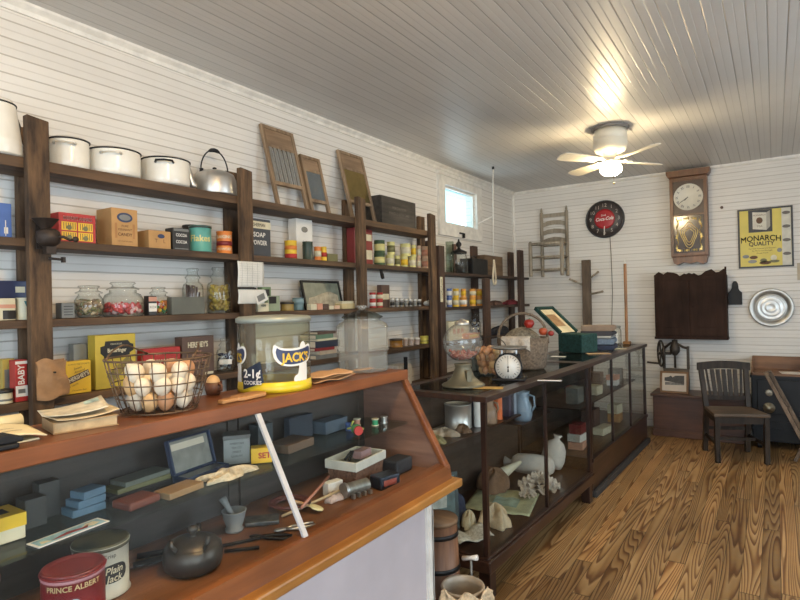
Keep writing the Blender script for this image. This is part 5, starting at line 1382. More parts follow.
# leather strap coil, brushes and a pale disc
t = thing('leather_strap', 'coiled dark leather strap right of the divider strip', 'strap', (1.50, 1.45, ZD))
obj('coil', MB().tube([((.05 + .006 * k / 10) * math.cos(k * .33), (.05 + .006 * k / 10) * math.sin(k * .33), .012 + .001 * k / 4) for k in range(40)], .010, 8, flat=.5), plain('oxblood_leather', (.10, .03, .025), .5), t)
t = thing('hand_mirror', 'pale octagonal hand mirror with wooden handle on the deck', 'hand mirror', (1.612, 1.462, ZD + .012), .9)
t.rotation_euler = (0, .35, .9)
obj('mirror_disc', MB().lathe([(0, 0), (.026, 0), (.026, .005), (0, .006)], 8, False), plain('pale_ivory_disc', (.78, .72, .40), .25), t)
obj('handle', MB().tube([(-.026, 0, .003), (-.06, .004, .004), (-.10, .004, .004)], [.004, .006, .005], 8), plain('bamboo', (.42, .25, .12), .5), t)
for i, (p_, q_, mt, lb) in enumerate((((1.55, 1.36), (1.60, 1.60), plain('pale_stick', (.5, .38, .22), .6), 'pale wooden stick lying through the strap coil'), ((1.62, 1.38), (1.50, 1.66), plain('pink_stick', (.40, .17, .12), .5), 'pinkish wooden stick crossing the pale one'))):
    tag(obj('wooden_stick', MB().tube([(0, 0, .006 + .034 * i), (q_[0] - p_[0], q_[1] - p_[1], .03 + .022 * i)], .005, 8), mt, None, (*p_, ZD)), lb, 'stick')
cloth_lump('white_rag', 'crumpled white and red rag before the hair clipper', (1.585, 1.585, ZD), .03, .045, .025, plain('white_red_rag', (.42, .34, .32), .9, 0, .5, 30), .4, 21)
# hand mincer lying down
t = thing('hand_mincer', 'steel hand mincer with row of teeth lying beside the wicker tray', 'mincer', (1.63, 1.665, ZD + .002), PI / 2 - .25)
obj('barrel', MB().at((0, 0, .028), (0, PI / 2, 0)).cyl(.024, -.05, .05, 20), plain('tarnished_steel', (.22, .21, .18), .45, .7, .3, 40), t)
obj('flange', MB().at((-.055, 0, .028), (0, PI / 2, 0)).cyl(.028, -.006, .006, 20), STEEL, t)
for i in range(4): obj('tooth', MB().box(-.04 + .026 * i, -.03 + .026 * i, -.035, -.02, 0, .016), TIN, t)
bx('white_card_box', 'small flat white card behind the hand mincer', 'card', (1.545, 1.63, ZD), .07, .035, .05, [WHITE], PI / 2 - .2)
# wicker basket with white lining tray
t = thing('wicker_basket', 'rectangular wicker basket with a white rim on the counter deck', 'basket', (1.525, 1.80, ZD), PI / 2 + .08)
WK = plain('dark_wicker', (.17, .08, .045), .8, 0, .5, 90, .6)
obj('wicker_body', MB().raw([(-.095, -.06, 0), (.095, -.06, 0), (.095, .06, 0), (-.095, .06, 0), (-.105, -.068, .085), (.105, -.068, .085), (.105, .068, .085), (-.105, .068, .085)], [(3, 2, 1, 0), (0, 1, 5, 4), (1, 2, 6, 5), (2, 3, 7, 6), (3, 0, 4, 7)], False), WK, t)
rm = MB()
for (a0, b0, c0, d0) in ((-.112, .112, -.075, -.066), (-.112, .112, .066, .075), (-.112, -.103, -.066, .066), (.103, .112, -.066, .066)): rm.box(a0, b0, c0, d0, .072, .108)
obj('white_rim', rm, plain('white_basket_rim', (.55, .54, .48), .6), t, bevel=.003)
obj('lining', MB().box(-.102, .102, -.065, .065, .080, .083), GREYT, t)
for i, (dx, dy, mt, lb) in enumerate(((-.02, 0, IRON, 'dark scissors-like shears in the white-rimmed basket'), (.035, .01, plain('mauve_paper', (.32, .2, .2), .8), 'mauve folded paper in the white-rimmed basket'))):
    m = MB().tube([(-.03, 0, .0), (0, 0, .03), (.03, .01, .01)], .005, 8).tube([(-.03, .02, .0), (0, .01, .028), (.035, -.02, .012)], .005, 8) if i == 0 else MB().box(-.05, .03, -.02, .02, 0, .03)
    tag(obj('shears' if i == 0 else 'folded_paper', m, mt, None, (1.525 + dy, 1.80 + dx, ZD + .094), (0, 0, PI / 2 + .1)), lb, 'shears' if i == 0 else 'paper')
o = bx('navy_toolbox', 'small navy metal box with red label at the right end of the deck', 'box', (1.665, 1.80, ZD), .10, .07, .05, [plain('navy_metal', (.018, .025, .04), .4, .4)], PI / 2 - .25, bevel=.006)
obj('red_label', MB().box(-.035, .03, -.0362, -.0352, .014, .036), plain('brick_label', (.28, .06, .04), .5), o)
bx('black_case', 'black case standing in the far right corner of the deck', 'case', (1.60, 1.985, ZD), .12, .08, .06, [plain('soft_black_case', (.02, .022, .028), .6)], PI / 2, bevel=.01)

# ------------------------------------------------------------------ on the first showcase
ZC = 1.055
t = thing('globe_dispenser', 'glass globe candy dispenser on a wide brass foot on the near showcase', 'candy dispenser', (1.425, 2.945, ZC))
gd = depth(1.425, 2.945) / F
z0 = P(453, 366, x=1.425).z - ZC; zc = P(452, 344, x=1.425).z - ZC; r_ = 19.3 * gd
PEW = plain('olive_brass', (.17, .155, .105), .5, .45, .15)
obj('foot', MB().lathe([(0, 0), (.122, 0), (.126, .008), (.118, .016), (.10, .022), (.065, .055), (.045, z0 - .02), (.05, z0 - .006), (.052, z0), (0, z0)], 36), PEW, t)
obj('feed_chute', MB().at((0, 0, 0), (0, 0, .9)).box(-.014, .014, -.085, -.05, .03, z0 * .75), PEW, t, bevel=.004)
zt_ = zc + r_
obj('globe', MB().lathe([(r_ * math.cos(a_), zc + r_ * math.sin(a_)) for a_ in [R(-68 + 6 * i) for i in range(24)]], 40), glass('globe_glass', (.90, .90, .88), (.36, .36, .34), .25, .03, .42, haze=.10), t)
obj('cap', MB().lathe([(.042, zt_ - .012), (.046, zt_ - .006), (.038, zt_ + .008), (.018, zt_ + .014), (.016, zt_ + .022), (0, zt_ + .026)], 24), ALU, t)
m = MB(); rd = random.Random(3)
for i in range(90):
    q = math.sqrt(rd.random()) * r_ * .72; a_ = rd.random() * 6.28; zb = zc - math.sqrt(max(0, r_ * r_ * .9 - q * q)) + .008
    m.k = i % 2; m.ball((q * math.cos(a_), q * math.sin(a_), max(zb, zc - r_ * .85) + rd.random() * .012), (.011, .010, .009), 8, 6)
obj('candy_fill', m, [plain('pink_nut', (.5, .2, .14), .5), plain('red_nut', (.36, .09, .06), .5)], t)['kind'] = 'stuff'
a = P(488, 388, z=ZC)
tag(obj('orange_card', MB().box(-.085, .085, -.04, .04, 0, .002), plain('orange_card', (.60, .36, .09), .7, 0, .15), None, (a.x, a.y, ZC), (0, 0, .35)), 'orange card lying at the front of the near showcase top', 'card')
# clear bowl of brown eggs
bxx, byy = 1.357, 3.465
t = thing('glass_egg_bowl', 'clear tapered bowl with wire handle full of brown eggs on the near showcase', 'bowl', (bxx, byy, ZC))
obj('bowl_body', MB().lathe([(0, .003), (.082, .003), (.088, .01), (.112, .165), (.115, .168)], 36), JARG, t)
obj('wire_handle', MB().tube([(.113 * math.cos(PI * i / 14), -.02 * math.sin(PI * i / 14), .165 + .09 * math.sin(PI * i / 14)) for i in range(15)], .003, 6), IRON, t, rot=(0, 0, .6))
lay = []
for n_, R_, z in ((6, .053, .034), (1, 0, .034), (7, .062, .078), (1, .0, .08), (8, .071, .122), (2, .024, .124), (8, .075, .160), (2, .025, .168)):
    for i in range(n_): lay.append((R_, 2 * PI * (i + .1 * math.sin(i * 3.)) / n_ + z * 11, z))
for i, (R_, a_, z) in enumerate(lay):
    o = bpy.data.objects.new('egg', EM['brown' if i % 3 else 'tan']); col.objects.link(o)
    k = 'brown' if i % 3 else 'tan'
    o.location = (bxx + R_ * math.cos(a_), byy + R_ * math.sin(a_), ZC + z); o.rotation_euler = (.2 * i, PI / 2 + .3 * math.sin(i), i * 1.3)
    tag(o, f'{k} egg in the clear tapered bowl on the near showcase', 'egg', f'{k} eggs in the clear bowl')
# dial scale
sx_, sy_ = 1.56, 3.31
t = thing('dial_scale', 'black kitchen scale with white round dial and pan on the near showcase', 'scale', (sx_, sy_, ZC), math.atan2(-sy_, 2.95 - sx_) + PI / 2 - .12)
sd_ = depth(sx_, sy_) / F; dz = P(528, 361, x=sx_).z - ZC; top = P(525, 346, x=sx_).z - ZC
obj('body', MB().prism([(-.085, 0), (.085, 0), (.07, .03), (.06, top - .03), (-.06, top - .03), (-.07, .03)], -.04, .075), BLACK, t, bevel=.006)
obj('foot', MB().box(-.10, .10, -.085, .09, 0, .014), BLACK, t, bevel=.004)
d_ = obj('dial', MB().at((0, -.062, dz), (PI / 2, 0, 0)).lathe([(0, 0), (.078, 0), (.078, .004), (0, .004)], 40), plain('dial_white', (.72, .70, .64), .35, 0, .04), t)
obj('dial_bezel', MB().at((0, -.045, dz), (PI / 2, 0, 0)).lathe([(.078, 0), (.086, 0), (.086, .024), (.078, .026), (.077, .018)], 40), BLACK, t)
tk = MB()
for i in range(24):
    a_ = 2 * PI * i / 24; tk.at((0, -.0665, dz), (0, a_, 0)).box(-.0012, .0012, -.0004, 0, .058 if i % 3 else .052, .070)
obj('dial_ticks', tk, INK, d_)
obj('pointer', MB().prism([(-.006, dz - .03), (.006, dz - .03), (.0015, dz), (.001, dz + .062), (-.001, dz + .062), (-.0015, dz)], -.0685, -.0675).at((0, -.067, dz), (PI / 2, 0, 0)).cyl(.006, 0, .003, 12), INK, d_)
obj('pan_stem', MB().box(-.05, -.04, 0, .02, top - .03, top).box(.04, .05, 0, .02, top - .03, top), STEEL, t)
obj('pan', MB().at((0, .01, top)).lathe([(0, 0), (.09, 0), (.115, .012), (.113, .014), (.088, .003), (0, .003)], 36), STEEL, t)
a = P(551, 381, z=ZC)
tag(obj('white_strip', MB().box(-.07, .07, -.012, .012, 0, .004), WHITE, None, (a.x - .01, a.y, ZC), (0, 0, .3)), 'narrow white paper strip lying right of the dial scale', 'paper')
# wicker basket with cloth and fruit
wx, wy_ = 1.42, 3.90
t = thing('handled_basket', 'grey-brown woven basket with tall arched handle behind the dial scale', 'basket', (wx, wy_, ZC), .25)
WV = plain('grey_willow', (.17, .125, .085), .85, 0, .5, 70, .8)
hb = P(552, 334, x=1.5).z - ZC
obj('woven_body', MB().lathe([(0, .0), (.135, 0), (.15, .02), (.165, hb * .6), (.17, hb), (.16, hb), (.15, hb * .5), (.12, .02), (0, .015)], 32, sx=1.08, sy=.9), WV, t)
ht = P(528, 313, x=wx).z - ZC
obj('arched_handle', MB().tube([(-.178 * math.cos(PI * i / 18), 0, hb * .8 + (ht - hb * .8) * math.sin(PI * i / 18) ** .8) for i in range(19)], .010, 8), WV, t)
m = MB().sheet(lambda u, v: ((-.13 + .20 * u), -.10 - (.07 * min(1, v * 2.2)) + .010 * math.sin(u * 14) * v, hb + .012 - max(0, v - .35) * .23 * (.75 + .25 * math.sin(u * 5 + 1))), 22, 14)
obj_c = tag(obj('lace_cloth', m, plain('lace_cream', (.52, .46, .38), .9, 0, .2, 60, .6), None, (wx, wy_, ZC), (0, 0, .25), solid=.003), 'cream lace cloth hanging over the rim of the handled basket', 'cloth')
TOM = plain('tomato_red', (.30, .02, .012), .3); TOM2 = plain('tomato_orange', (.42, .07, .02), .35)
for i, (px, py, rr, mt, lb) in enumerate(((529, 323, .038, TOM, 'large red tomato at the left top of the handled basket'), (543, 331, .031, TOM2, 'orange-red tomato half under the basket handle'), (551, 333, .022, TOM, 'small red tomato at the right of the basket'))):
    p = P(px, py, y=3.88)
    t2 = thing('tomato', lb, 'tomato', (p.x, p.y, p.z - rr), i)
    obj('fruit', MB().lathe([(0, 0), (rr * .6, rr * .1), (rr, rr * .8), (rr * .85, rr * 1.4), (rr * .4, rr * 1.68), (0, rr * 1.6)], 20), mt, t2)
    obj('stem', MB().tube([(0, 0, rr * 1.58), (.004, 0, rr * 1.85)], .004, 6), GREEN, t2)
tag(obj('straw_fill', MB().at((-.005, 0, 0)).lathe([(0, hb + .075), (.06, hb + .06), (.10, hb + .03), (.125, hb - .005), (.12, hb - .03), (0, hb - .03)], 24, sx=1.05, sy=.88), plain('dusty_straw', (.2, .17, .12), .9, 0, .5, 60, 1), None, (wx, wy_, ZC), (0, 0, .25)), 'grey straw filling the handled basket under the tomatoes', 'straw', None, 'stuff')
# cloth heap behind
a = P(505, 338, z=ZC)
cloth_lump('dull_red_cloth', 'dull red and grey cloth heap behind the dial scale and basket', (1.24, 4.20, ZC), .09, .16, .22, plain('dull_red_weave', (.14, .06, .05), .9, 0, .5, 18), 0, 14)
bx('green_metal_box', 'dull green metal chest on the back of the near showcase behind the eggs', 'box', (1.20, 3.70, ZC), .18, .10, .13, [plain('dull_grey_green_metal', (.10, .12, .11), .45, .3)], PI / 2)

# ------------------------------------------------------------------ on the second showcase
a = P(578, 353, z=1.05)
t = thing('sample_case', 'dark green velvet box with open lid lined in cream on the far showcase', 'case', (1.40, 5.33, 1.05), -.38)
GV = plain('dark_green_velvet', (.012, .05, .045), .9, 0, .4, 50, .4)
hb2 = P(575, 334, x=1.40).z - 1.05
obj('box_body', MB().cbox(.27, .23, hb2), GV, t, bevel=.008)
L2 = .38
lm = MB().at((-.115, .0, hb2 - .006), (0, R(38), 0)).box(-L2, 0, -.13, .13, 0, .012).box(-L2, -L2 + .025, -.13, .13, .012, .035).box(-L2, 0, .105, .13, .012, .035).box(-L2, 0, -.13, -.105, .012, .035)
l = obj('open_lid', lm, GV, t)
l2 = obj('lid_lining', MB().at((-.115, 0, hb2 - .006), (0, R(38), 0)).box(-L2 + .026, -.004, -.104, .104, .0125, .015), plain('cream_lining', (.62, .54, .36), .8), l)
obj('lid_picture', MB().at((-.115, 0, hb2 - .006), (0, R(38), 0)).box(-L2 * .72, -L2 * .25, -.07, .06, .0155, .017), plain('sepia_print', (.30, .18, .09), .7, 0, .3, 30), l)
JB = plain('navy_denim', (.025, .035, .07), .9, 0, .25, 60)
zz = 1.05
for i, (h_, mt, lb) in enumerate(((.05, JB, 'folded navy cloth at the bottom of the stack'), (.055, plain('light_denim', (.14, .19, .26), .9, 0, .2, 50), 'folded light denim second in the stack'), (.02, plain('pale_grey_cloth', (.36, .37, .36), .9), 'thin folded pale grey cloth in the stack'), (.04, plain('dark_slate_cloth', (.05, .05, .06), .9), 'folded dark slate cloth near the top of the stack'), (.055, plain('taupe_wool', (.26, .19, .14), .9), 'folded taupe wool cloth on top of the stack'))):
    t2 = MB()
    prof = [(-.15, 0), (.13, 0)] + [(.13 + h_ * .5 * math.sin(PI * k / 6), h_ * .5 - h_ * .5 * math.cos(PI * k / 6)) for k in range(1, 6)] + [(.13, h_), (-.15, h_)]
    t2.prism(prof, -.15 + .008 * i, .15 - .006 * i)
    t2.v = [(x, y, z + .004 * math.sin(9 * y + i) * (z > h_ * .4)) for x, y, z in t2.v]
    tag(obj('folded_cloth', t2, mt, None, (1.505, 5.68, zz), (0, 0, .1 + .05 * math.sin(i * 2)), bevel=.004), lb + ' on the far showcase', 'cloth', 'stack of folded cloth on the far showcase')
    zz += h_ + .004
a = P(615, 344, z=1.05)
t = thing('glass_jar', 'clear glass jar with white paper inside at the far showcase end', 'jar', (1.50, 6.30, 1.05))
jr2 = 7.5 * depth(1.5, 6.3) / F; jh2 = P(615, 325, x=1.5).z - 1.05
obj('jar_body', MB().lathe([(0, .003), (jr2 * .95, .003), (jr2, .012), (jr2, jh2 * .74), (jr2 * .86, jh2 * .83), (jr2 * .86, jh2 * .9)], 30), JARG, t)
obj('lid', MB().lathe([(jr2 * .9, jh2 * .88), (jr2 * .95, jh2 * .89), (jr2 * .95, jh2 * .97), (jr2 * .5, jh2), (0, jh2)], 24), plain('zinc_lid', (.3, .31, .28), .4, .6), t)
tag(obj('rolled_paper', MB().lathe([(jr2 * .6, .012), (jr2 * .6, jh2 * .62), (jr2 * .57, jh2 * .62), (jr2 * .57, .012)], 20), WHITE, None, (1.50, 6.30, 1.05)), 'white paper rolled inside the clear jar on the far showcase', 'paper')
for i, (px, py, s_, rz_, mt, lb) in enumerate(((622, 349, .16, .2, PAPER, 'cream paper sheet at the edge beside the clear jar'), (603, 354, .20, .5, plain('tan_paper', (.45, .3, .17), .8), 'tan paper sheet in front of the folded cloth stack'), (563, 357, .12, .1, WHITE, 'narrow white paper in front of the green velvet box'))):
    a = P(px, py, z=1.05)
    tag(obj('loose_paper', MB().box(-s_ / 2, s_ / 2, -s_ * .3, s_ * .3, 0, .003), mt, None, (a.x - .04, a.y, 1.0502), (0, 0, rz_)), lb, 'paper')
t = thing('display_pole', 'thin amber wooden pole standing on the far end of the far showcase', 'pole', (1.62, 6.37, 1.05))
zp = P(633, 262, x=1.62).z - 1.05
obj('shaft', MB().cyl(.016, .03, zp - .04, 12), wood('amber_pole', (.22, .10, .03), (.40, .2, .07), 'z', .4), t)
obj('foot_block', MB().box(-.035, .035, -.035, .035, 0, .03), wood('amber_block', (.2, .09, .03), (.34, .17, .06), 'x', .5), t, bevel=.003)
obj('tip_hook', MB().tube([(0, 0, zp - .04), (0, 0, zp), (.008, 0, zp + .02)], .005, 6), WHITE, t)
# ------------------------------------------------------------------ back wall
YW = 7.274
# hung ladder-back chair
t = thing('ladder_back_chair', 'pale ladder-back chair without a seat hung high on the back wall', 'chair', (.575, YW - .035, 1.84))
for s in (-1, 1):
    obj('rear_post', MB().lathe([(0, 0), (.020, 0), (.023, .03), (.022, .84), (.012, .85), (.016, .87), (.012, .885), (.006, .905), (0, .91)], 12).at(), PALEW, t, loc=(s * .165, 0, 0))
    obj('front_leg', MB().lathe([(0, 0), (.022, 0), (.025, .03), (.024, .42), (.014, .44), (0, .445)], 12), PALEW, t, loc=(s * .20, -.34, 0.0))
for i, z in enumerate((.43, .54, .65, .775)):
    pts = [(-.16, z), (-.08, z + .022), (0, z + .03), (.08, z + .022), (.16, z), (.16, z + .055), (.08, z + .078), (0, z + .086), (-.08, z + .078), (-.16, z + .055)]
    if i == 3: pts = [(-.16, z), (.16, z), (.16, z + .05), (-.16, z + .05)]
    obj('ladder_slat', MB().prism(pts, -.006, .006), PALEW, t)
for z in (.08, .24, .405):
    obj('front_rung', MB().tube([(-.20, -.34, z), (.20, -.34, z)], .013 if z < .4 else .02, 8), PALEW, t)
    obj('rear_rung', MB().tube([(-.165, 0, z), (.165, 0, z)], .010, 8), PALEW, t)
    for s in (-1, 1): obj('side_rung', MB().tube([(s * .20, -.34, z + .01), (s * .165, 0, z + .01)], .009, 8), PALEW, t)

# round advertising clock
cx_, cz_ = 1.213, 2.525
t = thing('round_clock', 'round dark clock with a red centre and white script on the back wall', 'clock', (cx_, YW, cz_))
obj('case', MB().at((0, 0, 0), (PI / 2, 0, 0)).lathe([(0, 0), (.232, 0), (.232, .04), (.222, .052), (.214, .05), (.212, .042), (0, .042)], 56), plain('clock_dark_rim', (.03, .025, .023), .4), t)
d_ = obj('dial', MB().at((0, -.042, 0), (PI / 2, 0, 0)).lathe([(.118, 0), (.212, 0), (.212, .002), (.118, .002)], 56), plain('clock_dark_dial', (.05, .04, .036), .5), t)
obj('red_disc', MB().at((0, -.042, 0), (PI / 2, 0, 0)).lathe([(0, 0), (.122, 0), (.122, .005), (.10, .009), (0, .011)], 56), plain('clock_red', (.38, .015, .02), .35), t)
for i in range(12):
    a_ = PI / 2 - 2 * PI * (i + 1) / 12
    text(d_, str(i + 1), .062, plain('numeral_beige', (.42, .36, .3), .5), (.168 * math.cos(a_), -.0446, .168 * math.sin(a_)), name='numeral')
for s_, sz, z, sh, b_ in (('Drink', .03, .045, .3, .01), ('Coca-Cola', .058, .0, .35, .02)): text(t, s_, sz, WHITE, (0 if z < .02 else -.01, -.0545, z), (PI / 2, -.06, 0), shear=sh, bold=b_, sx=.85)
obj('hand', MB().bar((0, -.055, -.09), (-.006, -.055, -.20), .010, .002, (0, 1, 0)), WHITE, t)
tag(obj('clock_cord', MB().tube([(0, 0, 0), (.01, -.002, -.3), (.015, -.002, -.7), (-.005, -.002, -1.1), (0.0, -.002, -1.5)], .004, 6), plain('dark_cord', (.10, .09, .08), .6), None, (1.265, YW - .008, 2.31)), 'thin dark cord running down the wall from the round clock', 'cord')

# peg post
t = thing('peg_post', 'rough post with three slanted pegs standing against the back wall', 'post', (.985, 7.20, 0))
PGW = wood('grey_brown_post', (.07, .05, .035), (.19, .14, .10), 'z', .8, 12, 12, .3)
obj('post', MB().box(-.05, .05, -.03, .03, 0, 2.03), PGW, t, bevel=.004)
for p_, q_ in (((-.05, -.01, 1.72), (-.20, -.06, 1.80)), ((.05, -.01, 1.80), (.16, -.05, 1.875)), ((.05, -.01, 1.60), (.21, -.06, 1.63))): obj('peg', MB().tube([p_, q_], [.012, .014], 8), PALEW, t)

# tall pendulum wall clock
t = thing('pendulum_clock', 'tall brown pendulum wall clock with a round white dial and gilt glass', 'clock', (2.155, YW, 1.905))
CLW = wood('clock_walnut', (.09, .035, .014), (.20, .085, .035), 'z', .35, 10, 12, .08)
W2, Dp = .19, .13
obj('case', MB().box(-W2, W2, -Dp, 0, .09, 1.0), CLW, t, bevel=.004)
obj('cornice', MB().prism([(-W2 - .012, 1.0), (W2 + .012, 1.0), (W2 + .03, 1.03), (W2 + .035, 1.075), (-W2 - .035, 1.075), (-W2 - .03, 1.03)], -Dp - .03, 0), CLW, t, bevel=.004)
obj('bottom_bracket', MB().prism([(-W2 + .01, .09), (-W2 + .025, .02), (-W2 + .06, .0), (-W2 + .12, .03), (0, .012), (W2 - .12, .03), (W2 - .06, .0), (W2 - .025, .02), (W2 - .01, .09)][::-1], -Dp + .01, 0), CLW, t)
fm = MB()
for (a, b, c, d) in ((-W2, -W2 + .035, .10, .99), (W2 - .035, W2, .10, .99), (-W2 + .035, W2 - .035, .10, .135), (-W2 + .035, W2 - .035, .95, .99), (-W2 + .035, W2 - .035, .555, .575)): fm.box(a, b, -Dp - .014, -Dp, c, d)
dr = obj('door', fm, CLW, t, bevel=.003)
obj('dial_board', MB().box(-W2 + .035, W2 - .035, -Dp - .004, -Dp, .575, .95), plain('dark_dial_board', (.05, .025, .014), .4), t)
d_ = obj('dial', MB().at((0, -Dp - .004, .765), (PI / 2, 0, 0)).lathe([(0, 0), (.150, 0), (.150, .006), (.143, .009), (.14, .005), (0, .005)], 48), plain('ivory_dial', (.64, .60, .50), .4, 0, .06), t)
for i, s_ in enumerate(('I', 'II', 'III', 'IV', 'V', 'VI', 'VII', 'VIII', 'IX', 'X', 'XI', 'XII')):
    a_ = PI / 2 - 2 * PI * (i + 1) / 12
    text(d_, s_, .038, INK, (.115 * math.cos(a_), -Dp - .0095, .765 + .115 * math.sin(a_)), (PI / 2, PI / 2 - a_ if 0 else -(a_ - PI / 2), 0), bold=.01, sx=.8, name='numeral')
for a_, L_, nm in ((R(225), .055, 'hour_hand'), (R(215), .10, 'minute_hand')):
    obj(nm, MB().bar((0, -Dp - .011, .765), (L_ * math.cos(a_), -Dp - .011, .765 + L_ * math.sin(a_)), .007, .002, (0, 1, 0)), INK, d_)
obj('lower_glass', MB().box(-W2 + .035, W2 - .035, -Dp - .004, -Dp, .135, .555), plain('brown_mirror_glass', (.05, .03, .018), .15, .0, .3), t)
g = MB(); yy0, yy1 = -Dp - .0065, -Dp - .004
for k in range(16):
    z = .17 + .35 * k / 15
    for s in (-1, 1): g.at((s * (.118 + .008 * math.sin(k * 1.3)), yy0, z), (PI / 2, 0, .5 * k)).prism([(.017 * math.cos(a_ * PI / 5) * (1 if a_ % 2 else .6), .017 * math.sin(a_ * PI / 5) * (1 if a_ % 2 else .6)) for a_ in range(10)], -.0012, .0012, 'z')
for k in range(9):
    x = -.10 + .025 * k
    for zz_ in (.515, .165 - .012 * math.cos((k - 4) * .5)): g.at((x, yy0, zz_ + .01 * math.cos((k - 4) * .6)), (PI / 2, 0, k)).prism([(.017 * math.cos(a_ * PI / 5) * (1 if a_ % 2 else .6), .017 * math.sin(a_ * PI / 5) * (1 if a_ % 2 else .6)) for a_ in range(10)], -.0012, .0012, 'z')
g.at()
for k in range(3):
    r0 = .045 + .018 * k
    g.tube([(r0 * math.cos(a_) * (1 + .2 * math.sin(3 * a_)), yy0 + .001, .335 + r0 * 1.6 * math.sin(a_) * (1 + .15 * math.cos(4 * a_))) for a_ in [2 * PI * i / 30 for i in range(30)]], .004, 6, True)
obj('gilt_ornament', g, plain('bright_gilt', (.72, .52, .18), .35, .5, .15), t)

# hung wooden cupboard
xa, xb, z0, z1 = 1.785, 2.512, 1.073, 1.775
t = thing('wall_cupboard', 'dark brown two-door hanging cupboard with scrolled crest on the back wall', 'cupboard', ((xa + xb) / 2, YW, z0))
CBW = wood('chocolate_cupboard', (.024, .012, .008), (.042, .022, .016), 'z', .7, 8, 10, .06)
CBW.node_tree.nodes['Principled BSDF'].inputs['Specular IOR Level'].default_value = .15
w, h, Dp = (xb - xa) / 2, z1 - z0, .185
obj('carcass', MB().box(-w, w, -Dp, 0, 0, h), CBW, t, bevel=.004)
obj('bottom_moulding', MB().box(-w - .006, w + .006, -Dp - .014, 0, -.012, .012), CBW, t)
cr = [(-w, h), (w, h), (w, h + .07), (w - .03, h + .06), (w - .07, h + .03), (w - .10, h + .028), (w - .14, h + .065), (w - .20, h + .045), (w - .24, h + .01), (w - .27, h + .0), (.05, h + .03), (.03, h + .02), (0, h + .035), (-.03, h + .02), (-.05, h + .03), (-w + .27, h + .0), (-w + .24, h + .03), (-w + .20, h + .045), (-w + .14, h + .055), (-w + .10, h + .028), (-w + .05, h + .06), (-w, h + .02)]
obj('crest', MB().prism(cr, -Dp, -Dp + .02), CBW, t)
for s in (-1, 1):
    a, b = (-w + .03, -.008) if s < 0 else (.008, w - .03)
    d_ = obj('door', MB().box(a, b, -Dp - .012, -Dp - .0005, .03, h - .05).box(a + .07, b - .07, -Dp - .016, -Dp - .012, .12, h - .13), CBW, t, bevel=.004)
    if s > 0: obj('knob', MB().at((.03, -Dp - .012, h * .52), (PI / 2, 0, 0)).lathe([(.005, 0), (.012, .012), (.010, .02), (0, .022)], 12), CBW, d_)
obj('hinge_peg', MB().at((w - .012, -Dp * .5, h)).cyl(.010, 0, .09, 10), CBW, t)

# tin match-holder lantern
t = thing('tin_match_holder', 'small black tin wall box with rounded top between cupboard and pie tin', 'match holder', (2.583, YW, 1.44))
obj('back_plate', MB().prism([(-.032, .13), (-.032, .0), (.032, .0), (.032, .13), (.032, .205), (.026, .24), (.012, .262), (-.012, .262), (-.026, .24), (-.032, .205)], -.008, 0), BLACK, t)
obj('pocket', MB().prism([(-.066, 0), (.066, 0), (.066, .135), (.045, .155), (.03, .185), (-.03, .185), (-.045, .155), (-.066, .135)], -.06, -.009), BLACK, t, bevel=.004)
# pie tin
t = thing('hanging_tin_platter', 'large shiny round tin platter hung on the back wall', 'platter', (2.912, YW, 1.405))
PT = plain('brushed_platter', (.62, .63, .62), .35, .55, .12, 9)
obj('rim', MB().at((0, 0, 0), (PI / 2, 0, 0)).lathe([(.145, .008), (.165, .03), (.196, .036), (.205, .032), (.203, .026), (.17, .022), (.15, .0)], 56), plain('platter_rim', (.42, .41, .38), .38, .75, .1), t)
m = MB().at((0, 0, 0), (PI / 2, 0, 0)).lathe([(.15, 0), (.146, .008), (.128, .010), (.124, .014), (.118, .010), (.088, .011), (.084, .015), (.078, .011), (.048, .012), (.044, .016), (.038, .012), (0, .013)], 56)
obj('well', m, PT, t)
# printed sign
xa, xb, z0, z1 = 2.632, 3.117, 1.845, 2.475
t = thing('tin_sign', 'yellow printed tea sign with black lettering on the back wall', 'sign', ((xa + xb) / 2, YW, (z0 + z1) / 2))
w, h = (xb - xa) / 2, (z1 - z0) / 2
obj('panel', MB().box(-w, w, -.010, 0, -h, h), plain('sign_yellow', (.66, .53, .10), .45, 0, .08, 6), t)
fm = MB()
for (a, b, c, d) in ((-w - .008, -w + .010, -h - .008, h + .008), (w - .010, w + .008, -h - .008, h + .008), (-w + .010, w - .010, -h - .008, -h + .010), (-w + .010, w - .010, h - .010, h + .008)): fm.box(a, b, -.016, -.001, c, d)
obj('frame', fm, plain('sign_dark_frame', (.05, .05, .05), .5), t)
f = -.0105
obj('printed_block', MB().box(-w * .62, w * .28, f - .001, f, h * .20, h - .011), plain('print_charcoal', (.035, .033, .035), .5), t)
pk = obj('printed_packet', MB().prism([(-w * .46, h * .32), (w * .06, h * .26), (w * .06, h * .86), (-w * .46, h * .9)], f - .002, f - .001), plain('packet_cream', (.60, .56, .46), .5), t)
obj('packet_side', MB().prism([(w * .06, h * .26), (w * .20, h * .38), (w * .20, h * .92), (w * .06, h * .86)], f - .002, f - .001), plain('packet_shade', (.36, .33, .27), .5), pk)
obj('packet_seal', MB().prism([(-w * .2 + .03 * math.cos(a_ * PI / 12), h * .6 + .035 * math.sin(a_ * PI / 12)) for a_ in range(24)], f - .003, f - .002), BROWNI, pk)
text(pk, 'MONARCH', .026, BROWNI, (-w * .2, f - .0026, h * .78), sx=.9); text(pk, 'TEA', .03, BROWNI, (-w * .2, f - .0026, h * .4))
obj('printed_strip', MB().box(w * .62, w - .011, f - .001, f, -h + .011, h - .011), plain('strip_cream', (.58, .55, .46), .5), t)
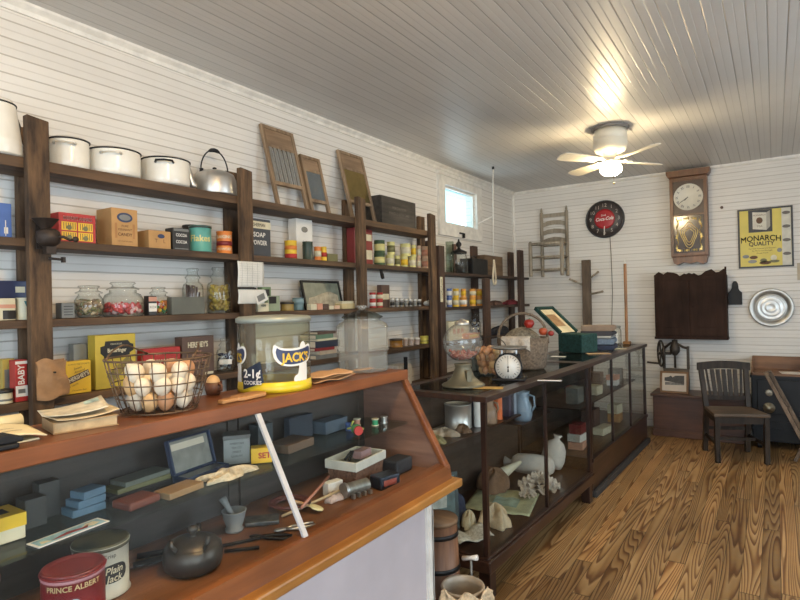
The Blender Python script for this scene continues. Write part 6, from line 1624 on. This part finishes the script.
for k in range(4):
    zc_ = h * (.80 - .46 * k)
    obj('printed_cup', MB().prism([(w * .79 + w * .15 * math.cos(a_ * PI / 10), zc_ + h * .055 * math.sin(a_ * PI / 10)) for a_ in range(20)], f - .002, f - .001), plain('cup_print', (.14, .12, .10), .5), t)
text(t, 'MONARCH', .085, INK, (-w * .17, f - .002, -h * .01), bold=.02, sx=.86, arc=.55); text(t, 'QUALITY', .062, INK, (-w * .15, f - .002, -h * .20), bold=.018, sx=.9, arc=.2)
for k, s_ in enumerate(('Carefully Selected and Blended', 'for Flavor and Strength', 'Always Fresh')): text(t, s_, .02, BROWNI, (-w * .12, f - .001, -h * (.36 + .08 * k)))
for (u, v, a_, b_, mt) in ((-.75, -.62, .10, .05, GREYT), (-.45, -.66, .12, .05, BROWNI), (-.5, -.80, .13, .05, GREYT), (-.08, -.78, .10, .06, OLIVE), (-.02, -.86, .17, .05, BROWNI), (.3, -.70, .09, .08, CREAMT), (.32, -.82, .15, .04, OLIVE), (.52, -.45, .07, .06, GREYT)):
    obj('printed_food', MB().prism([(w * u + w * a_ * 1.3 * math.cos(q * PI / 10), h * v + h * b_ * 1.2 * math.sin(q * PI / 10)) for q in range(20)], f - .0015, f - .0005), mt, t)
tag(obj('small_wall_card', MB().box(-.035, .035, -.006, 0, -.09, .09), plain('beige_card', (.45, .38, .28), .7), None, (3.185, YW, 1.78)), 'small beige card on the wall at the right edge beside the platter', 'card')
tag(obj('wall_peg', MB().at((0, 0, 0), (PI / 2, 0, 0)).cyl(.016, 0, .02, 10), CHOC, None, (2.475, YW, 2.53)), 'small brown peg in the wall right of the pendulum clock', 'peg')

# ------------------------------------------------------------------ floor furniture by the back wall
CHW = wood('red_brown_chest', (.055, .022, .012), (.12, .05, .027), 'x', .42, 8, 14, .06)
t = thing('blanket_chest', 'low red-brown lidded chest against the back wall behind the chair', 'chest', (1.785, 6.83, 0))
L_, Dp, H_ = .90, .43, .44
obj('body', MB().box(0, L_, 0, Dp, .06, H_), CHW, t, bevel=.003)
obj('plinth', MB().box(-.012, L_ + .012, -.012, Dp, 0, .075), CHW, t, bevel=.006)
obj('lid', MB().box(-.022, L_ + .022, -.025, Dp + .003, H_ + .001, H_ + .03), CHW, t, bevel=.006)
HT = H_ + .0305
# framed photograph
a = P(659, 394, z=HT); b = P(689, 393, z=HT)
fw = math.hypot(b.x - a.x, b.y - a.y)
fy_ = 6.93
a = P(660, 394, y=fy_); b = P(688.5, 392, y=fy_); fw = b.x - a.x; fh = P(674, 371, y=fy_ + .05).z - HT
t = thing('framed_photograph', 'brown framed black and white photograph leaning on the chest', 'picture', ((a.x + b.x) / 2, fy_, HT))
t.rotation_euler = (-.22, 0, 0)
fm = MB()
for (p_, q_, r_, s_) in ((-fw / 2, -fw / 2 + .022, 0, fh), (fw / 2 - .022, fw / 2, 0, fh), (-fw / 2 + .022, fw / 2 - .022, 0, .022), (-fw / 2 + .022, fw / 2 - .022, fh - .022, fh)): fm.box(p_, q_, -.008, .008, r_, s_)
obj('frame', fm, wood('photo_frame_oak', (.16, .075, .025), (.27, .14, .055), 'x', .5), t, bevel=.002)
ph = obj('photo', MB().box(-fw / 2 + .02, fw / 2 - .02, 0, .004, .02, fh - .02), plain('photo_paper', (.60, .52, .44), .5, 0, .06), t)
x_ = fw / 2 - .035
obj('photo_trees', MB().prism([(-x_ * .9, fh * .55), (x_ * .92, fh * .42), (x_ * .92, fh * .82), (x_ * .1, fh * .80), (-x_ * .15, fh * .72), (-x_ * .3, fh * .8), (-x_ * .5, fh * .74), (-x_ * .9, fh * .7)], -.001, -.0004), plain('photo_black', (.04, .038, .036), .5, 0, .5, 50), ph)
obj('photo_street', MB().prism([(-x_ * .85, fh * .36), (x_ * .9, fh * .38), (x_ * .9, fh * .47), (-x_ * .85, fh * .5)], -.001, -.0004), plain('photo_grey', (.16, .15, .14), .5, 0, .6, 40), ph)
# corn sheller
px0 = P(665, 372, y=7.12)
t = thing('corn_sheller', 'iron hand-cranked corn sheller with spoked wheel standing on the chest', 'corn sheller', (1.99, 7.13, HT))
SH = plain('rusty_dark_iron', (.06, .048, .038), .55, .6, .35, 30)
hz = P(667, 339, y=7.1).z - HT
obj('wooden_stand', MB().box(-.13, .13, -.05, .05, 0, hz * .42), wood('grey_stand_wood', (.10, .08, .06), (.2, .165, .13), 'x', .8), t, bevel=.003)
for s in (-1, 1): obj('frame_post', MB().box(s * .125 - .012, s * .125 + .012, -.03, .03, hz * .42, hz * .86), SH, t)
obj('cross_bar', MB().tube([(-.13, 0, hz * .80), (-.05, 0, hz * .92), (.02, 0, hz * .90), (.08, 0, hz * .84), (.13, 0, hz * .82)], .014, 8), SH, t)
obj('hopper', MB().at((-.01, 0, hz * .78)).lathe([(.02, -.06), (.05, -.02), (.055, .03), (.035, .07), (.03, .12), (0, .125)], 16), SH, t)
obj('spindle', MB().tube([(-.01, 0, hz * .76), (-.01, 0, hz * .44)], .012, 8), SH, t)
wl = MB(); wr = .145
wl.tube([(-.16, wr * math.cos(a_), hz * .72 + wr * math.sin(a_)) for a_ in [2 * PI * i / 28 for i in range(28)]], .011, 8, True)
for i in range(5):
    a_ = 2 * PI * i / 5; wl.tube([(-.16, 0, hz * .72), (-.16, wr * math.cos(a_), hz * .72 + wr * math.sin(a_))], .008, 6)
wl.tube([(-.18, 0, hz * .72), (-.05, 0, hz * .72)], .016, 8)
wo = obj('flywheel', wl, SH, t)
wo.rotation_euler = (0, 0, .38); 
obj('crank_handle', MB().tube([(-.17, -.04, hz * .52), (-.30, -.05, hz * .54)], .011, 8), SH, t)

# office chair
t = thing('slat_back_chair', 'worn dark wooden slat-back chair standing in front of the chest', 'chair', (2.60, 6.225, 0), .36)
CW_ = wood('worn_dark_chair', (.014, .010, .008), (.055, .039, .027), 'z', .5, 12, 12, .15)
CW_.node_tree.nodes['Principled BSDF'].inputs['Specular IOR Level'].default_value = .25
CWS = wood('worn_chair_seat', (.07, .045, .028), (.17, .115, .07), 'x', .45, 10, 10, .1)
obj('seat', MB().raw([(-.235, -.215, .425), (.235, -.215, .425), (.205, .205, .425), (-.205, .205, .425), (-.235, -.215, .458), (.235, -.215, .458), (.205, .205, .455), (-.205, .205, .455)], [(3, 2, 1, 0), (4, 5, 6, 7), (0, 1, 5, 4), (1, 2, 6, 5), (2, 3, 7, 6), (3, 0, 4, 7)], False), CWS, t, bevel=.008)
for s in (-1, 1):
    obj('front_leg', MB().bar((s * .205, -.19, 0), (s * .205, -.19, .425), .042, .042, (1, 0, 0)), CW_, t, bevel=.004)
    obj('rear_leg', MB().bar((s * .19, .25, 0), (s * .185, .185, .43), .042, .045, (1, 0, 0)).bar((s * .185, .187, .42), (s * .205, .29, .85), .038, .045, (1, 0, 0)), CW_, t, bevel=.004)
    obj('side_apron', MB().bar((s * .205, -.17, .395), (s * .187, .18, .395), .022, .055), CW_, t)
    obj('side_stretcher', MB().bar((s * .205, -.17, .17), (s * .19, .22, .17), .02, .03), CW_, t)
obj('front_apron', MB().box(-.185, .185, -.20, -.178, .365, .425), CW_, t)
obj('rear_apron', MB().box(-.165, .165, .175, .195, .365, .425), CW_, t)
obj('cross_stretcher', MB().box(-.195, .195, .02, .04, .16, .19).box(-.185, .185, .21, .23, .22, .25), CW_, t)
tr = [(-.24 + .48 * i / 10, .80 + .055 * math.sin(PI * i / 10) * .35) for i in range(11)]
obj('top_rail', MB().prism([(x, z) for x, z in tr] + [(x, z + .075) for x, z in tr][::-1], .262, .29), CW_, t, bevel=.004)
obj('lower_rail', MB().box(-.19, .19, .205, .228, .515, .56), CW_, t)
for i in range(7):
    x = -.15 + .05 * i
    wd_ = .036 if 1 <= i <= 5 else .018
    obj('back_slat', MB().bar((x * .92, .216, .55), (x * 1.05, .276, .81), wd_, .012, (0, 1, 0)), CW_, t)

# iron safe with wooden tray
t = thing('iron_safe', 'black iron safe with brass dial standing by the back wall at right', 'safe', (2.73, 6.70, 0))
SF = plain('safe_black', (.012, .013, .015), .5, .0, .2, 8, spec=.25)
obj('body', MB().box(0, .62, 0, .50, .08, .735), SF, t, bevel=.012)
d_ = obj('door', MB().box(.05, .57, -.016, 0, .36, .70), SF, t, bevel=.006)
for z_, q_ in ((.27, .29), (.20, .22), (.715, .74)): obj('moulding', MB().box(-.01, .63, -.013, .50, z_, q_), SF, t)
ddx, ddz = P(769, 408, y=6.68).x - 2.73, P(769, 408, y=6.68).z
obj('dial', MB().at((ddx, -.016, ddz), (PI / 2, 0, 0)).lathe([(0, 0), (.052, 0), (.05, .012), (.03, .014), (.028, .03), (0, .032)], 28), plain('nickel_dial', (.32, .29, .22), .35, .8), d_)
ddx, ddz = P(769, 393, y=6.68).x - 2.73, P(769, 393, y=6.68).z
obj('escutcheon', MB().at((ddx, -.016, ddz), (PI / 2, 0, 0)).lathe([(0, 0), (.036, 0), (.03, .012), (0, .016)], 8, False), plain('dull_nickel', (.25, .22, .17), .4, .8), d_)
for x in (.06, .54): obj('caster', MB().at((x, .06, .04), (0, PI / 2, 0)).cyl(.04, -.02, .02, 16).at((x, .44, .04), (0, PI / 2, 0)).cyl(.04, -.02, .02, 16), SF, t)
obj('kick_rail', MB().box(.02, .60, .01, .03, .08, .2), SF, t)
t = thing('wooden_tray', 'shallow brown wooden tray lying on top of the iron safe', 'tray', (2.73, 6.68, .741), 0)
TW = wood('tray_brown_wood', (.14, .065, .03), (.28, .14, .065), 'x', .55, 9, 12, .1)
obj('tray_bottom', MB().box(.015, .60, .015, .50, .006, .014), TW, t)
obj('front_lip', MB().box(0, .62, 0, .015, 0, .022), TW, t); obj('back_wall_board', MB().box(.0, .62, .49, .51, .0, .15), TW, t, bevel=.003)
obj('side_board', MB().prism([(0, 0), (.49, 0), (.49, .15), (0, .03)], 0, .015, 'x'), TW, t); obj('side_board', MB().prism([(0, 0), (.49, 0), (.49, .15), (0, .03)], .605, .62, 'x'), TW, t)
a = P(786, 376, z=.757)
tag(obj('white_paper', MB().box(-.12, .14, -.1, .12, 0, .002), WHITE, None, (3.10, 6.84, .7565), (0, 0, .15)), 'white paper sheet lying in the wooden tray on the safe', 'paper')
tag(obj('black_bottle', MB().lathe([(0, 0), (.035, 0), (.035, .12), (.015, .15), (.013, .2), (0, .2)], 18), BLACK, None, (3.215, 7.05, .757)), 'black bottle standing at the back of the wooden tray', 'bottle')
# folding stand with crossed legs at the right edge
t = thing('folding_stand', 'old wooden folding stand with crossed legs in front of the iron safe', 'stand', (0, 0, 0))
FS = wood('stand_grey_brown', (.09, .06, .04), (.22, .155, .105), 'z', .7, 12, 12, .15)
p1 = P(765, 372, y=6.42); p2 = P(802, 440, y=6.30); p3 = P(795, 461, z=0)
dvec = (p2 - p1)
ft = p1 + dvec * ((0.02 - p1.z) / dvec.z)
for k, off in enumerate((Vector((0, 0, 0)), Vector((.03, .15, 0)))):
    obj('long_rail', MB().bar(p1 + off, ft + off, .032, .022, (0, 1, 0)), FS, t, bevel=.003)
q1 = Vector((p3.x, p3.y, .004)); q2 = q1 + Vector((.27, .02, .62))
for k, off in enumerate((Vector((0, -.03, 0)), Vector((.02, .17, 0)))):
    obj('short_leg', MB().bar(q1 + off, q2 + off, .03, .022, (0, 1, 0)), FS, t, bevel=.003)
obj('cross_rod', MB().tube([p1 + dvec * .55, p1 + dvec * .55 + Vector((.03, .15, 0))], .010, 8).tube([p1 + dvec * .04, p1 + dvec * .04 + Vector((.03, .15, 0))], .010, 8), FS, t)

# ------------------------------------------------------------------ churn and crock between the counters
t = thing('butter_churn', 'small brown stave butter churn between the two counters', 'churn', (1.528, 2.43, 0))
BRW = wood('churn_brown', (.12, .05, .022), (.26, .12, .055), 'z', .5, 14, 10, .15)
m = MB().lathe([(0, 0), (.118, 0), (.114, .05), (.098, .46), (.094, .46), (.094, .42), (0, .42)], 28)
obj('staves', m, BRW, t)
obj('lid', MB().lathe([(.0, .462), (.102, .462), (.104, .475), (.10, .482), (0, .484)], 28), wood('churn_lid_wood', (.17, .10, .05), (.3, .19, .11), 'x', .6), t)
for z, r_ in ((.06, .1155), (.24, .1085), (.40, .1018)): obj('hoop', MB().lathe([(r_, z), (r_ + .003, z), (r_ + .001, z + .022), (r_ - .001, z + .022)], 28), IRON, t)
kx, ky = 1.735, 2.295
t = thing('stoneware_crock', 'tan stoneware crock with open mouth on the floor by the showcase corner', 'crock', (kx, ky, 0))
STN = plain('tan_stoneware', (.40, .33, .25), .35, 0, .15, 10)
obj('body', MB().lathe([(0, 0), (.088, 0), (.10, .03), (.112, .12), (.108, .19), (.094, .225), (.096, .24), (.101, .248), (.097, .256), (.086, .252), (.084, .225), (.096, .18), (.10, .1), (.08, .02), (0, .015)], 36), STN, t)
FL = plain('cream_fleece', (.55, .43, .28), .95, 0, .35, 45, 1.0)
def fleece(u, v):
    a_ = R(-108 + 118 * u); rd_ = .012 * math.sin(u * 37 + v * 9) + .010 * math.sin(v * 31 + u * 13)
    r_, z = .134 + .012 * (1 - v) + rd_ * (1 - .5 * v), .01 + .262 * v + .016 * v * math.sin(u * 17)
    return (r_ * math.cos(a_), r_ * math.sin(a_), z)
tag(obj('sheepskin', MB().sheet(fleece, 60, 24), FL, None, (kx, ky, 0), (0, 0, 0), solid=.006), 'shaggy cream sheepskin draped over the front rim of the stoneware crock', 'fleece')
t = thing('bone_handled_brush', 'white bone-handled brush sticking out behind the crock', 'brush', (1.69, 2.47, 0))
obj('handle', MB().tube([(-.045, .005, .285), (.0, 0, .30), (.035, -.004, .31)], [.013, .010, .014], 10), WHITE, t)
obj('shaft', MB().tube([(0, 0, 0), (0, 0, .296)], .006, 8), GREYT, t)

# ------------------------------------------------------------------ inside the near showcase (world points on its floor and half shelf)
ZF = .2258
def in1(lx, ly):  # local showcase point -> world xy
    c_, s_ = math.cos(A1), math.sin(A1)
    return (1.69 + c_ * lx - s_ * ly, 2.665 + s_ * lx + c_ * ly)
ZH = .7478
for i, (lx, ly, sx_, sy_, sz_, mt, lb) in enumerate(((-.40, .12, .08, .06, .030, plain('sage_felt', (.20, .19, .10), .95, 0, .3), 'sage green felt scrap on the half shelf'), (-.43, .27, .09, .06, .040, plain('tan_glove', (.38, .30, .21), .9, 0, .2), 'tan glove heap on the half shelf of the near showcase'), (-.36, .40, .045, .04, .045, plain('brown_suede', (.14, .085, .05), .9), 'brown suede pouch on the half shelf of the near showcase'))):
    x, y = in1(lx, ly); cloth_lump('cloth_scrap', lb, (x, y, ZH), sx_, sy_, sz_, mt, .4 * i, 40 + i, 'cloth', .35)
x, y = in1(-.335, .10); tag(obj('dark_tray', MB().cbox(.10, .16, .022), BLACK, None, (x - .02, y - .0, ZH - .0), (0, 0, A1)), 'black tray edge at the near end of the half shelf', 'tray').location.z = ZH
bpy.data.objects.remove([q for q in col.objects if q.name.startswith('dark_tray')][-1])
can('tin_pail', 'large bright tin pail on the half shelf under the showcase top', 'pail', 0, 0, 0, 0, ALU, None, loc=(*in1(-.46, .52), ZH), r=.085, h=.15)
def put(lx, ly, z): return (*in1(lx, ly), z)
can('white_canister', 'white paper-covered canister right of the tin pail', 'canister', 0, 0, 0, 0, WHITE, None, loc=put(-.36, .60, ZH), r=.028, h=.16)
t = thing('stoneware_jug', 'small brown stoneware jug on the half shelf near the orange spool', 'jug', put(-.34, .715, ZH))
obj('body', MB().lathe([(0, 0), (.05, 0), (.054, .02), (.054, .08), (.045, .10), (.032, .115), (.034, .15), (.028, .15), (.026, .118), (0, .1)], 28), plain('salt_brown_glaze', (.27, .18, .12), .35, 0, .15), t)
obj('handle', MB().tube([(.03, 0, .14), (.06, 0, .135), (.066, 0, .10), (.05, 0, .075)], .007, 8), plain('salt_brown_glaze', (.27, .18, .12), .35), t)
can('orange_can', 'bright orange can on the half shelf inside the near showcase', 'can', 0, 0, 0, 0, plain('vivid_orange', (.75, .16, .03), .5), None, loc=put(-.345, .86, ZH), r=.028, h=.15)
can('slate_can', 'slate blue can left of the bright orange can', 'can', 0, 0, 0, 0, plain('slate_blue_paint', (.14, .18, .24), .5), None, loc=put(-.46, .80, ZH), r=.045, h=.16)
can('teal_bottle', 'teal bottle just right of the bright orange can', 'bottle', 0, 0, 0, 0, plain('teal_bottle_glass', (.05, .2, .24), .3), None, loc=put(-.40, .925, ZH), r=.02, h=.14)
for i, (w_, mt, lb) in enumerate(((.05, plain('violet_black_book', (.035, .025, .06), .6), 'thick violet-black book standing on the half shelf'), (.035, plain('ink_book', (.02, .02, .04), .6), 'thin ink-dark book standing on the half shelf'), (.03, plain('pale_blue_book', (.28, .34, .42), .6), 'pale blue book at the end of the standing row'))):
    p = put(-.38, .985 + .045 * i, ZH)
    t = thing('book', lb + ' in the near showcase', 'book', p, A1 + PI / 2, 'books standing in the near showcase')
    obj('cover', MB().box(-.019, .019, -.065, .065, 0, .15), mt, t, bevel=.002); obj('pages', MB().box(-.016, .016, -.06, .063, .1505, .1525), PAPER, t)
for i, (ly, r_, lb) in enumerate(((1.22, .05, 'slate blue stoneware mug on the showcase floor stand left of the divider'), (1.36, .06, 'pale blue enamel jug right of the divider in the near showcase'))): pass
# a glass shelf holds the blue pitcher and bowl farther along
sh_ = obj('far_half_shelf', MB().box(-.585, -.285, 1.12, 1.70, .655, .665), DARKH, c1)
t = thing('blue_enamel_pitcher', 'pale blue enamel pitcher on the far half shelf of the near showcase', 'pitcher', put(-.35, 1.27, .666))
BE = plain('pale_blue_enamel', (.24, .33, .42), .3, 0, .1)
obj('body', MB().lathe([(0, 0), (.06, 0), (.072, .04), (.07, .10), (.05, .15), (.05, .19), (.056, .21), (.05, .21), (.045, .15), (0, .12)], 30), BE, t)
obj('handle', MB().tube([(.05, 0, .19), (.09, 0, .18), (.095, 0, .11), (.07, 0, .07)], .008, 8), BE, t)
t = thing('blue_enamel_bowl', 'pale blue enamel bowl beside the pitcher in the near showcase', 'bowl', put(-.37, 1.17 - .0, .666))
bpy.data.objects.remove(t)
# showcase floor
x, y = in1(-.42, .16)
t = thing('framed_sampler', 'dark framed print of a white building leaning in the near end of the showcase', 'picture', (x, y, ZF), A1 + .5)
t.rotation_euler = (-.25, 0, A1 + .62)
obj('frame', MB().box(-.14, .14, -.006, .006, 0, .32), plain('dark_slate_frame', (.025, .045, .05), .5), t)
pr = obj('print', MB().box(-.12, .12, -.008, -.0065, .02, .30), plain('slate_print', (.07, .12, .13), .5, 0, .4, 18), t)
obj('printed_building', MB().prism([(-.07, .10), (.07, .12), (.075, .21), (.03, .25), (.01, .22), (-.03, .26), (-.06, .20)], -.0088, -.0082), plain('pale_building', (.33, .37, .35), .6, 0, .3, 30), pr)
cloth_lump('blue_jeans', 'dark blue denim heap at the near end of the showcase floor', put(-.45, .36, ZF), .09, .11, .16, JB, 0, 51, 'clothing', .35)
cloth_lump('cream_glove', 'cream glove lying by the dark denim heap on the showcase floor', put(-.28, .30, ZF), .04, .05, .08, plain('cream_cotton', (.46, .40, .27), .95), .3, 52, 'glove', .4)
tag(obj('folded_newspaper', MB().sheet(lambda u, v: (.22 * (u - .5), .14 * (v - .5), .012 + .05 * abs(u - .5) * v + .01 * math.sin(u * 9)), 14, 6), plain('newsprint', (.42, .40, .34), .9, 0, .35, 60), None, put(-.19, .16, ZF + .004), (0, .0, 1.0), solid=.004), 'folded newspaper near the front corner of the showcase floor', 'newspaper')
cloth_lump('linen_bonnet', 'cream linen bonnet near the front corner post of the showcase', put(-.17, .42, ZF), .085, .10, .10, plain('bonnet_linen', (.50, .40, .26), .95, 0, .15, 30, .5), .5, 53, 'bonnet', .4)
t = tag(obj('folded_map', MB().sheet(lambda u, v: (.42 * (u - .5), .42 * (v - .5), .006 + .006 * math.sin(u * PI * 4) ** 2 + .004 * v), 20, 8), plain('map_green_paper', (.34, .36, .22), .8, 0, .25, 12), None, put(-.285, .765, ZF + .002), (0, 0, .2), solid=.002), 'large green and cream folded map spread on the showcase floor', 'map')
obj('map_inset', MB().sheet(lambda u, v: (-.05 + .16 * u, -.1 + .16 * v, .0085 + .006 * math.sin((.38 + .38 * u) * PI * 4) ** 2 + .004 * (.3 + .32 * v)), 12, 4), plain('map_inset_green', (.22, .32, .27), .8, 0, .3, 20), t)
cloth_lump('brown_felt_hat', 'brown felt hat heap behind the green map', put(-.43, .93, ZF + .022), .11, .13, .13, plain('brown_felt', (.16, .09, .05), .95, 0, .2, 20, .3), .2, 54, 'hat', .18)
x, y = in1(-.46, 1.13)
tag(obj('paper_cone', MB().at((0, 0, .03), (0, 1.15, .6)).lathe([(.045, 0), (.03, .08), (.012, .17), (.0, .18)], 18), CREAMT, None, (x, y, ZF + .035), (0, 0, .3)), 'cream paper cone lying behind the lace doily', 'paper cone')
t = thing('lace_doily', 'ruffled white lace doily heap at the front of the showcase floor', 'doily', put(-.20, 1.18, ZF), .3)
t.scale = (.90, .90, 1.0)
m = MB()
LACE = plain('white_lace', (.70, .65, .58), .9, 0, .25, 70, .8)
for k in range(4):
    def fn(u, v, k=k):
        a_ = 2 * PI * u; r0 = (.155 - .035 * k); q = .35 + .65 * v
        return (r0 * q * math.cos(a_) * 1.05, r0 * q * math.sin(a_) * 1.25, .006 + .022 * k + .018 * v * math.sin(a_ * 11 + k) + .012 * v)
    m.sheet(fn, 88, 4)
obj('ruffles', m, LACE, t)
t2 = dup(t); t2.location = (*in1(-.17, .915), ZF + .024); t2.scale = (.36, .36, .5); t2['label'] = 'smaller ruffled white lace doily between the map and the large doily'
t = thing('stuffed_pillow', 'white stuffed pillow with tied end at the back of the showcase', 'pillow', put(-.345, 1.43, ZF + .002), .10)
PW = plain('ticking_white', (.56, .52, .45), .9, 0, .08)
obj('pillow_body', MB().at((0, 0, .075), (0, PI / 2, 0)).lathe([(0, -.16), (.045, -.155), (.07, -.12), (.078, 0), (.07, .12), (.045, .155), (0, .16)], 28), PW, t)
obj('tied_end', MB().at((-.16, 0, .075), (0, -PI / 2, 0)).lathe([(.02, 0), (.018, .02), (.04, .06), (.0, .055)], 14), PW, t)
t = thing('flour_sack', 'white flour sack leaning at the far end of the showcase', 'sack', put(-.27, 1.60, ZF + .022), .2)
obj('sack_body', MB().at((0, 0, 0), (.0, .22, 0)).lathe([(0, 0), (.075, .01), (.09, .06), (.085, .15), (.06, .20), (.025, .225), (.02, .235), (.035, .26), (.0, .255)], 24, sy=.8), PW, t)
# dark iron pot deep in the far end
0 and can('black_kettle_pot', 'large black pot in the shade of the far half shelf', 'pot', 0, 0, 0, 0, IRON, None, loc=put(-.46, 1.20, ZF), r=.09, h=.2)

# ------------------------------------------------------------------ inside the far showcase
def in2(lx, ly, z):
    c_, s_ = math.cos(A2), math.sin(A2)
    return (1.738 + c_ * lx - s_ * ly, 4.475 + s_ * lx + c_ * ly, z)
ZB, ZM = .3008, .6728
far = [(-.22, .30, .16, .10, .13, GREYT, 'grey box', ZM, 'first from the near end, upper shelf'), (-.30, .52, .12, .12, .10, DKRED, 'dark red box', ZM, 'beside the first grey box, upper shelf'), (-.20, .80, .14, .10, .08, CREAMT, 'cream box', ZM, 'middle of the upper shelf'), (-.26, 1.05, .12, .12, .17, CHOC, 'brown box', ZM, 'right of the cream box, upper shelf'), (-.2, 1.45, .16, .10, .05, WHITE, 'white flat box', ZM, 'lower of two white boxes, upper shelf'), (-.2, 1.45, .14, .09, .05, PINK, 'pinkish flat box', ZM + .051, 'stacked on the white box, upper shelf'), (-.25, 1.75, .14, .12, .13, GREYT, 'grey tall box', ZM, 'far end of the upper shelf'),
       (-.2, .28, .17, .12, .06, PINK, 'salmon box', ZB, 'bottom of the first pile on the case floor'), (-.2, .28, .15, .11, .06, WHITE, 'white box', ZB + .061, 'middle of the first pile on the case floor'), (-.2, .29, .14, .1, .08, DKRED, 'red box', ZB + .122, 'top of the first pile on the case floor'), (-.28, .60, .2, .14, .12, OLIVE, 'olive box', ZB, 'second on the case floor'), (-.16, .92, .26, .10, .06, CREAMT, 'long cream box', ZB, 'third on the case floor'), (-.3, 1.0, .2, .12, .20, CHOC, 'tall brown box', ZB, 'behind the long cream box'), (-.2, 1.50, .18, .12, .08, TAN, 'tan box', ZB, 'lower of the far pile on the case floor'), (-.2, 1.5, .15, .1, .09, CREAMT, 'small cream box', ZB + .081, 'upper of the far pile on the case floor')]
for i, (lx, ly, w_, d_, h_, mt, nm, z, pos) in enumerate(far):
    bx('stored_box', f'{nm} in the far showcase, {pos}', 'box', in2(lx, ly, z), w_, d_, h_, [mt], A2 + PI / 2 + .12 * math.sin(i * 2.1), 'boxes stored in the far showcase')

# nothing quite touches: lift every loose thing a hair off what carries it
for o in list(col.objects):
    if o.parent is None and o.type in ('MESH', 'EMPTY') and o.get('kind') != 'structure' and o.name.split('.')[0] not in ('ceiling_fan', 'plank_shelving', 'sales_counter', 'glass_showcase'): o.location.z += .0009
